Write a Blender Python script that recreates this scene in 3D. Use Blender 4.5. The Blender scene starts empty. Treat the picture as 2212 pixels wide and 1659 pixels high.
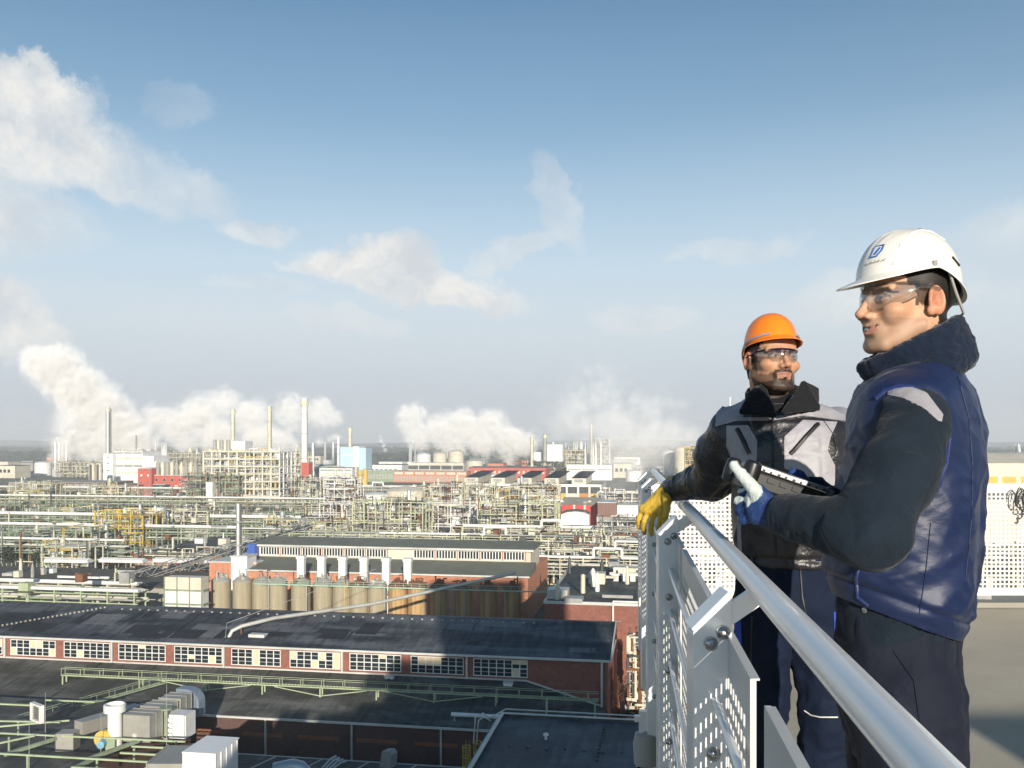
import bpy, math, random
import numpy as np
from mathutils import Vector, Matrix, Euler

random.seed(7)
RNG = np.random.default_rng(7)
SC = bpy.context.scene
COL = SC.collection
H = 50.0            # camera height above the plant's ground
FV = 1944.0         # focal length in the units used by W() and G()

# ------------------------------------------------------------------ camera
cam_d = bpy.data.cameras.new('camera')
cam = bpy.data.objects.new('camera', cam_d)
COL.objects.link(cam)
cam.location = (0, 0, H)
cam.rotation_euler = (math.radians(90), 0, 0)
cam_d.sensor_width = 36.0
cam_d.lens = 31.64
cam_d.shift_y = 0.0545
cam_d.clip_start = 0.05
cam_d.clip_end = 40000
SC.camera = cam

# ------------------------------------------------------------------ sun + view
SUN_EL, SUN_AZ = 14.0, 8.0      # degrees; azimuth measured from straight behind the camera to its right
sd = bpy.data.lights.new('sun', 'SUN')
sd.energy = 4.8
sd.angle = math.radians(0.5)
sd.color = (1.0, 0.91, 0.78)
sun = bpy.data.objects.new('sun', sd)
COL.objects.link(sun)
_e, _a = math.radians(SUN_EL), math.radians(SUN_AZ)
SUN_DIR = Vector((math.sin(_a) * math.cos(_e), -math.cos(_a) * math.cos(_e), math.sin(_e)))
sun.rotation_euler = SUN_DIR.to_track_quat('Z', 'Y').to_euler()
SC.view_settings.view_transform = 'Standard'
SC.view_settings.look = 'None'
SC.view_settings.exposure = 0.4
SC.view_settings.gamma = 1.0
SC.view_settings.use_curve_mapping = False
SC.render.engine = 'CYCLES'
SC.cycles.use_denoising = True
SC.cycles.max_bounces = 6
SC.cycles.diffuse_bounces = 3
SC.cycles.glossy_bounces = 3
SC.cycles.transmission_bounces = 6
SC.cycles.transparent_max_bounces = 12
SC.cycles.volume_bounces = 2
SC.cycles.volume_step_rate = 1.0
SC.cycles.volume_max_steps = 256
SC.cycles.use_adaptive_sampling = True
SC.cycles.adaptive_threshold = 0.02
SC.cycles.sample_clamp_indirect = 6.0


def dirv(xv, yv):
    return Vector(((xv - 1106) / FV, 1.0, (950 - yv) / FV)).normalized()


# ------------------------------------------------------------------ sky
world = bpy.data.worlds.new('World')
SC.world = world
world.use_nodes = True
wn = world.node_tree
for n in list(wn.nodes):
    wn.nodes.remove(n)


class NT:
    """small helper for node trees"""
    def __init__(self, tree):
        self.t = tree

    def n(self, typ, **kw):
        nd = self.t.nodes.new(typ)
        for k, v in kw.items():
            setattr(nd, k, v)
        return nd

    def link(self, a, b):
        self.t.links.new(a, b)

    def _in(self, sock, v):
        if v is None:
            return
        if isinstance(v, bpy.types.NodeSocket):
            self.t.links.new(v, sock)
        else:
            sock.default_value = v

    def math(self, op, a, b=None, c=None, clamp=False):
        nd = self.n('ShaderNodeMath', operation=op)
        nd.use_clamp = clamp
        self._in(nd.inputs[0], a)
        self._in(nd.inputs[1], b)
        self._in(nd.inputs[2], c)
        return nd.outputs[0]

    def vmath(self, op, a, b=None, out=0):
        nd = self.n('ShaderNodeVectorMath', operation=op)
        self._in(nd.inputs[0], a)
        self._in(nd.inputs[1], b)
        return nd.outputs[out]

    def mix(self, f, a, b, blend='MIX'):
        nd = self.n('ShaderNodeMix', data_type='RGBA', blend_type=blend)
        self._in(nd.inputs[0], f)
        self._in(nd.inputs[6], a)
        self._in(nd.inputs[7], b)
        return nd.outputs[2]

    def noise(self, vec, scale, detail=4, rough=0.55, out=0, dist=0.0):
        nd = self.n('ShaderNodeTexNoise')
        if vec is not None:
            self._in(nd.inputs['Vector'], vec)
        nd.inputs['Scale'].default_value = scale
        nd.inputs['Detail'].default_value = detail
        nd.inputs['Roughness'].default_value = rough
        nd.inputs['Distortion'].default_value = dist
        return nd.outputs[out]

    def ramp(self, f, stops):
        nd = self.n('ShaderNodeValToRGB')
        self._in(nd.inputs[0], f)
        el = nd.color_ramp.elements
        while len(el) > 1:
            el.remove(el[-1])
        el[0].position = stops[0][0]
        c = stops[0][1]
        el[0].color = (*c, 1) if isinstance(c, tuple) else (c, c, c, 1)
        for p, c in stops[1:]:
            e = el.new(p)
            e.color = (*c, 1) if isinstance(c, tuple) else (c, c, c, 1)
        return nd.outputs[0]


w = NT(wn)
sky = w.n('ShaderNodeTexSky', sky_type='NISHITA')
sky.sun_disc = False
sky.sun_elevation = _e
sky.sun_rotation = math.pi - _a
sky.altitude = 100
sky.air_density = 1.0
sky.dust_density = 0.6
sky.ozone_density = 2.0
tc = w.n('ShaderNodeTexCoord').outputs['Generated']
sep = w.n('ShaderNodeSeparateXYZ')
w.link(tc, sep.inputs[0])
elev = sep.outputs[2]
CLOUD = (8.6, 8.3, 8.05, 1)
# pale veil that thickens towards the horizon all the way round
veil_n = w.noise(w.vmath('MULTIPLY', tc, (1.2, 1.2, 5.0)), 1.6, 5, 0.6)
veil = w.math('MULTIPLY', w.ramp(elev, [(0.0, 0.97), (0.06, 0.95), (0.14, 0.92), (0.2, 0.80), (0.33, 0.30), (0.47, 0.06), (0.6, 0.0)]),
              w.math('ADD', 0.86, w.math('MULTIPLY', veil_n, 0.28)), clamp=True)
skytint = w.mix(1.0, sky.outputs[0], (0.48, 0.82, 0.93, 1), 'MULTIPLY')
# lift veil colour to sky units
veilcol = w.mix(1.0, w.ramp(elev, [(0.0, (0.46, 0.495, 0.56)), (0.04, (0.49, 0.53, 0.595)), (0.12, (0.58, 0.64, 0.69)), (0.18, (0.56, 0.66, 0.74)), (0.35, (0.48, 0.62, 0.74))]), (10.0, 10.0, 10.0, 1), 'MULTIPLY')
col = w.mix(veil, skytint, veilcol)
warp = w.noise(tc, 8.0, 9, 0.66, out=1)
warp = w.vmath('MULTIPLY', w.vmath('SUBTRACT', warp, (0.5, 0.5, 0.5)), (0.125, 0.125, 0.10))
P = w.vmath('ADD', tc, warp)
fine = w.noise(tc, 34.0, 6, 0.65)
# (xv, yv, half-width, half-height, tilt degrees, strength, softness)
CLOUDS = [(55, 262, 165, 108, 0, 0.84, 1.0), (240, 330, 225, 60, -15, 0.42, 1.5), (90, 182, 85, 50, 0, 0.85, 0.8),
          (245, 392, 50, 24, -30, 0.3, 1.2), (395, 205, 70, 32, 0, 0.16, 1.2),
          (860, 562, 105, 58, 0, 0.95, 0.85), (890, 605, 240, 50, -10, 0.9, 1.0), (705, 575, 110, 24, 0, 0.5, 1.1),
          (1195, 440, 34, 90, 12, 0.36, 1.3), (1110, 540, 95, 26, 22, 0.42, 1.3), (575, 495, 76, 30, 0, 0.55, 1.1),
          (560, 625, 100, 24, 0, 0.3, 1.2), (740, 700, 130, 26, 0, 0.25, 1.2), (1400, 690, 130, 30, 0, 0.3, 1.2),
          (1810, 640, 110, 50, 0, 0.38, 1.2), (1580, 535, 140, 20, 8, 0.3, 1.2), (2150, 560, 130, 90, 0, 0.25, 1.2),
          (10, 705, 110, 70, -30, 0.8, 1.0), (-400, 420, 420, 120, 0, 0.7, 1.0), (2900, 380, 500, 110, 0, 0.6, 1.0),
          (3300, 640, 400, 60, 0, 0.5, 1.0), (-900, 640, 400, 60, 0, 0.5, 1.0)]
cl = None
for (cx, cy, hw, hh, tilt, st, soft) in CLOUDS:
    c = dirv(cx, cy)
    up = Vector((0, 0, 1))
    rt = c.cross(up).normalized()
    up = rt.cross(c).normalized()
    t = math.radians(tilt)
    r2 = (rt * math.cos(t) + up * math.sin(t)) / (hw / FV)
    u2 = (up * math.cos(t) - rt * math.sin(t)) / (hh / FV)
    d = w.vmath('SUBTRACT', P, tuple(c))
    a = w.vmath('DOT_PRODUCT', d, tuple(r2), out=1)
    b = w.vmath('DOT_PRODUCT', d, tuple(u2), out=1)
    dd = w.math('ADD', w.math('MULTIPLY', a, a), w.math('MULTIPLY', b, b))
    front = w.math('GREATER_THAN', w.vmath('DOT_PRODUCT', tc, tuple(c), out=1), 0.2)
    m = w.math('MULTIPLY', w.math('SUBTRACT', 1.0, w.math('MULTIPLY', dd, 0.85 / soft)), front, clamp=True)
    m = w.math('MULTIPLY', w.math('SMOOTH_MIN', m, 0.55, 0.25), st * 2.0)
    m = w.math('MULTIPLY', m, w.math('GREATER_THAN', m, 0.0), clamp=True)
    cl = m if cl is None else w.math('SUBTRACT', w.math('ADD', cl, m), w.math('MULTIPLY', cl, m))
cl = w.math('MULTIPLY', cl, w.ramp(fine, [(0.3, 0.72), (0.62, 1.12)]), clamp=True)
cl = w.math('MULTIPLY', cl, 0.90)
cshade = w.noise(w.vmath('ADD', P, (0.0, 0.0, 0.04)), 16.0, 5, 0.6)
ccol = w.mix(w.ramp(cshade, [(0.36, 0.0), (0.62, 1.0)]), (5.7, 5.9, 6.2, 1), (8.1, 7.9, 7.45, 1))
col = w.mix(cl, col, ccol)
bg = w.n('ShaderNodeBackground')
w.link(col, bg.inputs[0])
bg.inputs[1].default_value = 0.089
wo = w.n('ShaderNodeOutputWorld')
w.link(bg.outputs[0], wo.inputs[0])


# ------------------------------------------------------------------ helpers
def W(xv, yv, D):
    """point seen at (xv, yv) at distance D along the view axis"""
    return Vector(((xv - 1106) / FV * D, D, H - (yv - 950) / FV * D))


def G(xv, yv, z=0.0):
    """point seen at (xv, yv) that lies at height z"""
    D = (H - z) * FV / (yv - 950)
    return W(xv, yv, D)


MATS = {}


def material(name, color, rough=0.6, metal=0.0, var=0.12, scale=1.0, bump=0.0, bscale=None, dirt=None, dirt_amt=0.0,
             stretch=(1, 1, 1), spec=0.5, attr=None, sheen=0.0, coat=0.0, sub=0.0):
    if name in MATS:
        return MATS[name]
    m = bpy.data.materials.new(name)
    m.use_nodes = True
    t = NT(m.node_tree)
    bs = m.node_tree.nodes['Principled BSDF']
    co = t.n('ShaderNodeTexCoord').outputs['Object']
    vec = t.vmath('MULTIPLY', co, stretch)
    if attr:
        at = t.n('ShaderNodeAttribute', attribute_name=attr)
        base = at.outputs['Color']
    else:
        base = (*color, 1)
    n1 = t.noise(vec, scale, 5, 0.6)
    f = t.ramp(n1, [(0.3, 1 - var), (0.7, 1 + var)])
    nd = t.mix(1.0, base, f, 'MULTIPLY')
    if dirt is not None:
        n2 = t.noise(t.vmath('ADD', vec, (13.1, 5.2, 8.8)), scale * 0.35, 6, 0.65)
        nd = t.mix(t.math('MULTIPLY', t.ramp(n2, [(0.42, 0.0), (0.68, 1.0)]), dirt_amt), nd, (*dirt, 1))
    t.link(nd, bs.inputs['Base Color'])
    bs.inputs['Metallic'].default_value = metal
    bs.inputs['Specular IOR Level'].default_value = spec
    r = t.math('ADD', rough - 0.05, t.math('MULTIPLY', n1, 0.1))
    t.link(r, bs.inputs['Roughness'])
    if sheen:
        bs.inputs['Sheen Weight'].default_value = sheen
    if coat:
        bs.inputs['Coat Weight'].default_value = coat
        bs.inputs['Coat Roughness'].default_value = 0.12
    if sub:
        bs.inputs['Subsurface Weight'].default_value = sub
        bs.inputs['Subsurface Radius'].default_value = (0.012, 0.005, 0.003)
        bs.inputs['Subsurface Scale'].default_value = 0.6
    if bump:
        b = t.n('ShaderNodeBump')
        b.inputs['Strength'].default_value = 1.0
        b.inputs['Distance'].default_value = bump
        t.link(t.noise(vec, bscale or scale * 6, 4, 0.6), b.inputs['Height'])
        t.link(b.outputs[0], bs.inputs['Normal'])
    MATS[name] = m
    return m


_BOXF = np.array([[0, 3, 2, 1], [4, 5, 6, 7], [0, 1, 5, 4], [1, 2, 6, 5], [2, 3, 7, 6], [3, 0, 4, 7]])


class MB:
    """collects primitives; build() links them as ONE mesh object"""
    def __init__(self):
        self.v, self.f, self.n = [], [], 0

    def add(self, verts, faces):
        verts = np.asarray(verts, dtype=float)
        self.v.append(verts)
        k = self.n
        self.f.extend([[i + k for i in fc] for fc in faces])
        self.n += len(verts)
        return self

    def box(self, x0, x1, y0, y1, z0, z1):
        self.add([(x0, y0, z0), (x1, y0, z0), (x1, y1, z0), (x0, y1, z0), (x0, y0, z1), (x1, y0, z1), (x1, y1, z1), (x0, y1, z1)], _BOXF.tolist())
        return self

    def obox(self, c, ax, ay, az):
        """oriented box: centre and three half-axis vectors"""
        c, ax, ay, az = Vector(c), Vector(ax), Vector(ay), Vector(az)
        p = [c + sx * ax + sy * ay + sz * az for sz in (-1, 1) for (sx, sy) in ((-1, -1), (1, -1), (1, 1), (-1, 1))]
        return self.add([tuple(q) for q in p], _BOXF.tolist())

    def bar(self, p0, p1, w, h=None):
        """square bar between two points"""
        h = h or w
        p0, p1 = Vector(p0), Vector(p1)
        d = p1 - p0
        L = d.length
        if L < 1e-6:
            return self
        d.normalize()
        s = d.cross(Vector((0, 0, 1)))
        if s.length < 1e-3:
            s = Vector((1, 0, 0))
        s.normalize()
        u = s.cross(d)
        return self.obox((p0 + p1) / 2, d * L / 2, s * w / 2, u * h / 2)

    def tube(self, p0, p1, r, n=8, r2=None, caps=True):
        return self.path([p0, p1], r, n, r2, caps)

    def path(self, pts, r, n=8, r2=None, caps=True):
        pts = [Vector(p) for p in pts]
        m = len(pts)
        rings = []
        prev = None
        for i, p in enumerate(pts):
            d = (pts[min(i + 1, m - 1)] - pts[max(i - 1, 0)])
            d.normalize()
            if prev is None:
                s = d.cross(Vector((0, 0, 1)))
                if s.length < 1e-2:
                    s = d.cross(Vector((0, 1, 0)))
            else:
                s = prev - d * prev.dot(d)
            s.normalize()
            prev = s
            u = d.cross(s)
            rr = r if r2 is None else r + (r2 - r) * i / (m - 1)
            if isinstance(r, (list, tuple)):
                rr = r[i]
            rings.append([tuple(p + (s * math.cos(2 * math.pi * k / n) + u * math.sin(2 * math.pi * k / n)) * rr) for k in range(n)])
        v = [q for ring in rings for q in ring]
        f = []
        for i in range(m - 1):
            for k in range(n):
                a, b = i * n + k, i * n + (k + 1) % n
                f.append([a, b, b + n, a + n])
        if caps:
            f.append(list(range(n))[::-1])
            f.append([(m - 1) * n + k for k in range(n)])
        return self.add(v, f)

    def lathe(self, c, prof, n=16, axis='z'):
        """profile [(r, h)...] turned round a vertical axis at c"""
        c = Vector(c)
        v = []
        for (r, h) in prof:
            for k in range(n):
                a = 2 * math.pi * k / n
                if axis == 'z':
                    v.append((c.x + r * math.cos(a), c.y + r * math.sin(a), c.z + h))
                elif axis == 'x':
                    v.append((c.x + h, c.y + r * math.cos(a), c.z + r * math.sin(a)))
                else:
                    v.append((c.x + r * math.sin(a), c.y + h, c.z + r * math.cos(a)))
        f = []
        for i in range(len(prof) - 1):
            for k in range(n):
                a, b = i * n + k, i * n + (k + 1) % n
                f.append([a, b, b + n, a + n])
        f.append(list(range(n))[::-1])
        f.append([(len(prof) - 1) * n + k for k in range(n)])
        return self.add(v, f)

    def prism(self, poly, y0, y1):
        """polygon in x,z extruded along y"""
        n = len(poly)
        v = [(x, y0, z) for x, z in poly] + [(x, y1, z) for x, z in poly]
        f = [list(range(n)), [n + i for i in range(n)][::-1]] + [[i, i + n, (i + 1) % n + n, (i + 1) % n] for i in range(n)]
        return self.add(v, f)

    def prismx(self, poly, x0, x1):
        """polygon in y,z extruded along x"""
        n = len(poly)
        v = [(x0, y, z) for y, z in poly] + [(x1, y, z) for y, z in poly]
        f = [list(range(n))[::-1], [n + i for i in range(n)]] + [[i, (i + 1) % n, (i + 1) % n + n, i + n] for i in range(n)]
        return self.add(v, f)

    def build(self, name, mat=None, parent=None, smooth=False, bevel=0.0):
        me = bpy.data.meshes.new(name)
        if self.v:
            me.from_pydata(np.concatenate(self.v).tolist(), [], self.f)
        me.update()
        if smooth:
            me.shade_smooth()
            me.set_sharp_from_angle(angle=math.radians(40))
        if mat is not None:
            me.materials.append(mat)
        o = bpy.data.objects.new(name, me)
        COL.objects.link(o)
        if parent is not None:
            o.parent = parent
        if bevel:
            md = o.modifiers.new('bevel', 'BEVEL')
            md.width = bevel
            md.segments = 2
            md.limit_method = 'ANGLE'
        return o


def thing(name, label, cat, loc=(0, 0, 0), rz=0.0, group=None):
    o = bpy.data.objects.new(name, None)
    o.empty_display_size = 0.2
    COL.objects.link(o)
    o.location = loc
    o.rotation_euler = (0, 0, rz)
    o['label'] = label
    o['category'] = cat
    if group:
        o['group'] = group
    return o


def tag(o, label=None, cat=None, group=None, kind=None):
    if label:
        o['label'] = label
    if cat:
        o['category'] = cat
    if group:
        o['group'] = group
    if kind:
        o['kind'] = kind
    return o


def dup(root, loc, rz=None, label=None, scale=None):
    r = root.copy()
    COL.objects.link(r)
    r.location = loc
    if rz is not None:
        r.rotation_euler = (0, 0, rz)
    if scale is not None:
        r.scale = scale
    if label:
        r['label'] = label
    for ch in list(root.children):
        c = ch.copy()
        COL.objects.link(c)
        c.parent = r
        for g in list(ch.children):
            d = g.copy()
            COL.objects.link(d)
            d.parent = c
    return r


# ------------------------------------------------------------------ common materials
M_WHITE = material('white_paint', (0.78, 0.77, 0.74), 0.5, var=0.08, scale=0.3, dirt=(0.42, 0.38, 0.3), dirt_amt=0.3)
M_CREAM = material('cream_cladding', (0.66, 0.6, 0.48), 0.6, var=0.1, scale=0.2, dirt=(0.3, 0.26, 0.2), dirt_amt=0.3)
M_GREY = material('grey_steel', (0.36, 0.36, 0.34), 0.5, var=0.2, scale=0.6, dirt=(0.16, 0.13, 0.1), dirt_amt=0.3)
M_DARK = material('dark_steel', (0.06, 0.065, 0.065), 0.6, var=0.3, scale=0.6)
M_GREEN = material('pale_green_steel', (0.27, 0.33, 0.22), 0.55, var=0.2, scale=0.5, dirt=(0.12, 0.1, 0.06), dirt_amt=0.3)
M_GREEN2 = material('yellow_green_steel', (0.54, 0.56, 0.36), 0.55, var=0.2, scale=0.5, dirt=(0.2, 0.15, 0.08), dirt_amt=0.25)
M_CREAMST = material('cream_steel', (0.62, 0.6, 0.46), 0.5, var=0.15, scale=0.5, dirt=(0.25, 0.2, 0.12), dirt_amt=0.3)
M_YELLOW = material('yellow_paint', (0.62, 0.42, 0.07), 0.5, var=0.15, scale=0.5, dirt=(0.2, 0.14, 0.05), dirt_amt=0.2)
M_BRICK = material('red_brick', (0.36, 0.125, 0.08), 0.85, var=0.25, scale=0.9, dirt=(0.16, 0.08, 0.06), dirt_amt=0.5, bump=0.01, bscale=9)
M_BRICK2 = material('orange_brick', (0.52, 0.21, 0.12), 0.85, var=0.25, scale=0.8, dirt=(0.5, 0.3, 0.2), dirt_amt=0.5)
M_REDP = material('red_facade', (0.5, 0.1, 0.07), 0.7, var=0.18, scale=0.4, dirt=(0.35, 0.14, 0.1), dirt_amt=0.4)
M_ROOF = material('grey_green_roofing', (0.165, 0.175, 0.14), 0.8, var=0.15, scale=0.15, dirt=(0.1, 0.1, 0.08), dirt_amt=0.4)
M_SILVER = material('aluminium_cladding', (0.62, 0.63, 0.63), 0.35, 0.55, var=0.12, scale=0.5)
M_PIPE = material('insulated_pipe', (0.58, 0.57, 0.52), 0.42, 0.3, var=0.15, scale=0.4, dirt=(0.25, 0.2, 0.14), dirt_amt=0.3)
M_RUST = material('rusty_steel', (0.2, 0.085, 0.04), 0.85, var=0.4, scale=1.2, dirt=(0.08, 0.05, 0.04), dirt_amt=0.5)
M_GLASS = material('dark_window_glass', (0.02, 0.028, 0.034), 0.2, var=0.4, scale=0.35, spec=0.6)
M_CONC = material('concrete', (0.36, 0.34, 0.29), 0.85, var=0.15, scale=0.5, dirt=(0.2, 0.18, 0.14), dirt_amt=0.4)
M_BLUE = material('blue_paint', (0.05, 0.12, 0.42), 0.45, var=0.1)
M_ORANGE = material('orange_paint', (0.6, 0.2, 0.04), 0.6, var=0.15)
# ================================================================== the roof deck we stand on
DECK = H - 1.35
RK = 0.125                      # the railing runs slightly to the right as it goes away
M_DECK = material('deck_screed', (0.50, 0.445, 0.36), 0.9, var=0.16, scale=0.9, dirt=(0.36, 0.32, 0.23), dirt_amt=0.7, bump=0.002, bscale=60)
M_GALV = material('white_coated_aluminium', (0.90, 0.90, 0.89), 0.34, 0.12, var=0.03, scale=6.0, dirt=(0.66, 0.66, 0.64), dirt_amt=0.35, coat=0.35, spec=0.7)
M_PERF = material('perforated_sheet_metal', (0.62, 0.63, 0.62), 0.42, 0.1, var=0.07, scale=2.0, dirt=(0.42, 0.42, 0.4), dirt_amt=0.35)
M_BOLT = material('stainless_bolt', (0.42, 0.42, 0.42), 0.28, 0.95, var=0.2, scale=60)


def RX(x0, y):
    return x0 + RK * y


def deck():
    b = MB()
    pts = [(RX(0.19, 0.6), 0.6), (RX(0.19, 7.32), 7.32), (14, 7.32), (14, -9), (-3.0, -9), (-3.0, 0.6)]
    n = len(pts)
    for z0, z1 in ((DECK - 0.35, DECK),):
        v = [(x, y, z0) for x, y in pts] + [(x, y, z1) for x, y in pts]
        f = [list(range(n)), [n + i for i in range(n)][::-1]] + [[i, i + n, (i + 1) % n + n, (i + 1) % n] for i in range(n)]
        b.add(v, f)
    o = b.build('deck_floor', M_DECK)
    tag(o, kind='structure')
    k = MB()
    k.box(1.3, 14, 7.21, 7.33, DECK + 0.004, DECK + 0.045)
    ko = k.build('deck_kerb', M_CONC)
    tag(ko, kind='structure')


deck()


def perf_sheet(wd, ht, pitch, hole, mx, mz, th):
    """perforated sheet in the local x,z plane: real square holes"""
    nx = int((wd - 2 * mx) / pitch)
    nz = int((ht - 2 * mz) / pitch)
    ox, oz = (wd - nx * pitch) / 2, (ht - nz * pitch) / 2
    b = MB()
    I, J = np.meshgrid(np.arange(nx), np.arange(nz), indexing='ij')
    cx = (ox + (I + 0.5) * pitch).ravel()
    cz = (oz + (J + 0.5) * pitch).ravel()
    hp, hh = pitch / 2, hole / 2
    off = np.array([(-hp, -hp), (hp, -hp), (hp, hp), (-hp, hp), (-hh, -hh), (hh, -hh), (hh, hh), (-hh, hh)])
    vs = []
    for y in (-th / 2, th / 2):
        a = np.zeros((len(cx), 8, 3))
        a[:, :, 0] = cx[:, None] + off[None, :, 0]
        a[:, :, 2] = cz[:, None] + off[None, :, 1]
        a[:, :, 1] = y
        vs.append(a)
    V = np.concatenate(vs, axis=1).reshape(-1, 3)
    fr = [[0, 1, 5, 4], [1, 2, 6, 5], [2, 3, 7, 6], [3, 0, 4, 7]]
    bk = [[8 + q for q in f[::-1]] for f in fr]
    wl = [[4, 5, 13, 12], [5, 6, 14, 13], [6, 7, 15, 14], [7, 4, 12, 15]]
    F = np.array(fr + bk + wl)
    F = (F[None] + (np.arange(len(cx)) * 16)[:, None, None]).reshape(-1, 4)
    b.add(V, F.tolist())
    t = th / 2
    b.box(0, ox, -t, t, 0, ht).box(wd - ox, wd, -t, t, 0, ht).box(ox, wd - ox, -t, t, 0, oz).box(ox, wd - ox, -t, t, ht - oz, ht)
    return b


# ---- the railing beside us: one thing with its posts, rails and perforated sheets
rail = thing('railing', 'white metal railing with round handrail and bolted posts running away along the deck edge', 'railing', (RX(0.2, 3.6), 3.6, DECK))
RAIL_O = rail.location.copy()


def rail_obj(b, name, mat, smooth=False, bevel=0.0, parent=None):
    o = b.build(name, mat, parent or rail, smooth, bevel)
    if parent is None:
        o.location = -RAIL_O
    return o


b = MB()
hr = [(-2.6, 0.62, H - 0.25), (0.14, 0.62, H - 0.25), (0.24, 0.60, H - 0.25), (0.32, 0.63, H - 0.25)] if False else None
b.path([(RX(0.230, 0.35), 0.35, H - 0.25), (RX(0.230, 3.0), 3.0, H - 0.25), (RX(0.230, 7.2), 7.2, H - 0.25)], 0.0212, 28)
rail_obj(b, 'handrail', M_GALV, True)
# a joint sleeve in the handrail
b = MB()
b.tube((RX(0.230, 3.42), 3.42, H - 0.25), (RX(0.230, 3.56), 3.56, H - 0.25), 0.0228, 28)
rail_obj(b, 'rail_sleeve', M_GALV, True)
POSTS = [1.52, 3.04, 4.56, 6.05, 7.2]
for pi, py in enumerate(POSTS):
    x0, x1 = RX(0.116, py), RX(0.182, py)
    zl, zr, zb = H - 0.325, H - 0.268, DECK - 0.33
    b = MB()
    poly = [(x0, zb), (x1, zb), (x1, zr), (x1 - 0.008, zr + 0.004), (x0, zl)]
    b.prism(poly, py, py + 0.008)
    b.box(x0, x0 + 0.007, py + 0.008, py + 0.058, zb, zl - 0.004)
    b.box(x1 - 0.007, x1, py + 0.008, py + 0.058, zb, zr - 0.006)
    # slanted cap plate
    b.bar((x0 - 0.001, py + 0.03, zl + 0.003), (x1 - 0.004, py + 0.03, zr + 0.009), 0.062, 0.007)
    post = rail_obj(b, 'post', M_GALV, False, 0.0015)
    b = MB()
    b.bar((x1 - 0.006, py + 0.013, H - 0.300), (RX(0.230, py) - 0.004, py + 0.013, H - 0.266), 0.008, 0.034)
    rail_obj(b, 'bracket', M_GALV, False, 0.001)
    for (bx, bh) in ((0.1454, 0.344), (0.1665, 0.325), (0.150, 0.531), (0.150, 0.78), (0.150, 1.02), (0.150, 1.3)):
        c = Vector((RX(bx, py), py, H - bh))
        b = MB()
        b.lathe(c, [(0.0125, -0.0002), (0.0125, -0.002), (0.0105, -0.0022), (0.0100, -0.005), (0.0075, -0.0075), (0.004, -0.0088), (0.0032, -0.0070)], 14, 'y')
        o = b.build('bolt', M_BOLT, post, True)
    if pi < 4:
        for hgt in (0.44,):
            pass
for hgt in (0.44, 0.58, 0.75, 0.92, 1.09):
    b = MB()
    b.path([(RX(0.154, 0.35), 0.35, H - hgt), (RX(0.154, 7.2), 7.2, H - hgt)], 0.0075, 10)
    rail_obj(b, 'guard_bar', M_GALV, True)
# small gusset plates where a bar meets each post
for (ya, yb) in ((0.42, 1.13), (1.25, 1.80), (1.88, 2.74), (2.82, 4.26), (4.34, 5.72), (5.80, 7.16)):
    L = (yb - ya)
    b = perf_sheet(L, 0.88, 0.033, 0.020, 0.03, 0.055, 0.003)
    b.box(0, 0.002, -0.007, -0.0016, 0, 0.88).box(L - 0.002, L, -0.007, -0.0016, 0, 0.88)
    b.box(0.003, L - 0.003, -0.012, -0.0016, 0.877, 0.88)
    o = b.build('perforated_panel', M_PERF, rail)
    o.location = Vector((RX(0.176, ya), ya, H - 1.212)) - RAIL_O
    o.rotation_euler = (0, 0, math.atan2(1, RK))
b = MB()
b.bar((RX(0.205, 0.5), 0.5, DECK + 0.05), (RX(0.205, 7.15), 7.15, DECK + 0.05), 0.005, 0.09)
rail_obj(b, 'toe_board', M_GALV)

# ---- far railing of square-holed sheets
ff = thing('perforated_fence', 'white square-holed metal fence closing the far end of the deck behind the two men', 'fence', (1.05, 7.2, DECK))
for i in range(4):
    x = 0.03 + i * 1.92
    b = perf_sheet(1.88, 0.835, 0.0350, 0.0205, 0.025, 0.03, 0.004)
    o = b.build('perforated_panel', M_PERF, ff)
    o.location = (x, 0, 0.128)
for i in range(5):
    x = 0.0 + i * 1.92
    b = MB()
    b.box(x - 0.02, x + 0.025, 0.004, 0.05, -0.3, 0.955)
    b.build('post', M_GALV, ff)
b = MB()
b.box(0.0, 7.7, -0.012, 0.012, 0.966, 0.992)
b.build('top_rail', M_GALV, ff)
b = MB()
b.box(0.0, 7.7, 0.006, 0.03, 0.105, 0.13)
b.build('bottom_rail', M_GALV, ff)

# black cable bundle hung over the far fence at the right edge
b = MB()
pts = []
for k in range(90):
    a = k * 0.42
    r = 0.055 + 0.02 * math.sin(k * 0.37)
    pts.append((4.0 + r * math.cos(a) * 0.6 + 0.0012 * k, 7.10 + 0.015 * math.sin(k * 0.9), DECK + 0.87 + r * math.sin(a) * 1.4))
b.path(pts, 0.0045, 6)
o = b.build('cable_coil', material('black_rubber', (0.02, 0.02, 0.02), 0.5), None, True)
tag(o, 'thin black cable coil hooked over the far perforated fence', 'cable')
b = MB()
for j in range(7):
    pts = []
    for k in range(25):
        a = math.pi * k / 24
        pts.append((4.22 + 0.17 * math.cos(a) + j * 0.012, 7.06 - 0.01 * (j % 3), DECK + 0.76 + j * 0.016 + 0.11 * math.sin(a) * (1 if k % 2 else 0.97) - 0.05))
    b.path(pts, 0.013, 8)
o = b.build('hose', material('grey_hose', (0.1, 0.105, 0.1), 0.5), None, True)
tag(o, 'grey ribbed hose bundle draped at the end of the far fence', 'hose')

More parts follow.
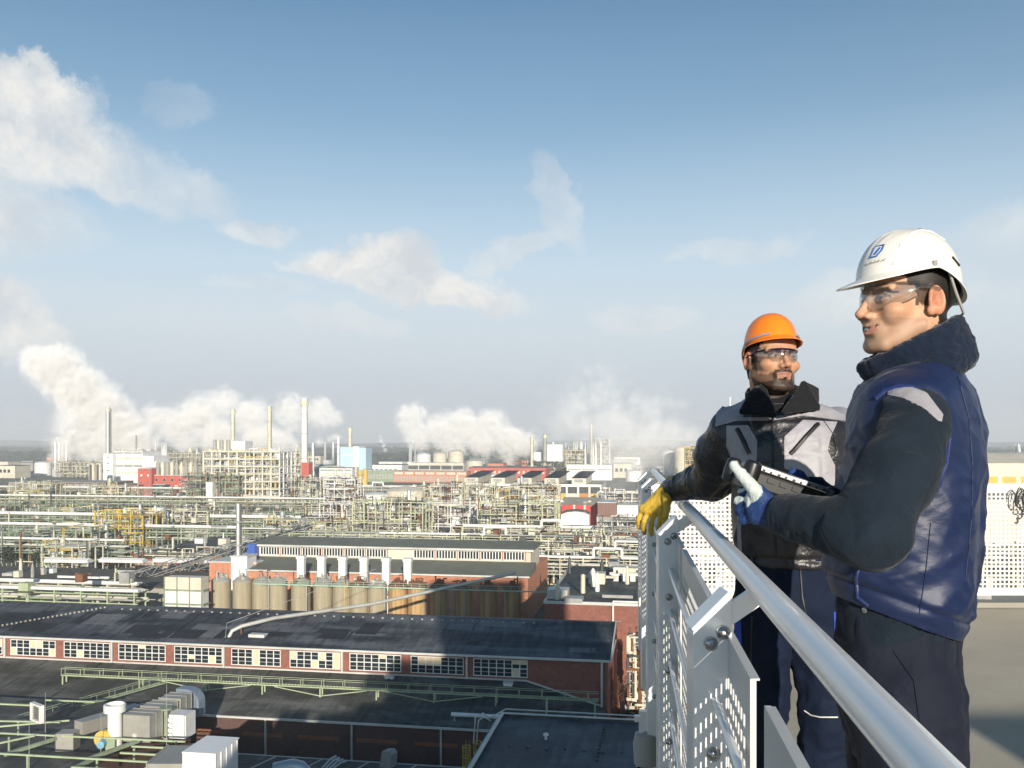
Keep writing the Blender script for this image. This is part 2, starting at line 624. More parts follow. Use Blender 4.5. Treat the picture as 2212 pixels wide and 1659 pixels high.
# floodlight fixed under the deck edge
fl = thing('floodlight', 'grey cylindrical floodlight on a bracket below the deck edge behind the railing', 'floodlight', tuple(W(1396, 1560, 4.6)))
b = MB()
b.lathe((0, 0, -0.09), [(0.03, -0.14), (0.062, -0.12), (0.068, -0.02), (0.058, 0.03), (0.02, 0.05)], 18)
b.build('lamp_head', M_GREY, fl, True)
b = MB()
b.lathe((0, 0, -0.238), [(0.055, 0), (0.055, 0.012)], 18)
b.build('lens', M_GLASS, fl, True)
b = MB()
b.bar((-0.06, 0, 0.02), (0.16, 0.0, 0.02), 0.03, 0.03).box(-0.035, 0.0, -0.02, 0.02, -0.06, 0.06)
b.build('bracket', M_GALV, fl)

# ---- the tower under and beside the deck (throws the broad shadow over the halls)
tw = thing('tower_block', 'tall plant tower that carries the roof deck', 'tower', (10, -6, 0))
b = MB()
b.box(-8.4, 30, -16, 12.8, 0, DECK - 0.36)
b.build('shaft', M_CONC, tw)
b = MB()
b.box(3.5, 29, -22, -4, DECK - 0.35, 76)  # unseen upper block, added and sized for the shadow it throws
b.build('upper_shadow_block', M_CONC, tw)
tl = thing('tower_block', 'unseen stepped block added below the deck to shade the lower roofs', 'tower', (0, 0, 0))
b = MB()
b.box(-21, 1.5, 4, 28, 0, 34.6).box(-20, -16, 20, 27.9, 34.6, 36.0).box(-14, -3, 18, 27.9, 34.6, 35.6).box(-8, -4, 18, 27.8, 35.6, 37.2)  # added out of view; its steps shape the shadow edge on the roofs
b.build('shaft', M_CONC, tl)
hs = thing('deck_shadow_block', 'unseen low block added behind the camera to shade the deck', 'shadow block', (4.6, -4.6, DECK))
b = MB()
b.box(-1.3, 2.2, -0.8, 0.8, 0, 2.08)  # unseen box, added to throw the shadow at the deck's lower right
b.build('wall', M_WHITE, hs)
b = MB()
b.lathe((-0.6, 0, 2.083), [(0.5, 0), (0.45, 0.08), (0.3, 0.14), (0.05, 0.17)], 16)  # added cap that rounds the top of that shadow
b.build('shadow_cap', M_GREY, hs, True)
# ================================================================== ground and far land
PA = math.radians(-9.6)       # the halls all stand turned by this much


def ground():
    m = bpy.data.materials.new('woods_and_fields')
    m.use_nodes = True
    t = NT(m.node_tree)
    bs = m.node_tree.nodes['Principled BSDF']
    co = t.n('ShaderNodeTexCoord').outputs['Object']
    n1 = t.noise(t.vmath('MULTIPLY', co, (1, 2.2, 1)), 0.0011, 6, 0.6)
    n2 = t.noise(co, 0.012, 4, 0.6)
    c = t.ramp(n1, [(0.40, (0.018, 0.028, 0.018)), (0.52, (0.03, 0.042, 0.026)), (0.56, (0.11, 0.12, 0.06)), (0.66, (0.16, 0.14, 0.09))])
    c = t.mix(1.0, c, t.ramp(n2, [(0.3, 0.7), (0.7, 1.3)]), 'MULTIPLY')
    t.link(c, bs.inputs['Base Color'])
    bs.inputs['Roughness'].default_value = 0.95
    b = MB()
    b.add([(-11000, -2500, -0.3), (11000, -2500, -0.3), (11000, 11000, -0.3), (-11000, 11000, -0.3)], [[0, 1, 2, 3]])
    tag(b.build('ground', m), kind='structure')
    yard = material('yard_paving', (0.17, 0.165, 0.145), 0.9, var=0.25, scale=0.03, dirt=(0.07, 0.085, 0.05), dirt_amt=0.8)
    b = MB()
    b.add([(-1500, 30, 0), (1100, 30, 0), (1500, 2100, 0), (-1500, 2100, 0)], [[0, 1, 2, 3]])
    tag(b.build('plant_yard', yard), kind='structure')
    r = random.Random(3)
    road = material('road_asphalt', (0.055, 0.055, 0.055), 0.9, var=0.15, scale=0.2)
    b = MB()
    c0 = Vector((15.6, 147.3, 0))
    for yl in (84, 205, 330, 470, 640, 900):
        b.obox(c0 + Vector((-math.sin(PA) * yl, math.cos(PA) * yl, 0.006)), (900 * math.cos(PA), 900 * math.sin(PA), 0), (-4 * math.sin(PA), 4 * math.cos(PA), 0), (0, 0, 0.004))
    tag(b.build('road', road), kind='structure')
    # far woods: clumps of crowns in belts
    b = MB()
    for _ in range(2600):
        y = r.uniform(2150, 5200)
        x = r.uniform(-0.75, 0.75) * y
        if math.sin(x * 0.0021 + y * 0.004) + math.sin(x * 0.0043 - y * 0.0017) < -0.3:
            continue
        h, rr = r.uniform(9, 17), r.uniform(10, 30)
        b.lathe((x, y, -0.5), [(rr, 0), (rr * 0.95, h * 0.5), (rr * 0.55, h * 0.9), (rr * 0.1, h)], 6)
    tag(b.build('far_woods', material('far_tree_crowns', (0.035, 0.05, 0.03), 0.95, var=0.3, scale=0.02)), kind='stuff')
    # low ridges that close the view
    b = MB()
    for (y, h, seed) in ((7600, 26, 1.3), (9800, 46, 4.1)):
        v, f = [], []
        n = 90
        for i in range(n + 1):
            x = -9000 + 18000 * i / n
            hh = h * (0.6 + 0.4 * math.sin(i * 0.19 + seed) + 0.22 * math.sin(i * 0.53 + seed * 3))
            v += [(x, y - 900, -1), (x, y, hh), (x, y + 900, -1)]
        for i in range(n):
            a = i * 3
            f += [[a, a + 3, a + 4, a + 1], [a + 1, a + 4, a + 5, a + 2]]
        b.add(v, f)
    tag(b.build('hills', m), kind='structure')


ground()


# ================================================================== hall A: the long dark roofed hall right below
def bitumen(name, dark, light, sx=1.0):
    m = bpy.data.materials.new(name)
    m.use_nodes = True
    t = NT(m.node_tree)
    bs = m.node_tree.nodes['Principled BSDF']
    co = t.n('ShaderNodeTexCoord').outputs['Object']
    big = t.noise(t.vmath('MULTIPLY', co, (0.045 * sx, 0.11, 1)), 1.0, 6, 0.62, dist=0.4)
    st = t.noise(t.vmath('MULTIPLY', co, (1.1, 0.09, 1)), 1.0, 5, 0.6)
    f = t.math('ADD', t.math('MULTIPLY', big, 0.70), t.math('MULTIPLY', st, 0.30))
    c = t.ramp(f, [(0.40, dark), (0.52, tuple(0.6 * a + 0.4 * b for a, b in zip(dark, light))), (0.545, tuple(0.35 * a + 0.65 * b for a, b in zip(dark, light))), (0.66, light)])
    br = t.n('ShaderNodeTexBrick')
    t.link(t.vmath('MULTIPLY', co, (1, 1, 1)), br.inputs['Vector'])
    br.inputs['Scale'].default_value = 1.0
    br.inputs['Brick Width'].default_value = 5.4
    br.inputs['Row Height'].default_value = 1.0
    br.inputs['Mortar Size'].default_value = 0.035
    br.inputs['Color1'].default_value = (1, 1, 1, 1)
    br.inputs['Color2'].default_value = (0.78, 0.78, 0.78, 1)
    br.inputs['Mortar'].default_value = (0.45, 0.45, 0.45, 1)
    c = t.mix(0.75, c, br.outputs[0], 'MULTIPLY')
    t.link(c, bs.inputs['Base Color'])
    bs.inputs['Specular IOR Level'].default_value = 0.35
    t.link(t.math('ADD', 0.5, t.math('MULTIPLY', big, 0.35)), bs.inputs['Roughness'])
    b = t.n('ShaderNodeBump')
    b.inputs['Distance'].default_value = 0.05
    t.link(st, b.inputs['Height'])
    t.link(b.outputs[0], bs.inputs['Normal'])
    return m


M_BIT = bitumen('blue_black_bitumen', (0.018, 0.023, 0.030), (0.15, 0.16, 0.18))
M_BIT2 = bitumen('brown_black_bitumen', (0.040, 0.041, 0.036), (0.165, 0.165, 0.155), 2.0)
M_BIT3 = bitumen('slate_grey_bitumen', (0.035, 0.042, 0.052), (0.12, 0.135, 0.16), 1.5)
M_BRICKD = material('brown_red_brick', (0.27, 0.105, 0.075), 0.85, var=0.22, scale=1.6, dirt=(0.13, 0.07, 0.055), dirt_amt=0.5, bump=0.01, bscale=6)
M_TRIM = material('pale_gutter_metal', (0.62, 0.62, 0.58), 0.5, 0.1, var=0.1, scale=0.3, dirt=(0.3, 0.28, 0.24), dirt_amt=0.4)
M_BOARD = material('cream_board', (0.66, 0.55, 0.38), 0.7, var=0.06, scale=0.4)
M_WFR = material('white_window_frame', (0.72, 0.72, 0.68), 0.55, var=0.1, scale=0.6)
M_GREENW = material('green_walkway_steel', (0.36, 0.43, 0.27), 0.55, var=0.15, scale=0.5, dirt=(0.5, 0.5, 0.3), dirt_amt=0.4)
EA = G(1312, 1425, 14.0)
hallA = thing('factory_hall', 'long brick hall with dark bitumen roof and one strip of white framed windows', 'hall', (EA.x, EA.y, 0), PA)
XL = -128.0
# brick shell
b = MB()
b.prismx([(0, 0), (0, 13.7), (15.5, 16.5), (31, 13.7), (31, 0)], XL, 0)
b.build('wall', M_BRICKD, hallA)
b = MB()
b.prismx([(-0.55, 13.85), (-0.55, 14.0), (15.5, 17.0), (31.5, 14.0), (31.5, 13.85), (15.5, 16.75)], XL - 0.4, 0.5)
for k in range(12):
    x = -3.0 - k * 10.85
    b.bar((x, -0.5, 14.06), (x, 15.4, 17.02), 0.28, 0.10)
roofA = b.build('roof', M_BIT, hallA)
b = MB()
b.box(XL - 0.4, 0.55, -0.85, -0.56, 13.72, 14.06)
b.box(0.52, 0.72, -0.85, 15, 13.9, 14.1)
b.build('gutter', M_TRIM, hallA)
b = MB()
b.bar((0.6, -0.6, 14.1), (0.6, 15.5, 17.12), 0.22, 0.2).bar((0.6, 15.5, 17.12), (0.6, 31.4, 14.1), 0.22, 0.2)
b.build('verge_trim', M_TRIM, hallA)
b = MB()
b.box(XL, -13.4, -0.16, -0.002, 9.86, 10.12)
b.bar((-13.4, -0.1, 9.98), (-1.0, -0.1, 6.4), 0.2, 0.24)
b.build('base_trim', M_TRIM, hallA)
# skirt roof, dropping away at its right end, on its own front wall
b = MB()
SY = -16.5
b.add([(XL, -0.01, 9.8), (-13.4, -0.01, 9.8), (-0.5, -0.01, 6.2), (1.0, SY, 3.6), (-14, SY, 6.9), (XL, SY, 6.9)], [[0, 5, 4, 1], [1, 4, 3, 2]])
b.add([(XL, -0.01, 9.6), (-13.4, -0.01, 9.6), (-0.5, -0.01, 6.0), (1.0, SY, 3.4), (-14, SY, 6.7), (XL, SY, 6.7)], [[0, 1, 4, 5], [1, 2, 3, 4]])
for k in range(11):
    x = -15 - k * 10.85
    b.bar((x, -0.1, 9.86), (x, SY, 6.96), 0.25, 0.1)
b.build('lower_roof', M_BIT2, hallA)
RP = random.Random(44)
mp1 = bitumen('newer_felt_patch', (0.016, 0.018, 0.022), (0.035, 0.038, 0.045))
mp2 = bitumen('worn_pale_felt', (0.10, 0.105, 0.115), (0.22, 0.225, 0.235))
for k in range(26):
    x = RP.uniform(-120, -6)
    w_, l_ = RP.uniform(1.5, 9), RP.uniform(1.0, 6)
    y0 = RP.uniform(0.8, 14.5 - l_)
    sl = 3.0 / 16.05
    z = lambda y: 14.0 + (y + 0.55) * sl + 0.012 + 0.0005 * k
    b = MB()
    b.add([(x, y0, z(y0)), (x + w_, y0, z(y0)), (x + w_ + 0.3, y0 + l_, z(y0 + l_)), (x + 0.2, y0 + l_, z(y0 + l_)),
           (x, y0, z(y0) - 0.01), (x + w_, y0, z(y0) - 0.01), (x + w_ + 0.3, y0 + l_, z(y0 + l_) - 0.01), (x + 0.2, y0 + l_, z(y0 + l_) - 0.01)],
          [[0, 1, 2, 3], [0, 4, 5, 1], [1, 5, 6, 2], [2, 6, 7, 3], [3, 7, 4, 0]])
    b.build('felt_patch', mp1 if k % 3 else mp2, roofA)
b = MB()
for k in range(30):
    x = -118 + k * 0.62
    y = 1.0 + k * 0.45
    b.box(x, x + 0.3, y, y + 0.3, 14.0 + (y + 0.55) * sl, 14.0 + (y + 0.55) * sl + 0.3)
for k in range(44):
    x = -96 + k * 1.9
    b.box(x, x + 0.35, 13.6, 13.9, 14.0 + 14.2 * sl, 14.0 + 14.2 * sl + 0.22)
tag(b.build('conductor_block', M_CONC, roofA), kind='stuff')
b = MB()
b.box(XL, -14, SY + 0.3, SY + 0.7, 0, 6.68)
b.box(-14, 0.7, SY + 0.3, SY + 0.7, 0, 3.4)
b.build('front_wall', material('shaded_brown_brick', (0.11, 0.062, 0.052), 0.85, var=0.2, scale=1.5), hallA)  # brick darkened in colour for the shade this wall stands in
b = MB()
b.box(XL, -14, SY - 0.35, SY - 0.05, 6.62, 6.92)
for k in range(6):
    b.box(-24 - k * 14, -23.75 - k * 14, SY - 0.1, SY + 0.2, 0, 6.6)
b.build('lower_gutter', M_TRIM, hallA)
r = random.Random(11)
for k in range(8):
    b = MB()
    x = -28 - k * 9.3
    b.box(x, x + 6.6, SY + 0.25, SY + 0.295, 3.8, 4.4)
    b.build('louvre', material('shade_dimmed_orange', (0.26, 0.10, 0.045), 0.7, var=0.2), hallA)  # orange strips dimmed in colour, since they lie in shade
# downpipes
for s in (0.9, 23.5, 45.4, 67.2, 88.8, 110.4):
    b = MB()
    zb = 9.9 if s > 14 else 5.5
    b.box(-s - 0.16, -s + 0.16, -0.42, -0.10, zb, 13.75)
    b.build('downpipe', M_TRIM, hallA)


def hall_window(x0, x1, z0, z1, nx, parent, y=-0.02, boards=0.15, rr=None):
    f = MB()
    t = 0.13
    f.box(x0, x1, y - 0.1, y - 0.002, z0, z0 + t).box(x0, x1, y - 0.1, y - 0.002, z1 - t, z1)
    f.box(x0, x0 + t, y - 0.1, y - 0.002, z0 + t, z1 - t).box(x1 - t, x1, y - 0.1, y - 0.002, z0 + t, z1 - t)
    zm = (z0 + z1) / 2
    f.box(x0 + t, x1 - t, y - 0.095, y - 0.004, zm - 0.07, zm + 0.07)
    w_ = (x1 - x0) / nx
    for i in range(1, nx):
        f.box(x0 + i * w_ - 0.075, x0 + i * w_ + 0.075, y - 0.09, y - 0.006, z0 + t, z1 - t)
    for i in range(nx):
        for (a, c) in ((z0, zm), (zm, z1)):
            f.box(x0 + i * w_ + 0.07, x0 + (i + 1) * w_ - 0.07, y - 0.05, y - 0.008, (a + c) / 2 - 0.025, (a + c) / 2 + 0.025)
    fo = f.build('window', M_WFR, parent)
    g = MB()
    g.box(x0 + 0.05, x1 - 0.05, y - 0.02, y - 0.012, z0 + 0.05, z1 - 0.05)
    g.build('glazing', M_GLASS, fo)
    for i in range(nx):
        for (a, c) in ((z0, zm), (zm, z1)):
            if rr.random() < boards:
                q = MB()
                lo = a + 0.1 if rr.random() < 0.7 else (a + c) / 2
                q.box(x0 + i * w_ + 0.08, x0 + (i + 1) * w_ - 0.08, y - 0.062, y - 0.03, lo, c - 0.1)
                q.build('board', M_BOARD, fo)


for k in range(11):
    s0 = 13.2 + 10.87 * k
    hall_window(-s0 - 9.2, -s0, 10.45, 13.35, 7, hallA, 0, 0.17, r)

# long silver duct lying across the dark roof up to the silos
du = thing('roof_duct', 'silver pipe rising from the dark hall roof to the silo tops', 'pipe', (EA.x, EA.y, 0), PA)
b = MB()
b.path([(-68.0, 3.0, 14.4), (-67.5, 3.4, 15.6), (-66.2, 4.4, 16.3), (-62, 9.0, 17.0), (-48, 22, 17.6), (-24, 52, 20.0)], 0.36, 10)
b.build('tube', M_PIPE, du, True)
b = MB()
for q in ((-66.2, 4.4, 16.0, 14.8), (-55, 15.5, 17.2, 16.9), (-48, 22, 17.4, 15.6)):
    b.bar((q[0], q[1], q[3]), (q[0], q[1], q[2]), 0.22)
b.build('support', M_RUST, du)
b = MB()
b.path([(-68.2, 2.2, 14.4), (-68, 2.4, 17.2), (-48, 26, 24.0)], 0.05, 5)
du2 = b.build('stay_wire', M_GREY, du)
th = thing('roof_hatch', 'pale flat roof hatch on the dark hall roof beside the silver pipe', 'hatch', (EA.x, EA.y, 0), PA)
b = MB()
b.box(-64.2, -61.2, 3.0, 4.6, 14.5, 15.2)
b.build('lid', M_TRIM, th)

# green gangway in front of the windows
gw = thing('gangway', 'long pale green steel gangway on trestles in front of the window strip', 'gangway', (EA.x, EA.y, 0), PA)
GX0, GX1, GY, GZ = -92.5, -0.8, -9.0, 9.6
b = MB()
for y in (GY, GY + 1.0):
    b.box(GX0, GX1, y - 0.07, y + 0.07, GZ + 0.06, GZ + 0.24)
b.build('beam', M_GREENW, gw)
b = MB()
x = GX0
while x < GX1:
    b.box(x, x + 0.09, GY - 0.05, GY + 1.05, GZ + 0.24, GZ + 0.29)
    x += 0.55
b.build('grating', M_GREENW, gw)
b = MB()
for y in (GY, GY + 1.0):
    b.box(GX0, GX1, y - 0.035, y + 0.035, GZ + 1.26, GZ + 1.33)
    x = GX0
    while x < GX1:
        b.box(x, x + 0.08, y - 0.04, y + 0.04, GZ + 0.24, GZ + 1.25)
        x += 3.6
b.build('handrail', M_GREENW, gw)
for s in (92.3, 78, 66, 56, 46, 36.5, 27, 17, 9, 1.5):
    b = MB()
    zb = 9.8 - 2.9 * 9.0 / 16.5 if s > 13 else 5.4
    for y in (GY, GY + 1.0):
        b.box(-s, -s + 0.2, y - 0.1, y + 0.1, zb - 0.1, GZ)
    if False:
        b.bar((-s + 0.1, GY, zb + 0.2), (-s + 8.0, GY, GZ), 0.16)
        b.bar((-s + 0.1, GY, zb + 0.2), (-s - 7.8, GY, GZ), 0.16)
    b.build('trestle', M_GREENW, gw)
    if s in (46, 66, 27):
        for dx in (8.0, -7.8):
            b = MB()
            b.bar((-s + 0.1, GY, zb + 0.2), (-s + dx, GY, GZ), 0.14)
            b.build('brace', M_GREENW, gw)
# branch of the gangway that runs down towards us
gb = thing('gangway', 'dark green steel gangway branching down over the lower roof towards the grey ducts', 'gangway', (EA.x, EA.y, 0), PA)
b = MB()
for o_ in (0, 1.0):
    b.bar((-74 + o_, -9.2, 9.4), (-84 + o_, -30, 8.6), 0.16, 0.22)
    b.bar((-74 + o_, -9.2, 10.5), (-84 + o_, -30, 9.7), 0.07)
for k in range(24):
    t_ = k / 23
    x, y, z = -74 - 10 * t_, -9.2 - 20.8 * t_, 9.4 - 0.8 * t_
    b.bar((x, y, z + 0.1), (x + 1, y, z + 0.1), 0.12, 0.04)
    if k % 3 == 0:
        b.bar((x, y, z), (x, y, z + 1.1), 0.06).bar((x + 1, y, z), (x + 1, y, z + 1.1), 0.06)
b.build('steelwork', M_GREEN, gb)
# little white vent boxes along the foot of the window strip
for (xv, yv, lab) in ((597, 1443, 'small white vent box at the foot of the window strip, left of a matching pair'),
                      (625, 1447, 'small white vent box at the foot of the window strip, right of a matching pair'),
                      (842, 1466, 'small white vent box below the wide window right of the downpipe'),
                      (748, 1456, 'small white vent box under the middle window of the long hall'),
                      (1098, 1480, 'small bluish white vent box in the tower shadow by the window strip')):
    p = G(xv, yv, 9.5)
    vb = thing('vent_box', lab, 'vent', (p.x, p.y, 9.1), PA)
    b = MB()
    b.box(-0.75, 0.75, -0.5, 0.5, 0, 0.85)
    b.build('housing', M_WHITE, vb, False, 0.04)
    b = MB()
    b.box(-0.85, 0.85, -0.6, 0.6, 0.86, 0.95)
    b.build('lid', M_TRIM, vb)


# ================================================================== silos behind hall A
def hp(lx, ly, lz=0.0):
    """point given in hall A's own frame"""
    return Vector((EA.x + lx * math.cos(PA) - ly * math.sin(PA), EA.y + lx * math.sin(PA) + ly * math.cos(PA), lz))


M_SILO = material('stained_silo_concrete', (0.38, 0.33, 0.225), 0.85, var=0.2, scale=0.6, stretch=(3.5, 3.5, 0.16), dirt=(0.27, 0.22, 0.14), dirt_amt=0.8)
M_SILOR = material('rust_stained_silo', (0.50, 0.33, 0.15), 0.85, var=0.25, scale=0.6, stretch=(3, 3, 0.14), dirt=(0.22, 0.10, 0.045), dirt_amt=0.9)
names = ['first', 'second', 'third', 'fourth', 'fifth', 'sixth', 'seventh', 'eighth', 'ninth', 'tenth', 'eleventh', 'twelfth', 'thirteenth', 'fourteenth', 'fifteenth']
SR = random.Random(5)
for k in range(15):
    xv = [478, 524, 566, 600, 650, 698, 740, 776, 815, 860, 902, 948, 1002, 1055, 1106][k]
    yl = 60.0
    # solve for the silo row at this picture column
    c = math.cos(PA)
    s_ = math.sin(PA)
    tt = (xv - 1106) / FV
    # x = EA.x + lx c - yl s ; y = EA.y + lx s + yl c ; x = tt*y
    lx = (tt * (EA.y + yl * c) - EA.x + yl * s_) / (c - tt * s_)
    p = hp(lx, yl)
    rusty = k >= 9
    rad = 2.35 if k < 11 else 2.05
    lab = '%s silo from the left in the row behind the dark roof, %s' % (names[k], 'streaked orange with rust' if rusty else 'stained pale concrete')
    si = thing('silo', lab, 'silo', (p.x, p.y, 0), PA, 'storage silos standing in a row behind the dark roofed hall')
    top = 15.0
    b = MB()
    b.lathe((0, 0, 0), [(rad, 0), (rad, top)], 26)
    for zz in (3, 7.5, 12):
        b.lathe((0, 0, zz), [(rad, -0.06), (rad + 0.06, -0.05), (rad + 0.06, 0.05), (rad, 0.06)], 26)
    b.build('shell', M_SILOR if rusty else M_SILO, si, True)
    b = MB()
    b.lathe((0, 0, top), [(rad + 0.1, 0.003), (rad + 0.1, 0.2), (rad * 0.5, 1.2), (0.5, 1.5), (0.5, 2.0)], 20)
    b.build('cap', M_RUST if rusty or SR.random() < 0.4 else M_CONC, si, True)
    # valves, pumps and bent pipes on top
    b = MB()
    for q in range(9):
        a = SR.uniform(0, 6.28)
        rr = SR.uniform(0.4, rad)
        x, y = rr * math.cos(a), rr * math.sin(a)
        h = SR.uniform(0.7, 2.6)
        z0 = top + 0.25
        if q % 3 == 0:
            b.tube((x, y, z0), (x, y, z0 + h), 0.16, 6)
            b.tube((x, y, z0 + h), (x + SR.uniform(-1, 1), y + SR.uniform(-1, 1), z0 + h), 0.16, 6)
        elif q % 3 == 1:
            b.box(x - 0.3, x + 0.35, y - 0.3, y + 0.3, z0, z0 + h * 0.6)
        else:
            b.lathe((x, y, z0), [(0.35, 0), (0.35, h * 0.4), (0.1, h * 0.55)], 7)
    b.build('top_fittings', [M_RUST, M_GREY, M_PIPE][SR.randrange(3)] if not rusty else M_RUST, si)
    if k in (7, 12):
        b = MB()
        for dx in (-0.3, 0.3):
            b.bar((dx - 2.4, -rad - 0.3, 0), (dx - 2.4, -rad - 0.3, top + 1), 0.1)
        for q in range(40):
            b.bar((-2.7, -rad - 0.3, q * 0.4), (-2.1, -rad - 0.3, q * 0.4), 0.07)
        b.build('ladder', M_YELLOW if k == 7 else M_GREY, si)
ra = thing('silo_walkway', 'thin pale green walkway with handrail running along the silo tops', 'walkway')
b = MB()
a0, a1 = hp(-89, 57.1), hp(-2, 57.1)
for z, w_ in ((15.05, 0.28), (16.1, 0.08), (15.6, 0.06)):
    b.bar((a0.x, a0.y, z), (a1.x, a1.y, z), w_, w_)
for k in range(45):
    q = a0.lerp(a1, k / 44)
    b.bar((q.x, q.y, 15.1), (q.x, q.y, 16.1), 0.07)
b.build('steelwork', material('mint_green_steel', (0.36, 0.52, 0.40), 0.6, var=0.15), ra)
for k in range(9):
    b = MB()
    q = a0.lerp(a1, (k + 0.4) / 9)
    b.bar((q.x, q.y - 0.2, 0), (q.x, q.y - 0.2, 15), 0.22)
    b.build('post', M_GREY, ra)

# ================================================================== hall B: red brick with clerestory
BB = W(1140, 1262, 243)
hallB = thing('brick_hall', 'orange brick hall with grey green roofs and a band of dark clerestory windows', 'hall', (BB.x, BB.y, 0), PA)
zf = lambda yv, D: H - (yv - 950) / FV * D
BL = -84.0
b = MB()
b.box(BL, 0, 0, 42, 0, 13.0)
b.build('wall', M_BRICK2, hallB)
b = MB()
b.prismx([(-0.6, 12.9), (-0.6, 13.1), (12.0, 15.3), (12.0, 13.0), (6, 13.0)], BL - 0.5, 0.6)
b.build('lower_roof', M_ROOF, hallB)
b = MB()
b.box(BL - 0.5, 0.6, -0.9, -0.62, 12.75, 13.2)
b.build('gutter', M_TRIM, hallB)
b = MB()
b.box(BL + 1, -1, 12.2, 30, 13.0, 18.6)
b.build('clerestory_wall', M_CREAM, hallB)
b = MB()
b.prismx([(11.3, 18.62), (11.3, 18.85), (21, 20.3), (31, 18.85), (31, 18.62)], BL, 0)
b.build('roof', M_ROOF, hallB)
b = MB()
b.box(BL, 0, 11.0, 11.28, 18.35, 18.9)
b.build('upper_gutter', M_TRIM, hallB)
for k in range(12):
    x1 = -2.8 - 6.6 * k if k < 5 else -3.0 - 6.6 * k - 7.5
    if k == 11:
        break
    x0 = x1 - 6.0
    b = MB()
    b.box(x0, x1, 12.05, 12.19, 15.7, 15.9).box(x0, x1, 12.05, 12.19, 18.0, 18.2)
    for i in range(8):
        xx = x0 + i * (x1 - x0) / 7
        b.box(xx - 0.14, xx + 0.14, 12.07, 12.19, 15.9, 18.0)
    wo_ = b.build('window', M_WFR, hallB)
    b = MB()
    b.box(x0 + 0.1, x1 - 0.1, 12.14, 12.18, 15.9, 18.0)
    b.build('glazing', M_GLASS, wo_)
    b = MB()
    b.box(x1 + 0.1, x1 + 0.5, 12.0, 12.18, 15.6, 18.3)
    b.build('pilaster', M_BRICK2, hallB)
b = MB()
b.box(BL - 1.6, BL + 0.9, 9.5, 12, 14.6, 19)
b.build('blue_end_panel', M_BLUE, hallB)

# six white vent stacks in front of hall B
for k, xv in enumerate((651, 695, 740.5, 786.5, 834.5, 881)):
    D = 240 - k * 1.2
    t0 = W(xv, 1207 + k * 1.2, D)
    vs = thing('vent_stack', '%s of six white vent stacks, counted from the left, against the orange brick hall' % names[k], 'vent stack', (t0.x, t0.y, 0), PA, 'six white vent stacks in front of the brick hall')
    b = MB()
    b.box(-0.95, 0.95, -0.8, 0.8, 0, t0.z)
    b.build('shaft', M_WHITE, vs, False, 0.05)
    b = MB()
    b.prismx([(-0.85, t0.z + 0.004), (-1.05, t0.z + 0.9), (1.05, t0.z + 0.9), (0.85, t0.z + 0.004)], -1.15, 1.15)
    b.build('hood', M_WHITE, vs)


# ================================================================== generators for the plant beyond
def chimney(xv, ytop, ybase, D, dia, mat, lab, bands=(), collar=True, grp=None, lean=0):
    p = W(xv, ytop, D)
    t = thing('chimney', lab, 'chimney', (p.x, p.y, 0), 0, grp)
    b = MB()
    r_ = dia / 2
    b.lathe((0, 0, 0), [(r_ * 1.15, 0), (r_ * 1.05, p.z * 0.4), (r_, p.z)], 14)
    b.build('shaft', mat, t, True)
    if collar:
        b = MB()
        b.lathe((0, 0, p.z - dia * 1.2), [(r_ + 0.05, 0), (r_ * 1.35, 0.15), (r_ * 1.35, dia * 0.8), (r_ * 1.02, dia * 0.85)], 14)
        b.build('collar', M_CREAMST, t)
    for k in (0.35, 0.62, 0.83):
        b = MB()
        b.lathe((0, 0, p.z * k), [(r_ * 1.1, 0), (r_ + 0.8, 0.05), (r_ + 0.8, 0.35), (r_ * 1.1, 0.4)], 12)
        b.build('platform', M_GREY, t)
    b = MB()
    b.bar((r_ * 1.1 + 0.25, -r_ * 0.5, 0), (r_ + 0.25, -r_ * 0.5, p.z), 0.35)
    b.build('ladder', M_DARK, t)
    return t


def building(name, lab, cat, xl, xr, ytop, ybase, depth, mat, D=None, roofmat=None, bands=None, parapet=0.6, rz=PA, grp=None):
    """flat-roofed block from its picture outline; bands = [(frac0, frac1, n, mat)] rows of windows"""
    if D is None:
        D = H * FV / (ybase - 950)
    a = W(xl, ytop, D)
    wd = (xr - xl) / FV * D
    t = thing(name, lab, cat, (a.x, D, 0), rz, grp)
    zt = a.z
    b = MB()
    b.box(0, wd, 0, depth, 0, zt)
    b.build('wall', mat, t)
    b = MB()
    b.box(-0.25, wd + 0.25, -0.25, depth + 0.25, zt + 0.003, zt + 0.35)
    b.box(0.4, wd - 0.4, 0.4, depth - 0.4, zt + 0.35, zt + 0.42)
    b.build('roof', roofmat or M_TRIM, t)
    z0 = max(0, zf(ybase, D))
    for (f0, f1, n, m, pad) in (bands or []):
        za, zb = z0 + (zt - z0) * f0, z0 + (zt - z0) * f1
        ww = wd / n
        for i in range(n):
            q = MB()
            xa, xb = i * ww + pad * ww, (i + 1) * ww - pad * ww
            q.box(xa, xb, -0.12, -0.004, za, zb)
            fo = q.build('window', M_WFR, t)
            q = MB()
            q.box(xa + 0.12 * min(1, xb - xa), xb - 0.12 * min(1, xb - xa), -0.16, -0.125, za + 0.12, zb - 0.12)
            q.build('pane', m, fo)
    return t, wd, zt, depth, D


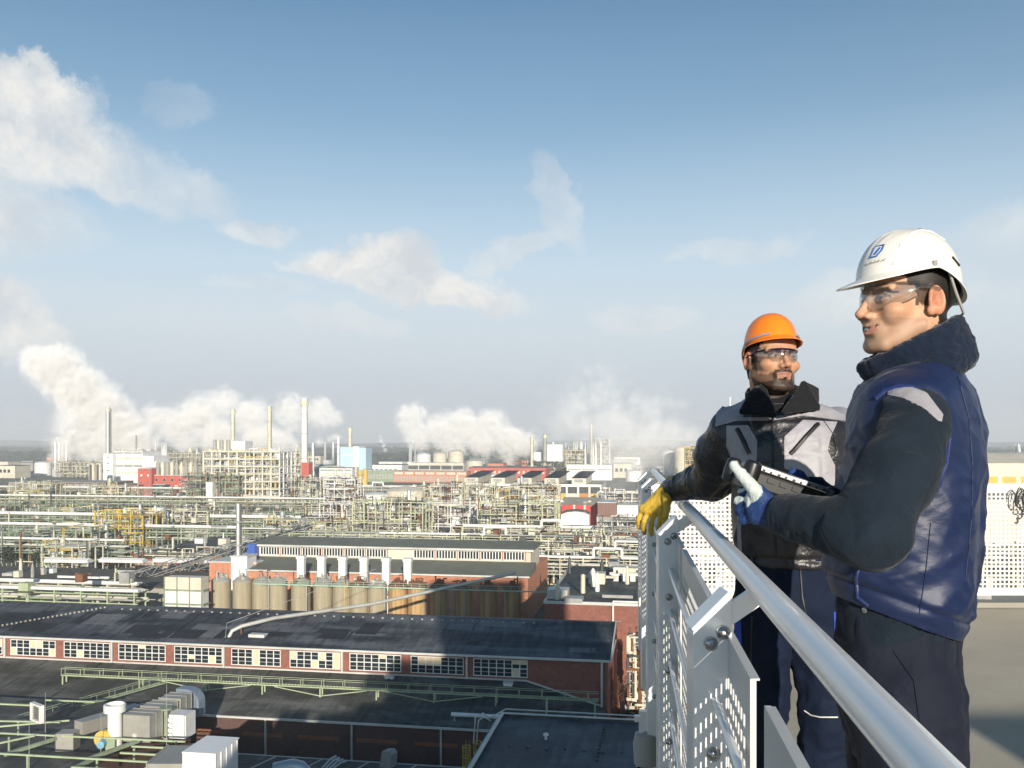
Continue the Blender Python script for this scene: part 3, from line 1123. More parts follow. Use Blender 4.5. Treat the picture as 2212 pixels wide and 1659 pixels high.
def roof_junk(t, wd, dp, zt, n, seed, mats=None):
    r = random.Random(seed)
    mats = mats or [M_WHITE, M_GREY, M_PIPE, M_CREAM]
    for m_ in mats:
        b = MB()
        for _ in range(max(1, n // len(mats))):
            x, y = r.uniform(1, wd - 1), r.uniform(1, dp - 1)
            k = r.random()
            if k < 0.45:
                s = r.uniform(0.6, 2.2)
                b.box(x - s, x + s, y - s, y + s, zt + 0.43, zt + 0.43 + r.uniform(0.8, 2.6))
            elif k < 0.8:
                b.lathe((x, y, zt + 0.43), [(0.5, 0), (0.5, r.uniform(1, 4)), (0.2, 4.2)], 7)
            else:
                L = r.uniform(4, 14)
                b.box(x, min(wd, x + L), y - 0.3, y + 0.3, zt + 1.2, zt + 1.8)
        o = b.build('rooftop_plant', m_, t)
        tag(o, kind='stuff')


def unit(lab, xl, xr, ybase, h, depth, frame, seed, cat='process unit', name='process_unit', bay=6.0, lev=5.0, dens=1.0, D=None,
         vm=None, pm=None, rz=PA, columns=2, grp=None, fw=0.42):
    """open steel structure full of vessels and pipes"""
    if D is None:
        D = H * FV / (ybase - 950)
    wd = (xr - xl) / FV * D
    a = W(xl, ybase, D)
    t = thing(name, lab, cat, (a.x, D, 0), rz, grp)
    r = random.Random(seed)
    nx, ny, nz = max(1, round(wd / bay)), max(1, round(depth / bay)), max(1, round(h / lev))
    bx, by, bz = wd / nx, depth / ny, h / nz
    f = MB()
    for i in range(nx + 1):
        for j in range(ny + 1):
            ht = nz * bz + (r.uniform(0, 3) if r.random() < 0.25 else 0)
            f.box(i * bx - fw / 2, i * bx + fw / 2, j * by - fw / 2, j * by + fw / 2, 0, ht)
    for k in range(1, nz + 1):
        z = k * bz
        for j in range(ny + 1):
            f.box(-fw / 2, wd + fw / 2, j * by - fw * 0.45, j * by + fw * 0.45, z - fw * 0.9, z - 0.01)
        for i in range(nx + 1):
            f.box(i * bx - fw * 0.4, i * bx + fw * 0.4, 0.02, depth - 0.02, z - fw * 0.8, z - 0.05)
        # railing
        f.box(0, wd, -0.35, -0.25, z + 1.0, z + 1.12).box(0, wd, -0.35, -0.27, z + 0.5, z + 0.58)
    for _ in range(max(2, nx * nz // 5)):
        i, k = r.randrange(nx), r.randrange(nz)
        s = r.choice((0, 1))
        f.bar(((i + s) * bx, -0.06, k * bz), ((i + 1 - s) * bx, -0.06, (k + 1) * bz), 0.25)
    fo = f.build('steel_frame', frame, t)
    d = MB()
    for k in range(1, nz + 1):
        for i in range(nx):
            for j in range(ny):
                if r.random() < 0.55:
                    d.box(i * bx + 0.2, (i + 1) * bx - 0.2, j * by + 0.2, (j + 1) * by - 0.2, k * bz - 0.2, k * bz - 0.08)
    if d.v:
        tag(d.build('floor_plate', M_GREY, t), kind='stuff')
    vm = vm or [M_SILVER, M_WHITE, M_GREY]
    for m_ in vm:
        b = MB()
        for _ in range(int(nx * ny * nz * 0.55 * dens / len(vm)) + 1):
            i, j, k = r.randrange(nx), r.randrange(ny), r.randrange(nz)
            cx, cy, z = (i + 0.5) * bx + r.uniform(-1, 1), (j + 0.5) * by + r.uniform(-1, 1), k * bz
            q = r.random()
            rr = r.uniform(0.6, min(1.9, bx * 0.32))
            hh = bz * r.uniform(0.5, 0.9)
            if q < 0.5:
                b.lathe((cx, cy, z), [(rr * 0.8, 0), (rr, 0.3), (rr, hh - 0.4), (rr * 0.4, hh)], 9)
            elif q < 0.75:
                b.lathe((cx - bx * 0.35, cy, z + 1.6), [(rr * 0.4, 0), (rr, 0.4), (rr, bx * 0.6), (rr * 0.4, bx * 0.7)], 9, 'x')
            else:
                b.box(cx - rr, cx + rr, cy - rr, cy + rr, z + 0.02, z + hh)
        o = b.build('vessels', m_, t, True)
        tag(o, kind='stuff')
    pm = pm or [M_PIPE, M_CREAMST, M_RUST, M_DARK, frame, M_DARK]
    for m_ in pm:
        b = MB()
        for _ in range(int(nx * ny * nz * 2.4 * dens / len(pm)) + 2):
            x, y, z = r.uniform(0, wd), r.uniform(-0.6, depth) if r.random() < 0.6 else r.uniform(-0.8, 1.5), r.uniform(1, h + 1)
            rr = r.uniform(0.08, 0.26)
            for _s in range(r.randrange(2, 4)):
                ax = r.randrange(3)
                L = r.uniform(2, 9) * r.choice((-1, 1))
                x2, y2, z2 = x, y, z
                if ax == 0:
                    x2 = min(wd, max(0, x + L * 1.5))
                elif ax == 1:
                    y2 = min(depth, max(-0.6, y + L))
                else:
                    z2 = min(h + 2, max(0.3, z + L))
                lo = (min(x, x2) - rr, min(y, y2) - rr, min(z, z2) - rr)
                hi = (max(x, x2) + rr, max(y, y2) + rr, max(z, z2) + rr)
                b.box(lo[0], hi[0], lo[1], hi[1], lo[2], hi[2])
                x, y, z = x2, y2, z2
        o = b.build('pipework', m_, t)
        tag(o, kind='stuff')
    for q in range(columns):
        b = MB()
        x, y = r.uniform(1, wd - 1), r.uniform(1, depth - 1)
        rr = r.uniform(0.7, 1.3)
        hh = h * r.uniform(1.05, 1.3)
        b.lathe((x, y, 0), [(rr, 0), (rr, hh * 0.6), (rr * 0.8, hh * 0.62), (rr * 0.8, hh), (rr * 0.2, hh + 0.8)], 12)
        for kk in range(4):
            b.lathe((x, y, hh * (0.3 + 0.2 * kk)), [(rr, 0), (rr + 0.8, 0.05), (rr + 0.8, 0.25), (rr, 0.3)], 10)
        b.build('column', M_SILVER if q % 2 else M_CREAMST, t, True)
    return t


def rack(lab, xl, xr, ybase, z0, n, seed, D=None, frame=None, big=0, lev=2, rz=PA, grp=None, width=5.0):
    """pipe bridge carrying parallel pipes"""
    if D is None:
        D = (H - z0) * FV / (ybase - 950)
    a = W(xl, ybase, D)
    L = (xr - xl) / FV * D / max(0.3, (math.cos(rz) if rz == PA else 1.0))
    t = thing('pipe_bridge', lab, 'pipe bridge', (a.x, D, 0), rz, grp)
    r = random.Random(seed)
    frame = frame or M_GREEN
    f = MB()
    k = 0
    x = 0.0
    while x <= L + 0.1:
        for y in (0, width):
            f.box(x - 0.17, x + 0.17, y - 0.17, y + 0.17, 0, z0 + 2.3 * (lev - 1) + 0.3)
        for q in range(lev):
            f.box(x - 0.15, x + 0.15, -0.1, width + 0.1, z0 + q * 2.3 - 0.35, z0 + q * 2.3)
        x += 7.5
    for q in range(lev):
        for y in (0, width):
            f.box(0, L, y - 0.12, y + 0.12, z0 + q * 2.3 - 0.62, z0 + q * 2.3 - 0.36)
    f.build('steel_frame', frame, t)
    mats = [M_PIPE, M_SILVER, M_WHITE, M_CREAMST, M_GREEN, M_GREY]
    groups = {}
    for q in range(lev):
        for i in range(n):
            y = 0.4 + (width - 0.8) * i / max(1, n - 1)
            rr = r.uniform(0.10, 0.26)
            if big and i == 0 and q == lev - 1:
                rr = big
            a0 = 0 if r.random() < 0.8 else r.uniform(0, L * 0.4)
            a1 = L if r.random() < 0.8 else r.uniform(L * 0.6, L)
            z = z0 + q * 2.3 + rr + 0.02
            m_ = mats[0 if (big and rr == big) else r.randrange(len(mats))]
            if big and rr == big:
                b = MB()
                pts = [(a0, y, z)]
                xx = a0 + L * 0.3
                if L > 50:
                    pts += [(xx, y, z), (xx, y, z + 3), (xx + 9, y, z + 3), (xx + 9, y, z)]
                pts += [(a1, y, z)]
                for (p_, q_) in zip(pts[:-1], pts[1:]):
                    b.tube(p_, q_, rr, 9)
                b.build('main_pipe', M_WHITE, t, True)
                continue
            groups.setdefault(m_.name, (m_, MB()))[1].tube((a0, y, z), (a1, y, z), rr, 6, caps=False)
    for m_, cnt in ((M_GREY, 0.5), (M_CREAMST, 0.4), (M_RUST, 0.3), (frame, 0.5), (M_DARK, 0.3)):
        b = groups.setdefault(m_.name, (m_, MB()))[1]
        for _ in range(int(L / 7.5 * cnt * 3)):
            x, y, z = r.uniform(0, L), r.uniform(-1.5, width + 1.5), r.uniform(0, z0 + 2.3 * lev + 1.5)
            k = r.random()
            q = r.uniform(0.12, 0.3)
            if k < 0.35:
                b.box(x - q, x + q, y - q, y + q, r.uniform(0, 3), z)
            elif k < 0.65:
                b.box(x, min(L, x + r.uniform(2, 8)), y - q, y + q, z - q, z + q)
            elif k < 0.85:
                b.box(x - q, x + q, y - 2.5, y + 2.5, z - q, z + q)
            else:
                s_ = r.uniform(0.5, 1.5)
                b.box(x - s_, x + s_, y - s_, y + s_, z - s_, z + s_)
    for m_, b in groups.values():
        tag(b.build('pipework', m_, t, True), kind='stuff')
    return t


def tank(lab, xv, ytop, D, dia, mat, hgt=None, dome=0.15, z0=0.0, grp=None, name='storage_tank', stairs=True):
    p = W(xv, ytop, D)
    t = thing(name, lab, 'tank', (p.x, p.y, z0), 0, grp)
    h = p.z - z0 if hgt is None else hgt
    r_ = dia / 2
    b = MB()
    b.lathe((0, 0, 0), [(r_, 0), (r_, h * 0.5), (r_, h)], 26)
    b.build('shell', mat, t, True)
    b = MB()
    b.lathe((0, 0, h), [(r_ + 0.08, 0.004), (r_ + 0.08, 0.18), (r_ * 0.6, dome * dia * 0.7), (r_ * 0.1, dome * dia)], 26)
    b.build('roof', mat, t, True)
    if stairs:
        b = MB()
        n = 24
        for k in range(n):
            a = -2.4 + 1.7 * k / n
            q = Vector((math.cos(a) * (r_ + 0.4), math.sin(a) * (r_ + 0.4), h * (k + 0.5) / n))
            b.obox(q, (0.35, 0, 0), (0, 0.35, 0), (0, 0, 0.06))
            if k % 3 == 0:
                b.bar(q, q + Vector((0, 0, 1.1)), 0.08)
        b.build('stairs', M_GREY, t)
    return t
# ================================================================== near roofs at the foot of the picture
# dark flat roof at the lower right
p = G(1085, 1546, 12.0)
fr = thing('flat_roofed_block', 'dark flat roofed block in the tower shadow beside the yellow ladder cage', 'building', (p.x, p.y, 0), PA)
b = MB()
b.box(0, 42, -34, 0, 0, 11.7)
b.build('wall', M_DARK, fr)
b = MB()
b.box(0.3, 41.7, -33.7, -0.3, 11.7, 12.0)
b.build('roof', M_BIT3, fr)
b = MB()
b.box(-0.15, 42.2, -0.3, 0.2, 11.7, 12.35).box(-0.15, 0.25, -34, -0.3, 11.7, 12.35)
b.build('parapet', M_DARK, fr)
b = MB()
b.box(-0.2, 42.2, -0.28, 0.24, 12.354, 12.44).box(-0.2, 0.3, -34, -0.3, 12.354, 12.44)
b.build('coping', M_TRIM, fr)
b = MB()
for k in range(14):
    b.box(3 + k * 2.3, 3.25 + k * 2.3, -12.2 - 0.3 * (k % 3), -11.9, 12.004, 12.2)
for k in range(11):
    b.box(14.0, 14.3, -2.5 - k * 1.3, -2.2 - k * 1.3, 12.004, 12.25)
tag(b.build('roof_spacer', M_DARK, fr), kind='stuff')
for (x, y) in ((7.2, -8.8), (21, -6)):
    b = MB()
    b.lathe((x, y, 12.0), [(0.16, 0), (0.16, 0.5), (0.34, 0.52), (0.34, 0.75), (0.05, 0.9)], 12)
    b.build('vent_pipe', M_WHITE, fr, True)
# hooked pipe and cable tray along its left edge
cb = thing('conduit', 'curved pale conduit hooking over the corner of the dark flat roof', 'conduit', (p.x, p.y, 0), PA)
b = MB()
b.path([(-3.4, -3.0, 9), (-3.2, -2.8, 12.4), (-2.3, -2.2, 12.9), (-1.4, -1.8, 12.2), (-0.6, -1.6, 12.6), (0.6, -0.5, 13.1), (26, -0.3, 13.0)], 0.10, 8)
b.path([(-2.9, -3.4, 9), (-2.7, -3.2, 12.2), (-2.0, -2.6, 12.5), (-1.2, -2.2, 11.9)], 0.10, 8)
b.build('pipe', M_TRIM, cb, True)
b = MB()
for k in range(26):
    b.bar((-1.0, -k * 1.3, 11.2), (-0.3, -k * 1.3, 11.2), 0.1)
b.bar((-1.0, 1, 11.2), (-1.0, -33, 11.2), 0.12).bar((-0.3, 1, 11.2), (-0.3, -33, 11.2), 0.12)
b.build('cable_tray', M_GREEN, cb)
# white handrail length over the skirt
p = G(975, 1540, 8.5)
wr = thing('service_pipe', 'white lagged pipe on short stands in front of the dark flat roof', 'pipe', (p.x, p.y, 0), PA)
b = MB()
b.tube((0, 0, 8.3), (9.5, 0, 8.3), 0.32, 10).tube((9.5, 0, 8.3), (18.5, 0, 8.15), 0.2, 10)
b.build('tube', M_WHITE, wr, True)
for x in (0.4, 4.2, 8.6, 13.5):
    b = MB()
    b.box(x, x + 0.2, -0.1, 0.1, 3, 8.1)
    b.build('stand', M_GREY, wr)
# yellow ladder cage
p = G(1020, 1606, 9.8)
lc = thing('ladder_cage', 'yellow hooped ladder cage at the edge of the lower roof', 'ladder', (p.x, p.y, 0), PA)
for cx, zt in ((-0.75, 9.4), (0.75, 10.0)):
    b = MB()
    for z in (zt, zt - 1.4, zt - 2.8, zt - 4.2, zt - 5.6):
        for k in range(12):
            a0, a1 = 2 * math.pi * k / 12, 2 * math.pi * (k + 1) / 12
            b.bar((cx + 0.55 * math.cos(a0), 0.55 * math.sin(a0), z), (cx + 0.55 * math.cos(a1), 0.55 * math.sin(a1), z), 0.07)
    for k in range(6):
        a0 = 2 * math.pi * k / 6
        b.bar((cx + 0.55 * math.cos(a0), 0.55 * math.sin(a0), 3), (cx + 0.55 * math.cos(a0), 0.55 * math.sin(a0), zt), 0.07)
    b.build('cage', M_YELLOW, lc)
b = MB()
for k in range(22):
    b.bar((-0.95, 0.5, 3 + k * 0.3), (-0.5, 0.5, 3 + k * 0.3), 0.05)
b.bar((-0.95, 0.5, 3), (-0.95, 0.5, 10), 0.07).bar((-0.5, 0.5, 3), (-0.5, 0.5, 10), 0.07)
b.build('ladder', M_YELLOW, lc)

# low roofs between the halls and the tower
p = G(440, 1662, 4.0)
lr = thing('low_shed', 'low dark roofed shed between the long hall and the white box', 'shed', (p.x, p.y, 0), PA)
b = MB()
b.box(-14, 44, -30, 6, 0, 3.9)
b.build('wall', M_BRICKD, lr)
b = MB()
b.box(-14.2, 44.2, -30, 6.2, 3.903, 4.1)
b.build('roof', M_BIT2, lr)
b = MB()
b.box(-14.2, 44.2, 6.22, 6.4, 3.8, 4.2)
for k in range(7):
    b.bar((-6 + k * 7, 6.0, 4.2), (-10 + k * 7, -8, 4.2), 0.16)
b.build('trim', M_TRIM, lr)
p = G(838, 1618, 6.5)
vb = thing('roof_ventilator', 'grey slanted roof ventilator box in the shade below the brick front wall', 'ventilator', (p.x, p.y, 0), PA - 0.3)
b = MB()
b.prism([(-0.9, 4.1), (0.9, 4.1), (1.1, 6.0), (0.6, 6.5), (-0.5, 6.3)], -0.8, 0.8)
b.build('hood', M_GREY, vb, False, 0.05)
p = G(722, 1640, 6.0)
pb = thing('pipe_bundle', 'bundle of silver bent pipes by the shaded lower wall', 'pipe', (p.x, p.y, 0), PA)
for k in range(4):
    b = MB()
    x = k * 0.5 - 1
    b.path([(x - 0.8, -1, 4.2), (x - 0.4, -0.5, 5.0), (x + 0.3, 0.3, 5.9 - 0.15 * k), (x + 0.9, 1, 6.1 - 0.2 * k)], 0.15, 8)
    b.build('tube', M_SILVER, pb, True)
p = G(640, 1655, 5.0)
dd = thing('duct_hood', 'pale round ended duct hood at the bottom edge beside the silver pipes', 'duct', (p.x, p.y, 4.1), PA)
b = MB()
b.path([(-3.0, -0.6, 0.5), (-0.5, 0, 0.9), (0.6, 0.2, 0.7), (1.6, 0.3, -0.2)], [0.9, 1.0, 0.9, 0.8], 16)
b.build('shell', M_SILVER, dd, True)

# ---- roof with ducts at the lower left
zR = 9.0
p = G(0, 1500, zR)
ar = thing('annex_roof', 'brown black flat annex roof under the green grid of beams', 'roof', (p.x, p.y, 0), PA)
p2 = G(560, 1560, zR)
b = MB()
b.box(-20, 34, -52, -1.5, 0, zR - 0.3)
b.build('wall', MATS['shaded_brown_brick'], ar)
b = MB()
b.box(-20.3, 34.3, -52, -1.2, zR - 0.297, zR)
b.build('roof', M_BIT2, ar)


def lframe(lx, ly):
    return (lx, ly)


gs = thing('beam_grid', 'grid of pale green steel beams standing over the lower left roof', 'steel grid', (0, 0, 0))
for (x0, y0, x1, y1, z) in ((-10, 1520, 80, 1524, 11), (100, 1512, 205, 1516, 11.5), (-10, 1557, 130, 1560, 11), (215, 1550, 370, 1562, 11),
                            (-10, 1583, 400, 1602, 11), (-10, 1627, 360, 1648, 11), (155, 1657, 330, 1668, 11), (285, 1529, 400, 1533, 11),
                            (285, 1612, 415, 1618, 11), (260, 1626, 410, 1634, 11), (-10, 1570, 150, 1556, 11), (-10, 1607, 75, 1589, 11)):
    a, c = G(x0, y0, z), G(x1, y1, z)
    m = MB()
    m.bar(a, c, 0.26, 0.2)
    L = (c - a).length
    m.build('beam', M_GREENW, gs)
for (x0, y0, x1, y1, z) in ((10, 1630, 150, 1586, 10.7), (190, 1640, 300, 1600, 10.7), (330, 1690, 470, 1608, 10.7), (100, 1690, 200, 1640, 10.7)):
    a, c = G(x0, y0, z), G(x1, y1, z)
    m = MB()
    m.bar(a, c, 0.4, 0.45)
    m.build('beam', M_GREEN, gs)
m_ = []
for (xv, yv) in ((40, 1557), (140, 1588), (250, 1553), (330, 1560), (60, 1630), (210, 1638), (330, 1647), (290, 1615), (380, 1600), (20, 1590)):
    a = G(xv, yv, 11)
    m = MB()
    m.box(a.x - 0.12, a.x + 0.12, a.y - 0.12, a.y + 0.12, zR, 10.9)
    m.build('post', M_GREEN, gs)
for (xv, yt, yb, lab) in ((98, 1496, 1600, 'thin grey lightning rod beside the white framed opening'), (63, 1560, 1670, 'thin grey lightning rod nearest the bottom left corner'),
                          (218, 1540, 1625, 'thin short lightning rod above the green beams'), (360, 1450, 1650, 'tall thin lightning rod rising in front of the gangway end')):
    a = G(xv, yb, zR + 0.4)
    zt = zf(yt, a.y)
    t = thing('lightning_rod', lab, 'rod', (a.x, a.y, zR))
    b = MB()
    b.tube((0, 0, 0.4), (0, 0, zt - zR), 0.05, 6, 0.02)
    b.build('rod', M_GREY, t)
    b = MB()
    b.lathe((0, 0, 0), [(0.4, 0), (0.4, 0.35), (0.1, 0.4)], 10)
    b.build('foot', M_CONC, t)
M_DUCT = material('grey_duct_sheet', (0.36, 0.35, 0.31), 0.5, 0.2, var=0.08, scale=0.8, dirt=(0.24, 0.22, 0.18), dirt_amt=0.4)
# white capped stack
a = G(248, 1604, 10.0)
zt = zf(1520, a.y)
t = thing('vent_stack', 'white vent stack with wide collar standing left of the grey duct boxes', 'vent stack', (a.x, a.y, 9.6))
b = MB()
b.lathe((0, 0, 0), [(0.92, 0), (0.88, zt - 9.6 - 1.1)], 20)
b.build('shaft', M_WHITE, t, True)
b = MB()
b.lathe((0, 0, zt - 9.6 - 1.1), [(1.05, 0), (1.4, 0.1), (1.4, 1.0), (1.2, 1.1), (1.15, 0.6)], 20)
b.build('collar', M_WHITE, t, True)
# grey duct boxes in a row, going away
fa = G(257, 1600, 10.0)
du = thing('duct_boxes', 'row of three big grey duct boxes with the nearest one showing a round port', 'duct', (fa.x, fa.y, 10.0), PA - 0.02)
sc = fa.y / FV
for k, (y, w_, h_, m_) in enumerate(((0, 72 * sc, 56 * sc, M_DUCT), (4.0, 62 * sc, 56 * sc, M_DUCT), (7.6, 54 * sc, 58 * sc, M_DUCT))):
    b = MB()
    b.box(0.5 * k, 0.5 * k + w_, y, y + 3.2, 0, h_)
    for q in (0.15, 1.6, 3.0):
        b.box(0.5 * k - 0.07, 0.5 * k + w_ + 0.07, y + q - 0.08, y + q + 0.08, -0.05, h_ + 0.07)
    b.build('duct_section', m_, du)
    b = MB()
    b.box(0.5 * k + 0.4, 0.5 * k + w_ - 0.1, y + 3.202, y + 3.8, 0.4, h_ - 0.5)
    b.build('bellows', M_DARK, du)
b = MB()
b.lathe((76 * sc * 0.5, -0.02, 0.8), [(0.34, -0.1), (0.34, 0.0)], 14, 'y')
b.build('port', M_TRIM, du)
b = MB()
ctr = Vector((10.6, 20, 0))
pp = []
for k in range(9):
    a_ = math.pi / 2 * k / 8
    pp.append((1.4 + 2.2 * math.sin(a_) * 1.0, 60 * sc + 0.2 - 2.0 * (1 - math.cos(a_))))
poly = [(0, 0), (0, 60 * sc + 0.2)] + pp + [(3.6, 0)]
b.prism([(x + 1.4, z) for x, z in poly], 11.4, 13.2)
b.build('elbow', material('blue_grey_sheet', (0.22, 0.27, 0.33), 0.5, 0.2, var=0.1), du)
# second and third ducts
a, c = G(170, 1572, 11.5), G(315, 1500, 12.0)
d2 = thing('duct', 'long grey rectangular duct behind the white stack with a rounded end', 'duct', (0, 0, 0))
b = MB()
b.bar(a, G(300, 1534, 11.5), 1.9, 1.7)
b.build('duct_section', M_DUCT, d2)
b = MB()
b.path([G(300, 1534, 11.5), G(316, 1531, 11.3), G(328, 1536, 10.6)], 0.9, 12)
b.build('elbow', M_DUCT, d2, True)
a = G(145, 1585, 11)
b = MB()
b.box(a.x - 1.1, a.x + 1.3, a.y - 1, a.y + 1, 9, 11.3)
b.build('fan_box', M_DUCT, d2)
d3 = thing('duct', 'grey box duct with bent end just behind the white box', 'duct', (0, 0, 0))
a = G(392, 1664, 10.5)
b = MB()
b.box(a.x - 3.3, a.x + 3.0, a.y - 2, a.y + 4.4, 8.5, 12.0)
b.box(a.x - 3.4, a.x - 3.2, a.y - 2.1, a.y + 4.5, 8.5, 12.1)
b.build('duct_section', M_DUCT, d3)
b = MB()
b.bar((a.x + 1.6, a.y + 4.4, 10.2), tuple(G(430, 1622, 10.0)), 2.2, 2.2)
b.build('duct_arm', M_DUCT, d3)
b = MB()
q = G(430, 1622, 10.0)
b.path([q, q + Vector((1.6, 1.4, -0.2)), q + Vector((2.3, 1.7, -1.6))], 1.05, 14)
b.build('elbow', M_DUCT, d3, True)
# white box at the bottom
a = G(396, 1690, 11.0)
s2 = a.y / FV
wb = thing('white_box', 'big bright white ribbed metal box at the bottom edge', 'box', (a.x, a.y, 8.0), PA)
zt = zf(1626, a.y)
b = MB()
b.box(0, 74 * s2, 0, 5.5, 0, zt - 8)
for k in range(5):
    b.box(k * 74 * s2 / 4 - 0.06, k * 74 * s2 / 4 + 0.06, -0.08, -0.003, 0, zt - 8)
    b.box(74 * s2 + 0.003, 74 * s2 + 0.08, 0.0 + k * 1.3, 0.12 + k * 1.3, 0, zt - 8)
b.box(-0.12, 74 * s2 + 0.12, -0.12, 5.6, zt - 7.996, zt - 7.85)
b.build('housing', material('bright_white_sheet', (0.82, 0.82, 0.8), 0.4, var=0.04), wb)
b = MB()
b.box(-0.2, 74 * s2 + 0.2, -0.1, 5.5, -2, -0.004)
b.build('base_frame', M_GREEN, wb)
# white framed opening (far left) and yellow motor
a = G(80, 1560, 11.0)
wf = thing('louvre_box', 'white framed louvre box on the green beams near the left edge', 'louvre', (a.x, a.y, 10.0), PA - 0.5)
b = MB()
b.box(-1.5, 1.5, -0.3, 0.3, 1.1, 1.35).box(-1.5, 1.5, -0.3, 0.3, 3.3, 3.55).box(-1.5, -1.2, -0.3, 0.3, 1.35, 3.3).box(1.2, 1.5, -0.3, 0.3, 1.35, 3.3)
b.build('frame', M_WHITE, wf)
b = MB()
for k in range(8):
    b.bar((-1.2, 0, 1.5 + k * 0.24), (1.2, 0, 1.5 + k * 0.24), 0.3, 0.05)
b.build('louvre', M_DUCT, wf)
a = G(224, 1607, 10.0)
mo = thing('fan_motor', 'yellow fan housing with blue motor at the foot of the white stack', 'fan', (a.x, a.y, 9.4))
b = MB()
b.lathe((0, 0, 1.3), [(0.3, -0.4), (1.15, -0.35), (1.15, 0.35), (0.3, 0.4)], 16, 'y')
b.build('fan_housing', M_YELLOW, mo, True)
b = MB()
b.lathe((0.3, -1.2, 1.0), [(0.2, -0.5), (0.5, -0.45), (0.5, 0.7), (0.2, 0.75)], 12, 'y')
b.build('motor', material('light_blue_paint', (0.18, 0.38, 0.5), 0.5), mo, True)
b = MB()
b.box(0.6, 1.8, -0.8, 0.6, 0, 1.6).tube((1.2, -0.1, 1.6), (1.2, -0.1, 2.6), 0.25, 8)
b.build('gearbox', M_GREEN, mo)
a = G(372, 1590, 9.5)
fu = thing('filter_unit', 'white filter unit with green topped valve right of the grey duct boxes', 'filter', (a.x, a.y, 9.2), PA)
b = MB()
b.box(-1.6, 2.0, 0, 2.6, 0, 3.2)
for k in range(4):
    b.box(-1.4, 0.2, -0.5, -0.003, 0.3 + k * 0.7, 0.75 + k * 0.7)
b.build('housing', M_WHITE, fu)
b = MB()
b.lathe((-0.6, -0.6, 0), [(0.3, 0), (0.3, 3.9), (0.9, 4.1), (0.9, 4.35), (0.2, 4.4)], 12)
b.build('valve', M_GREEN, fu, True)

# ================================================================== right hand side: tall brick block with roof clutter
a = W(1176, 1306, 187)
rb = thing('brick_block', 'tall lit brick block with patched walls right of the long dark roofed hall', 'building', (a.x, a.y, 0), PA)
zt = 16.0
b = MB()
b.box(0, 70, 0, 55, 0, zt)
b.build('wall', M_BRICKD, rb)
b = MB()
b.box(0.4, 69.6, 0.4, 54.6, zt + 0.003, zt + 0.25)
b.build('roof', M_BIT2, rb)
b = MB()
b.box(-0.2, 70.2, -0.25, 0.3, zt + 0.004, zt + 0.6).box(-0.2, 0.3, 0.3, 55, zt + 0.004, zt + 0.6)
b.build('coping', M_TRIM, rb)
mp = material('lighter_brick_patch', (0.42, 0.19, 0.12), 0.85, var=0.15, scale=2.0)
for (x0, x1, z0, z1) in ((24.5, 29, 1.5, 5.5), (19.5, 23, 1.0, 4.5), (23, 30, 7.5, 12), (31, 36, 3, 9)):
    b = MB()
    b.box(x0, x1, -0.05, -0.003, z0, z1)
    b.build('brick_patch', mp, rb)
b = MB()
b.tube((14.2, -0.4, zt + 0.9), (14.2, -0.4, 12.4), 0.2, 8).tube((14.2, -0.4, 12.4), (13.2, -0.6, 11.6), 0.2, 8).tube((13.2, -0.6, 11.6), (13.2, -0.6, 4.6), 0.22, 8).tube((13.2, -0.6, 4.6), (12.2, -0.8, 4.4), 0.22, 8)
b.tube((14.2, -0.4, zt + 0.9), (70, -0.4, zt + 0.9), 0.2, 8)
b.build('downpipe', M_WHITE, rb, True)
roof_junk(rb, 68, 52, zt, 110, 77, [M_WHITE, M_GREY, M_PIPE, M_CREAMST, M_DARK])
g2 = thing('roof_frame', 'white painted beam frame with dark openings on the brick block roof', 'frame', tuple(W(1325, 1290, 215)), PA)
b = MB()
for k in range(6):
    b.box(k * 2.0, k * 2.0 + 1.2, 0, 0.5, 3.2, 5.2)
b.box(-0.5, 12, -0.1, 0.6, 5.2, 5.6).box(-0.5, 1.0, 0, 0.5, 0, 3.2).box(9, 10.4, 0, 0.5, 0, 3.2)
b.build('beams', M_WHITE, g2)
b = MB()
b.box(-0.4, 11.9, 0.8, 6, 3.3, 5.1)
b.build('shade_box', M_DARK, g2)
# bare brown tree and scaffolding at the foot of the brick block
base = W(1336, 1556, 160)
base.z = 0
tr = thing('bare_tree', 'bare reddish brown tree against the lit brick block', 'tree', tuple(base))
R5 = random.Random(9)
b = MB()
b.path([(0, 0, 0), (0.1, 0, 2.5), (-0.1, 0.2, 5)], [0.28, 0.2, 0.12], 7)
b.build('trunk', M_RUST, tr, True)
b = MB()


def twig(p, d, L, r_, dep):
    q = p + d * L
    b.path([p, q], r_, 3, r_ * 0.6, False)
    if dep == 0:
        return
    for _ in range(3 if dep > 1 else 4):
        nd = (d + Vector((R5.uniform(-0.8, 0.8), R5.uniform(-0.8, 0.8), R5.uniform(-0.25, 0.7)))).normalized()
        twig(q, nd, L * R5.uniform(0.6, 0.85), r_ * 0.6, dep - 1)


for k in range(7):
    twig(Vector((0, 0, 2.0 + k * 0.5)), Vector((R5.uniform(-1, 1), R5.uniform(-1, 1), 0.7)).normalized(), 1.5, 0.1, 4)
b.build('crown', material('red_brown_twigs', (0.24, 0.12, 0.06), 0.9), tr)
unit('cream scaffold structure full of valves at the foot of the lit brick wall', 1357, 1400, 1556, 13.5, 8, M_CREAMST, 61, 'scaffold', 'scaffold', 2.2, 2.2, 1.3, D=158,
     vm=[M_CREAM, M_WHITE], pm=[M_CREAM, M_RUST, M_DARK], columns=0, fw=0.2)

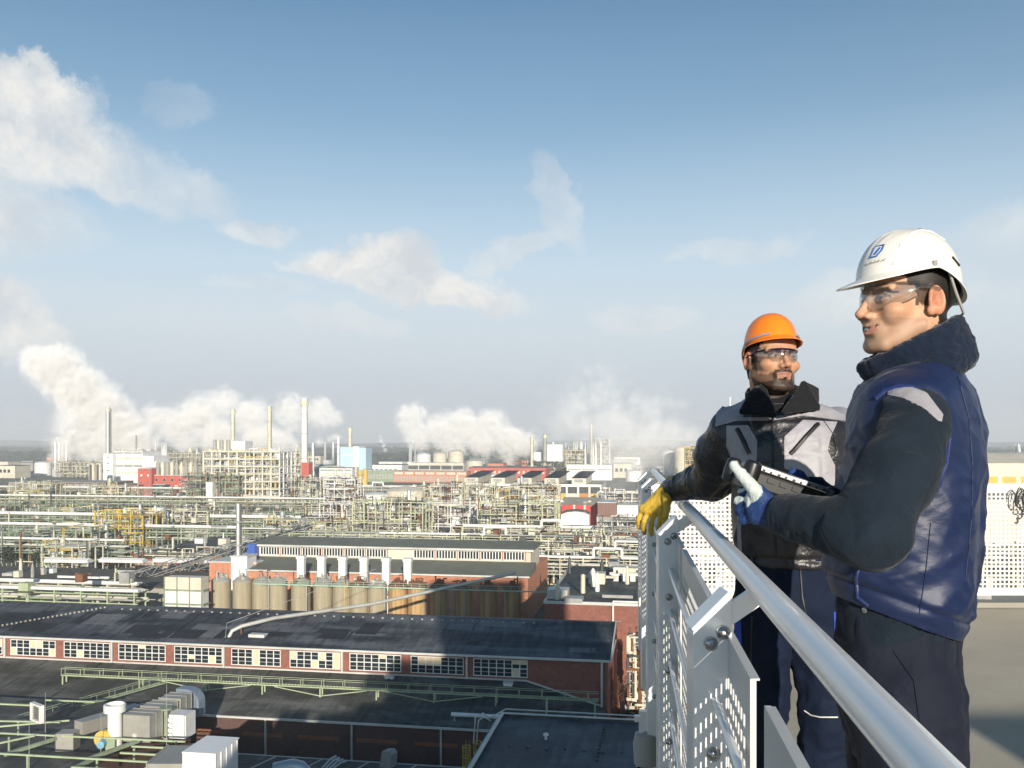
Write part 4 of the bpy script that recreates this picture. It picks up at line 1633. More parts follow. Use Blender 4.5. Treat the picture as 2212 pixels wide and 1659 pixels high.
# ================================================================== rows of plant from near to far
lb = W(356, 1248, 214)
wt = thing('container_stack', 'stack of long white containers and tanks left of the silo row', 'containers', (lb.x, lb.y, 0), PA)
for k in range(4):
    b = MB()
    b.box(0, 9.6, 0, 3, 4.6 + 3.3 * k, 4.6 + 3.3 * k + 2.9)
    b.build('container', M_WHITE if k != 3 else M_CREAM, wt)
    b = MB()
    b.box(-0.4, 10, -0.2, 3.2, 4.6 + 3.3 * k - 0.33, 4.6 + 3.3 * k - 0.05)
    for x in (0, 3.2, 6.4, 9.5):
        b.box(x - 0.1, x + 0.1, -0.25, -0.05, 4.6 + 3.3 * k, 4.6 + 3.3 * k + 3.0)
    b.build('rack_frame', M_GREEN, wt)

near = [
    # label, xl, xr, ybase, z0, n, seed, D, frame, big, lev
    ('white and green pipe bridge just behind the dark roof at the left edge', -420, 352, 1296, 6.5, 7, 21, None, M_GREENW, 0.5, 3),
    ('pipe bridge with looped white main pipe left of the container stack', -420, 350, 1262, 7.5, 7, 22, None, M_CREAMST, 0.55, 2),
    ('low pipe bridge right of the orange brick hall', 1160, 1560, 1236, 7.0, 7, 23, None, M_CREAMST, 0.5, 3),
    ('yellow green pipe bridge above the brick block roof', 1200, 1620, 1202, 8, 6, 24, None, M_GREEN2, 0.5, 2),
    ('long pipe bridge in front of the green yellow units', -500, 690, 1146, 7, 7, 25, None, M_GREEN, 0.7, 3),
    ('long white main pipe crossing left to right above the slender stack', -560, 700, 1112, 9, 7, 26, None, M_GREEN, 0.95, 2),
    ('pipe bridge passing behind the two green steel units', 660, 1500, 1098, 8, 7, 27, None, M_GREEN2, 0.8, 2),
    ('pipe bridge below the white lattice building', -600, 790, 1078, 8, 8, 28, None, M_GREEN, 0.6, 3),
    ('pale pipe bridge below the red and white tank', 1000, 1560, 1150, 7, 8, 29, None, M_CREAMST, 0.8, 2),
    ('pipe bridge between the green units and the brick hall', 560, 1300, 1172, 6, 8, 30, None, M_GREEN2, 0.5, 3),
    ('far pipe bridge right of the white office building', 600, 1300, 1056, 9, 7, 31, None, M_CREAMST, 0.7, 2),
    ('pipe bridge left of the dark roofed low building', -520, 330, 1178, 6.5, 7, 32, None, M_GREEN, 0.5, 3),
    ('farthest pipe bridge below the power station', -640, 470, 1052, 9, 8, 33, None, M_GREEN, 0.7, 2),
]
for (lab, xl, xr, yb, z0, n, sd_, D, frm, big, lev) in near:
    rack(lab, xl, xr, yb, z0, n, sd_, D, frm, big, lev)
# loops where the big white pipes step up over a road
for (lab, xv, yv, w_, h_, D) in (('white pipe loop stepping up beside the green unit', 668, 1106, 100, 34, 560), ('white pipe loop between the two green units', 960, 1112, 82, 40, 500)):
    a = W(xv, yv, D)
    s = D / FV
    t = thing('pipe_loop', lab, 'pipe', tuple(a), PA)
    b = MB()
    z1 = -h_ * s
    b.path([(0, 0, z1), (0, 0, -0.8), (0.8, 0, 0), (w_ * s - 0.8, 0, 0), (w_ * s, 0, -0.8), (w_ * s, 0, z1 + 1), (w_ * s + 1, 0, z1), (w_ * s + 40 * s, 0, z1)], 0.95, 9)
    b.build('tube', M_WHITE, t, True)

GY_ = [M_GREEN, M_GREEN2, M_YELLOW, M_PIPE, M_CREAMST, M_DARK]
units = [
    # label, xl, xr, ybase, h, depth, frame, seed, dens, columns, vessels, pipes
    ('tall yellow green steel unit right of centre with open floors and many vessels', 762, 918, 1172, 20, 18, M_GREEN2, 41, 1.5, 3, None, None),
    ('pale green steel unit left of the red barn packed with pipes', 1032, 1200, 1178, 20, 20, M_GREEN2, 42, 1.5, 4, None, None),
    ('yellow and green steel unit left of the slender stack', 205, 318, 1196, 17, 16, M_YELLOW, 43, 1.4, 2, None, GY_),
    ('cream framed steel unit right beside the yellow one', 270, 345, 1188, 17, 9, M_CREAMST, 44, 1.4, 1, None, GY_),
    ('green steel unit at the left edge with yellow vessels', 128, 205, 1212, 12, 16, M_GREEN, 45, 1.4, 2, [M_YELLOW, M_WHITE, M_GREY], GY_),
    ('dark green tangle of pipes at the far left edge', -120, 70, 1206, 10, 18, M_GREEN, 46, 1.6, 1, None, [M_GREEN, M_DARK, M_PIPE]),
    ('green steel unit in front of the white tank', 60, 200, 1142, 11, 14, M_GREEN, 47, 1.5, 1, None, GY_),
    ('cream and green steel unit right of the orange brick hall', 1150, 1290, 1262, 13, 22, M_CREAMST, 48, 1.6, 2, None, None),
    ('pale steel unit near the gloved hand', 1280, 1420, 1238, 12, 22, M_CREAMST, 49, 1.6, 1, None, None),
    ('cream pipe jungle below the white tanks', 1130, 1300, 1206, 10, 18, M_GREEN2, 50, 1.6, 1, None, None),
    ('grey steel unit below the brown building', 1290, 1420, 1192, 14, 18, M_GREY, 51, 1.5, 1, None, None),
    ('rusty green steel unit by the white narrow tower', 392, 450, 1088, 22, 22, M_GREEN, 52, 1.2, 1, [M_RUST, M_GREY, M_REDP], None),
    ('green steel rack between the white narrow tower and the lattice building', 460, 520, 1088, 22, 20, M_GREEN, 53, 1.2, 1, [M_RUST, M_REDP, M_GREY], None),
    ('white framed unit between the two green ones', 920, 1030, 1160, 17, 18, M_WHITE, 54, 1.5, 2, None, None),
    ('cream steel unit between the dome tanks and the saw tooth hall', 900, 1010, 1112, 17, 20, M_CREAMST, 55, 1.4, 1, None, None),
    ('low green steel unit in front of the lattice building', 420, 640, 1140, 8, 16, M_GREEN, 56, 1.5, 0, None, None),
    ('low cream unit right of the conveyor', 560, 760, 1158, 8, 14, M_GREEN2, 57, 1.6, 0, None, None),
    ('yellow steel unit under the saw tooth hall front', 1010, 1200, 1096, 13, 16, M_YELLOW, 58, 1.3, 0, None, [M_YELLOW, M_CREAMST, M_WHITE, M_DARK]),
    ('steel unit with brown vessels right of the slender stack', 340, 470, 1130, 9, 14, M_GREEN, 59, 1.4, 0, [M_RUST, M_WHITE, M_CREAM], None),
    ('green steel unit at the far left middle distance', -200, 60, 1128, 11, 20, M_GREEN, 60, 1.4, 1, None, None),
    ('white pipework unit in the mist right of the brown building', 1290, 1420, 1100, 12, 20, M_WHITE, 64, 1.0, 1, None, None),
    ('green steel unit behind the blue trimmed brick house', 240, 420, 1226, 7, 12, M_GREEN, 65, 1.5, 0, None, None),
    ('cream steel unit behind the container stack', 300, 470, 1252, 9, 10, M_CREAMST, 66, 1.6, 0, None, None),
    ('low pipe jungle just behind the orange brick hall on its left', 600, 900, 1190, 7, 12, M_GREEN2, 67, 1.6, 0, None, None),
    ('low pipe jungle just behind the orange brick hall on its right', 900, 1160, 1190, 7, 12, M_CREAMST, 68, 1.6, 0, None, None),
    ('green framed unit left of the red facade', 150, 300, 1100, 9, 18, M_GREEN, 69, 1.5, 0, None, GY_),
    ('mixed steel unit below the red facade', 300, 420, 1106, 10, 18, M_GREEN, 70, 1.5, 0, None, None),
    ('steel unit right of the lattice building', 612, 700, 1082, 15, 22, M_GREY, 71, 1.1, 2, None, None),
    ('green steel unit below the office building', 640, 770, 1122, 9, 16, M_GREEN2, 72, 1.5, 0, None, None),
    ('tall cream steel unit right of the green one by the broad domed tank', 930, 1000, 1140, 24, 16, M_CREAMST, 201, 1.4, 3, None, None),
    ('tall white steel unit left of the broad domed tank', 700, 770, 1128, 26, 16, M_WHITE, 202, 1.3, 3, [M_WHITE, M_CREAM, M_SILVER], None),
    ('cream steel unit with columns below the white office block', 620, 690, 1104, 22, 16, M_CREAMST, 203, 1.3, 3, None, None),
    ('cream steel unit between the yellow one and the slender stack', 372, 455, 1168, 15, 12, M_CREAMST, 204, 1.4, 2, None, None),
    ('tall cream unit below the red wing at the left', 190, 280, 1108, 18, 14, M_CREAMST, 205, 1.3, 3, [M_WHITE, M_CREAM, M_RUST], GY_),
    ('cream steel unit far left above the white main pipe', 20, 120, 1098, 18, 16, M_CREAMST, 206, 1.3, 2, None, GY_),
    ('tall grey steel unit left of the red barn behind the green one', 1100, 1205, 1128, 22, 16, M_CREAMST, 207, 1.3, 3, None, None),
    ('cream steel unit in front of the saw tooth hall at its left end', 990, 1070, 1118, 20, 14, M_CREAMST, 208, 1.4, 2, None, None),
    ('yellow and cream unit right of the slender stack above the brick hall roof', 570, 650, 1176, 12, 10, M_CREAMST, 209, 1.4, 2, None, GY_),
    ('white steel unit over the orange lit flat roof', 690, 765, 1158, 17, 12, M_WHITE, 210, 1.3, 1, None, None),
    ('cream steel unit over the dark gravel roof at the left', 90, 200, 1244, 11, 9, M_CREAMST, 211, 1.4, 1, None, GY_),
    ('cream steel unit hidden mostly behind the man in the orange helmet', 1420, 1560, 1110, 20, 18, M_CREAMST, 221, 1.2, 2, None, None),
    ('green steel unit hidden mostly behind the grey and black jacket', 1560, 1720, 1085, 22, 20, M_GREEN, 222, 1.2, 3, None, None),
    ('white steel unit hidden mostly behind the blue vest', 1760, 1960, 1070, 22, 20, M_WHITE, 223, 1.1, 2, None, None),
]
for (lab, xl, xr, yb, h, dp, frm, sd_, dens, cols, vm, pm) in units:
    unit(lab, xl, xr, yb, h, dp, frm, sd_, dens=dens, columns=cols, vm=vm, pm=pm)

# white lattice process building with strongly marked floors
t = unit('big white lattice building with seven open floors below the pair of thin chimneys', 440, 614, 1086, 41, 30, M_WHITE, 73, 'process building', 'process_building', 7, 6.0, 1.1,
         vm=[M_WHITE, M_SILVER, M_GREY], pm=[M_WHITE, M_CREAMST, M_YELLOW, M_GREY], columns=0, fw=0.9)
D0 = H * FV / 136
b = MB()
for k in range(1, 8):
    b.box(-0.8, 174 / FV * D0 + 0.8, -1.0, -0.55, k * 5.86 - 0.9, k * 5.86 + 0.25)
b.build('edge_beam', M_CREAMST, t)
b = MB()
b.box(22, 34, 2, 16, 41.3, 49)
b.build('lift_house', M_WHITE, t)
for i in range(6):
    b = MB()
    b.lathe((10 + i * 2.9 - 2, 3, 41.2), [(1.25, 0), (1.25, 8.2), (0.4, 9)], 12)
    b.build('rooftop_silo', M_CREAM if i % 2 else M_GREY, t, True)

chimney(503, 884, 1000, 800, 3.6, M_CREAMST, 'thin cream chimney rising behind the left part of the white lattice building')
chimney(582, 878, 1000, 790, 3.4, M_CREAMST, 'thin cream chimney above the right part of the white lattice building')
chimney(657.5, 861, 1000, 880, 6.0, M_WHITE, 'tall thick white chimney right of the lattice building, tallest of all')
chimney(233, 880, 1040, 1060, 4.4, M_SILVER, 'silver twin chimney on the white power station, lit left tube')
chimney(237.6, 883, 1040, 1062, 3.2, M_GREY, 'dark slimmer tube of the twin chimney on the power station', collar=False)
chimney(294, 940, 1030, 1120, 2.0, M_GREY, 'thin short grey mast chimney on the power station roof', collar=False)
chimney(756, 924, 1000, 1150, 4.2, M_CREAM, 'short cream chimney behind the light blue building')
chimney(731, 944, 1010, 1100, 3.4, M_WHITE, 'short white chimney with a puff of steam beside the light blue building', collar=False)
chimney(1149, 943, 1010, 1150, 3.6, M_CREAM, 'left one of two cream stacks over the dark steel structure')
chimney(1177, 937, 1010, 1150, 4.6, M_GREY, 'right thicker one of two stacks over the dark steel structure')
chimney(1277.5, 917, 1010, 1300, 4.0, M_CREAM, 'slim cream stack with a platform top near the misty lattice tower')
chimney(1577, 858, 1010, 1500, 4.0, M_WHITE, 'pale distant stack just left of the man in the orange helmet', collar=False)
chimney(411, 968, 1010, 1300, 5.0, M_CREAM, 'squat cream stack right of the power station')
chimney(676, 957, 1010, 1050, 3.0, M_WHITE, 'short white stack right beside the tall thick chimney', collar=False)
chimney(1195, 955, 1010, 1200, 3.0, M_WHITE, 'short white stack right of the two stacks over the dark structure', collar=False)

WIN = M_GLASS
# power station
t, wd, zt, dp, D = building('power_station', 'stepped white power station with window bands under the silver twin chimney', 'power station', 246, 314, 975, 1043, 40, M_WHITE, D=1050,
                            bands=[(0.28, 0.36, 3, M_CREAM, 0.03), (0.5, 0.58, 3, M_GREY, 0.03), (0.74, 0.82, 3, M_CREAM, 0.03), (0.92, 0.98, 3, M_GREY, 0.03)])
b = MB()
b.box(wd + 0.3, wd + 14, 0, 34, 0, zt * 0.86).box(wd + 14.01, wd + 22, 0, 30, 0, zt * 0.68)
b.build('wing', M_WHITE, t)
roof_junk(t, wd, dp, zt, 14, 81)
building('power_station_tower', 'smooth white tower block at the left end of the power station', 'tower', 223, 246, 980, 1046, 14, M_WHITE, D=1045, bands=[(0.15, 0.2, 1, WIN, 0.42), (0.4, 0.45, 1, WIN, 0.42), (0.65, 0.7, 1, WIN, 0.42), (0.86, 0.9, 1, WIN, 0.42)])
# pair of brown silos left of it
for i, (x, lab) in enumerate(((199, 'left of two tall brown banded silos in front of the power station'), (214, 'right of two tall brown banded silos in front of the power station'))):
    a = W(x, 1001, 980)
    t = thing('tall_silo', lab, 'silo', (a.x, a.y, 0), 0, 'two tall silos by the power station')
    b = MB()
    b.lathe((0, 0, 0), [(3.4, 0), (3.4, a.z)], 18)
    b.build('shell', M_CREAM, t, True)
    b = MB()
    b.box(-1.2, 1.2, -3.7, -3.0, 0, a.z - 1)
    b.build('stair_shaft', M_DARK, t)
# brown long hall at left
t, wd, zt, dp, D = building('long_hall', 'long brown hall with flat grey roof at the left in front of the power station', 'hall', 62, 245, 1042, 1078, 40, material('brown_wall', (0.16, 0.10, 0.09), 0.85, var=0.2, scale=0.3), D=770,
                            roofmat=M_CONC, bands=[(0.1, 0.5, 9, M_DARK, 0.14), (0.62, 0.9, 12, M_GREY, 0.1)])
building('brick_gable_house', 'brown brick end house at the left end of the long brown hall', 'building', 18, 66, 1043, 1078, 24, M_BRICKD, D=765, bands=[(0.1, 0.3, 3, M_DARK, 0.3)])
# red buildings
t, wd, zt, dp, D = building('red_wing', 'low red wing with a row of small white windows left of the red block', 'building', 218, 302, 1048, 1077, 14, M_REDP, D=752,
                            bands=[(0.5, 0.8, 11, M_WHITE, 0.28), (0.05, 0.22, 5, M_SILVER, 0.1)], roofmat=M_ROOF)
t, wd, zt, dp, D = building('red_block', 'tall red block left of the white lattice building', 'building', 298, 330, 1012, 1077, 20, M_REDP, D=758,
                            bands=[(0.25, 0.32, 2, WIN, 0.36), (0.5, 0.57, 2, WIN, 0.36), (0.74, 0.81, 2, M_WHITE, 0.36), (0.92, 0.97, 2, WIN, 0.36)])
t, wd, zt, dp, D = building('red_block_wing', 'wide lower red block with a row of pale silos on its roof', 'building', 330, 440, 1027, 1077, 18, M_REDP, D=760,
                            bands=[(0.15, 0.3, 6, WIN, 0.3), (0.45, 0.58, 5, M_CREAM, 0.32), (0.75, 0.88, 6, WIN, 0.34)])
for i in range(9):
    b = MB()
    b.lathe((3 + i * 4.3, 3, zt + 0.43), [(1.6, 0), (1.6, 10 - (i % 3)), (0.4, 11.5)], 12)
    b.build('rooftop_silo', M_CREAM if i % 2 else M_CONC, t, True)
building('dark_cube', 'black glazed cube in front of the red block', 'building', 331, 358, 1047, 1078, 8, M_DARK, D=735, bands=[(0.2, 0.6, 2, M_GREY, 0.15)])
building('dark_cube', 'smaller dark annex right of the black glazed cube', 'building', 358, 377, 1055, 1078, 8, M_DARK, D=734)
building('white_shaft', 'narrow windowless white tower between the red block and the lattice building', 'tower', 445, 460, 1042, 1088, 9, M_WHITE, D=700)
# light blue building
t, wd, zt, dp, D = building('light_blue_building', 'light blue clad tall building with white stair tower', 'building', 735, 764, 966, 1012, 26, material('light_blue_cladding', (0.45, 0.62, 0.68), 0.5, var=0.08), D=1080, bands=[(0.6, 0.66, 3, M_WHITE, 0.1)])
b = MB()
b.box(wd + 0.1, wd + 8, -1, 20, 0, zt + 1)
b.build('stair_tower', M_WHITE, t)
b = MB()
b.box(wd + 8.1, wd + 16, 0, 22, 0, zt - 1)
b.build('wing', MATS['light_blue_cladding'], t)
# white office block
t, wd, zt, dp, D = building('office_building', 'white four storey office block with long window bands', 'office', 690, 764, 1011, 1047, 22, M_WHITE, D=985,
                            bands=[(0.12, 0.24, 2, M_CREAM, 0.04), (0.36, 0.48, 2, M_GREY, 0.04), (0.6, 0.72, 2, M_CREAM, 0.04), (0.82, 0.93, 2, M_GREY, 0.04)], roofmat=M_REDP)
building('red_hut', 'small red brick house left of the white office block', 'building', 612, 646, 1046, 1060, 14, M_REDP, D=900, bands=[(0.2, 0.7, 3, M_WHITE, 0.25)])
building('red_tower_base', 'red banded plinth at the foot of the thick white chimney', 'plinth', 651, 668, 999, 1024, 10, M_REDP, D=870)
building('green_shed', 'long dark green shed right of the thick white chimney', 'shed', 668, 735, 1009, 1026, 20, M_GREEN, D=1060, bands=[(0.3, 0.8, 8, M_DARK, 0.1)])
for i, (x, lab) in enumerate(((776, 'left of two yellow tanks right of the office block'), (787, 'right taller of two yellow tanks right of the office block'))):
    tank(lab, x + 2, 1017 - 3 * i, 960, 5.0, M_YELLOW, grp='yellow tanks', stairs=False)
# long brick range
t, wd, zt, dp, D = building('brick_range', 'very long low brick range with red bays under the distant steam', 'building', 850, 1012, 1018, 1041, 26, M_BRICK2, D=1060,
                            bands=[(0.1, 0.55, 24, M_GREY, 0.2), (0.72, 0.92, 7, M_CREAM, 0.1)], roofmat=M_CONC)
building('pale_range', 'low pale range with a black window strip behind the brick range', 'building', 880, 1004, 1000, 1020, 26, M_CREAM, D=1330, bands=[(0.3, 0.75, 5, M_DARK, 0.03)])
building('greenish_range', 'low green glazed range between the yellow tanks and the brick range', 'building', 792, 858, 1017, 1042, 24, M_GREEN, D=1070, bands=[(0.3, 0.7, 10, M_GREY, 0.2)])
# saw-tooth hall
a = W(985, 1046, 700)
sh = thing('saw_tooth_hall', 'wide white framed hall with black openings and saw tooth roofs', 'hall', (a.x, 700, 0), PA)
s = 700 / FV
Wd = 312 * s
zt = a.z
b = MB()
b.box(0, Wd, 0.6, 60, 0, zt - 0.2)
b.build('wall', M_CREAM, sh)
b = MB()
b.box(-0.5, Wd + 0.5, -0.4, 60, zt, zt + 0.7)
b.build('roof', M_CONC, sh)
b = MB()
b.box(-0.5, Wd + 0.5, -0.6, 0.2, zt - 1.2, zt + 0.75)
b.box(0, Wd, -0.5, 0.3, 0, 0.6)
for k in range(14):
    x = k * Wd / 13
    b.box(x - 0.6, x + 0.6, -0.5, 0.3, 0.6, zt - 1.2)
b.build('front_frame', M_WHITE, sh)
for k in range(13):
    b = MB()
    x = k * Wd / 13
    b.box(x + 0.9, x + Wd / 13 - 0.9, 0.35, 0.58, zt - 6.2, zt - 1.3)
    b.build('opening', M_DARK, sh)
    b = MB()
    b.box(x + 0.9, x + Wd / 13 - 0.9, 0.3, 0.58, 0.8, zt - 6.4)
    b.build('infill_panel', [M_YELLOW, M_CREAM, M_ORANGE][k % 3], sh)
for k in range(5):
    x = 6 + k * 21
    b = MB()
    b.prismx([(3, zt + 0.72), (3, zt + 5.2), (58, zt + 8.5), (58, zt + 0.72)], x, x + 11)
    b.build('saw_tooth', M_CREAM, sh)
    b = MB()
    b.add([(x - 0.4, 2.6, zt + 5.25), (x + 11.4, 2.6, zt + 5.25), (x + 14.4, 59, zt + 8.9), (x + 2.4, 59, zt + 8.9)], [[0, 1, 2, 3], [3, 2, 1, 0]])
    b.build('roof_slope', M_BIT, sh)
    b = MB()
    b.box(x + 2, x + 8.5, 2.86, 2.98, zt + 2.0, zt + 4.4)
    fo = b.build('window', M_GREY, sh)
building('red_roof_hall', 'low hall with black and red roof edge behind the saw tooth hall', 'hall', 1012, 1180, 1010, 1026, 40, M_REDP, D=1100, roofmat=M_DARK, bands=[(0.2, 0.6, 16, M_CREAM, 0.3)])
t, wd, zt, dp, D = building('white_hall', 'white box hall with a grey stripe standing in the drifting steam', 'hall', 1224, 1321, 1004, 1033, 40, M_WHITE, D=1120, bands=[(0.6, 0.7, 3, M_GREY, 0.04)])
# dark structure with white tanks on top
t = unit('dark steel structure carrying white towers under the two stacks', 1140, 1214, 1028, 22, 30, M_DARK, 91, D=1150, vm=[M_DARK, M_WHITE], pm=[M_CREAMST, M_DARK], columns=0, fw=0.8)
b = MB()
b.box(20, 44, 4, 24, 22, 44).box(5, 16, 4, 20, 22, 34)
b.build('tower_cladding', M_WHITE, t)
unit('cream steel towers left of the misty lattice tower', 1215, 1262, 1030, 36, 24, M_CREAMST, 92, D=1180, columns=4, fw=0.7, vm=[M_CREAM, M_YELLOW, M_WHITE])
unit('pale lattice tower fading into the steam', 1287, 1316, 1024, 52, 20, M_WHITE, 93, D=1350, columns=0, fw=0.9, dens=0.7, bay=7)
unit('cream steel unit left of the power station on the horizon', 120, 200, 1040, 20, 30, M_CREAMST, 94, D=1200, columns=1, fw=0.7)
unit('cream columns cluster between the power station and the lattice building', 340, 440, 1020, 30, 40, M_CREAMST, 95, D=1300, columns=5, fw=0.7, vm=[M_CREAM, M_WHITE])
unit('cluster of columns right of the thick white chimney', 612, 652, 1020, 34, 30, M_CREAMST, 96, D=1080, columns=4, fw=0.6)
unit('cream refinery columns right of the steam bank', 1480, 1530, 1030, 40, 30, M_YELLOW, 97, D=1100, columns=4, fw=0.7, vm=[M_CREAM, M_YELLOW, M_WHITE])
for (x, yt, D_, dia, m, lab) in ((985, 976, 1500, 26, M_CREAM, 'wide cream tank at the right end of the distant tank row'), (950, 980, 1550, 24, M_CREAM, 'wide cream tank in the middle of the distant tank row'),
                                 (915, 982, 1600, 26, M_WHITE, 'wide white tank at the left end of the distant tank row'), (1475, 968, 1250, 24, M_CREAM, 'big cream tank behind the left man by the steam bank'),
                                 (1445, 975, 1300, 18, M_WHITE, 'smaller white tank left of the big cream one by the steam bank')):
    tank(lab, x, yt, D_, dia, m)
tank('broad white tank with shallow dome in the middle of the plant', 876, 1060, 600, 26, M_CREAM, dome=0.12)
tank('smooth white tank left of the broad domed one', 812, 1068, 590, 17, M_WHITE, dome=0.1)
tank('low white drum tank right of the broad domed tank', 938, 1066, 640, 20, M_WHITE, dome=0.2)
tank('white tank with pale red marks standing among green frames left of the slender stack', 340, 1097, 440, 8.0, M_WHITE, dome=0.05)
# red barn with white trailer tank
a = W(1213, 1090, 520)
s = 520 / FV
rb2 = thing('red_barn', 'bright red ribbed barn with an arched white door', 'barn', (a.x, 520, 0), PA)
zt = a.z
b = MB()
b.box(0, 80 * s, 0, 30, 0, zt)
b.build('wall', material('bright_red_sheet', (0.55, 0.06, 0.05), 0.6, var=0.12, scale=0.4), rb2)
b = MB()
for x in (25 * s, 48 * s):
    b.box(x, x + 1.2, -0.25, -0.003, 6, zt)
b.build('strip', M_CREAM, rb2)
b = MB()
b.prismx([(-0.4, zt + 0.003), (15, zt + 3.5), (30.4, zt + 0.003)], -0.4, 80 * s + 0.4)
b.build('roof', M_CONC, rb2)
b = MB()
b.path([(3 * s, -0.6, 8.2), (12 * s, -0.6, 9.3), (32 * s, -0.6, 9.8), (52 * s, -0.6, 9.3), (62 * s, -0.6, 8.0)], 0.6, 6)
b.build('dark_arch', M_DARK, rb2)
b = MB()
b.prism([(2 * s, 0.01), (62 * s, 0.01), (62 * s, 7.3), (50 * s, 8.6), (32 * s, 9.1), (14 * s, 8.6), (2 * s, 7.3)], -6.5, -0.7)
b.build('white_shed', M_WHITE, rb2)
t, wd, zt, dp, D = building('brown_building', 'brown panelled building right of the red barn', 'building', 1291, 1331, 1086, 1140, 20, material('brown_panels', (0.22, 0.13, 0.10), 0.7, var=0.25, scale=0.4, stretch=(3, 3, 0.2)), D=500, bands=[(0.1, 0.25, 2, M_WHITE, 0.3)])
building('white_container_block', 'bright white block between the brown building and the gloved hand', 'building', 1333, 1400, 1092, 1138, 16, M_WHITE, D=508, bands=[(0.5, 0.6, 3, M_GREY, 0.4)])
building('white_low_store', 'long low white store right in front of the red barn', 'store', 1205, 1312, 1138, 1152, 8, M_WHITE, D=470)
# flat roofs left
def flat_shed(lab, pts, z, wall, roof, seed=None, n=0):
    a = G(pts[0], pts[1], z)
    wd = (pts[2] - pts[0]) / FV * a.y
    far = G(pts[0], pts[3], z).y - a.y
    t = thing('low_building', lab, 'building', (a.x, a.y, 0), PA)
    b = MB()
    b.box(0, wd, 0, far, 0, z - 0.2)
    b.build('wall', wall, t)
    b = MB()
    b.box(-0.3, wd + 0.3, -0.3, far + 0.3, z - 0.197, z + 0.1)
    b.build('roof', roof, t)
    if n:
        roof_junk(t, wd, far, z - 0.3, n, seed)
    return t, wd, far


M_GRV = material('brown_gravel_roof', (0.10, 0.09, 0.075), 0.95, var=0.3, scale=1.0, dirt=(0.06, 0.06, 0.05), dirt_amt=0.5)
flat_shed('wide dark gravel roof behind the left pipe bridges', (-300, 1250, 455, 1220), 9, M_CONC, M_GRV, 101, 12)
t, wd, far = flat_shed('low dark roofed building with brick front left of the conveyor', (292, 1196, 545, 1160), 9, M_BRICK, M_BIT2, 102, 14)
flat_shed('grey flat roof with a white band left of the green unit', (-80, 1148, 190, 1132), 6, M_CONC, M_CONC, 103, 8)
flat_shed('orange lit flat roof building above the green steel units', (600, 1128, 700, 1112), 7, M_CREAM, M_BIT2, 104, 6)
building('blue_trimmed_house', 'brick house with blue stripe and white roof box at the conveyor foot', 'building', 492 - 200, 575 - 200, 1195, 1240, 12, M_BRICK2, D=330, bands=[(0.1, 0.4, 5, M_GLASS, 0.3)])
for k in range(3):
    xl = 95 + k * 118
    a = W(xl, 1219 - k, 300)
    t = thing('skylight', '%s long white skylight on the dark gravel roof from the left' % names[k], 'skylight', (a.x, a.y, 9.2), PA, 'three long skylights')
    b = MB()
    b.prismx([(0, 0), (0, 0.9), (1.4, 1.5), (2.8, 0.9), (2.8, 0)], 0, 16)
    b.build('glazing', M_WHITE, t)
building('pump_house', 'brick pump house carrying the slender white stack', 'building', 452, 560, 1215, 1252, 14, M_BRICK2, D=262, bands=None)
t, wd, zt, dp, D = building('stack_base', 'white square base of the slender stack', 'base', 499, 536, 1203, 1240, 6, M_WHITE, D=256)
chimney(514.5, 1088, 1240, 258, 1.25, M_SILVER, 'slender silver stack on a white base left of the orange brick hall', collar=False)
# conveyor galleries
for k, (x0, y0, z0, x1, y1, z1, lab) in enumerate(((225, 1272, 7, 668, 1136, 18, 'upper of two long inclined conveyor galleries left of the brick hall'),
                                                  (262, 1284, 5.5, 600, 1168, 14, 'lower of two long inclined conveyor galleries left of the brick hall'))):
    a, c = G(x0, y0, z0), G(x1, y1, z1)
    t = thing('conveyor', lab, 'conveyor')
    d = (c - a)
    n = 34
    sd2 = Vector((-d.y, d.x, 0)).normalized() * 1.2
    b = MB()
    for o_ in (-1, 1):
        b.bar(a + sd2 * o_, c + sd2 * o_, 0.28)
        b.bar(a + sd2 * o_ + Vector((0, 0, 2.2)), c + sd2 * o_ + Vector((0, 0, 2.2)), 0.24)
        for i in range(n):
            p0 = a + d * (i / n) + sd2 * o_
            p1 = a + d * ((i + 1) / n) + sd2 * o_
            b.bar(p0 + Vector((0, 0, 2.2 * (i % 2))), p1 + Vector((0, 0, 2.2 * ((i + 1) % 2))), 0.15)
    b.build('truss', M_GREY, t)
    b = MB()
    b.bar(a + Vector((0, 0, 0.3)), c + Vector((0, 0, 0.3)), 1.9, 0.2)
    b.build('belt', M_DARK, t)
    for i in (2, 10, 18, 26, 33):
        p0 = a + d * (i / n)
        b = MB()
        b.bar((p0.x, p0.y, 0), p0, 0.4)
        b.build('trestle', M_GREEN, t)
# cream roofed building seen to the right of the near man, with dark bands below
t, wd, zt, dp, D = building('cream_roofed_building', 'cream roofed building with dark storey bands beyond the far fence at the right edge', 'building', 2040, 2600, 1002, 1090, 60, M_CREAM, D=420,
                            roofmat=M_CREAM, bands=[(0.12, 0.40, 8, M_DARK, 0.03), (0.52, 0.7, 14, M_YELLOW, 0.1)], rz=0)
b = MB()
b.prismx([(-0.4, zt + 0.4), (20, zt + 4.6), (60, zt + 4.6)], -1, wd + 1)
b.build('sloped_roof', M_CREAM, t)
chimney(2200, 958, 1010, 900, 1.6, M_WHITE, 'thin pale mast above the cream roof at the right edge', collar=False)
unit('steel unit below the far fence at the right', 2040, 2400, 1300, 13, 20, M_GREEN2, 111, D=300, vm=[M_DARK, M_GREY, M_YELLOW])
unit('steel unit seen through the fence between rail and trousers', 1480, 1700, 1200, 16, 22, M_CREAMST, 112, D=380)
unit('grey steel unit behind the near man', 1700, 2040, 1180, 18, 22, M_GREY, 113, D=420)
flat_shed('pale roof behind the holed fence', (1460, 1330, 2300, 1200), 12, M_CREAM, M_CONC, 114, 20)

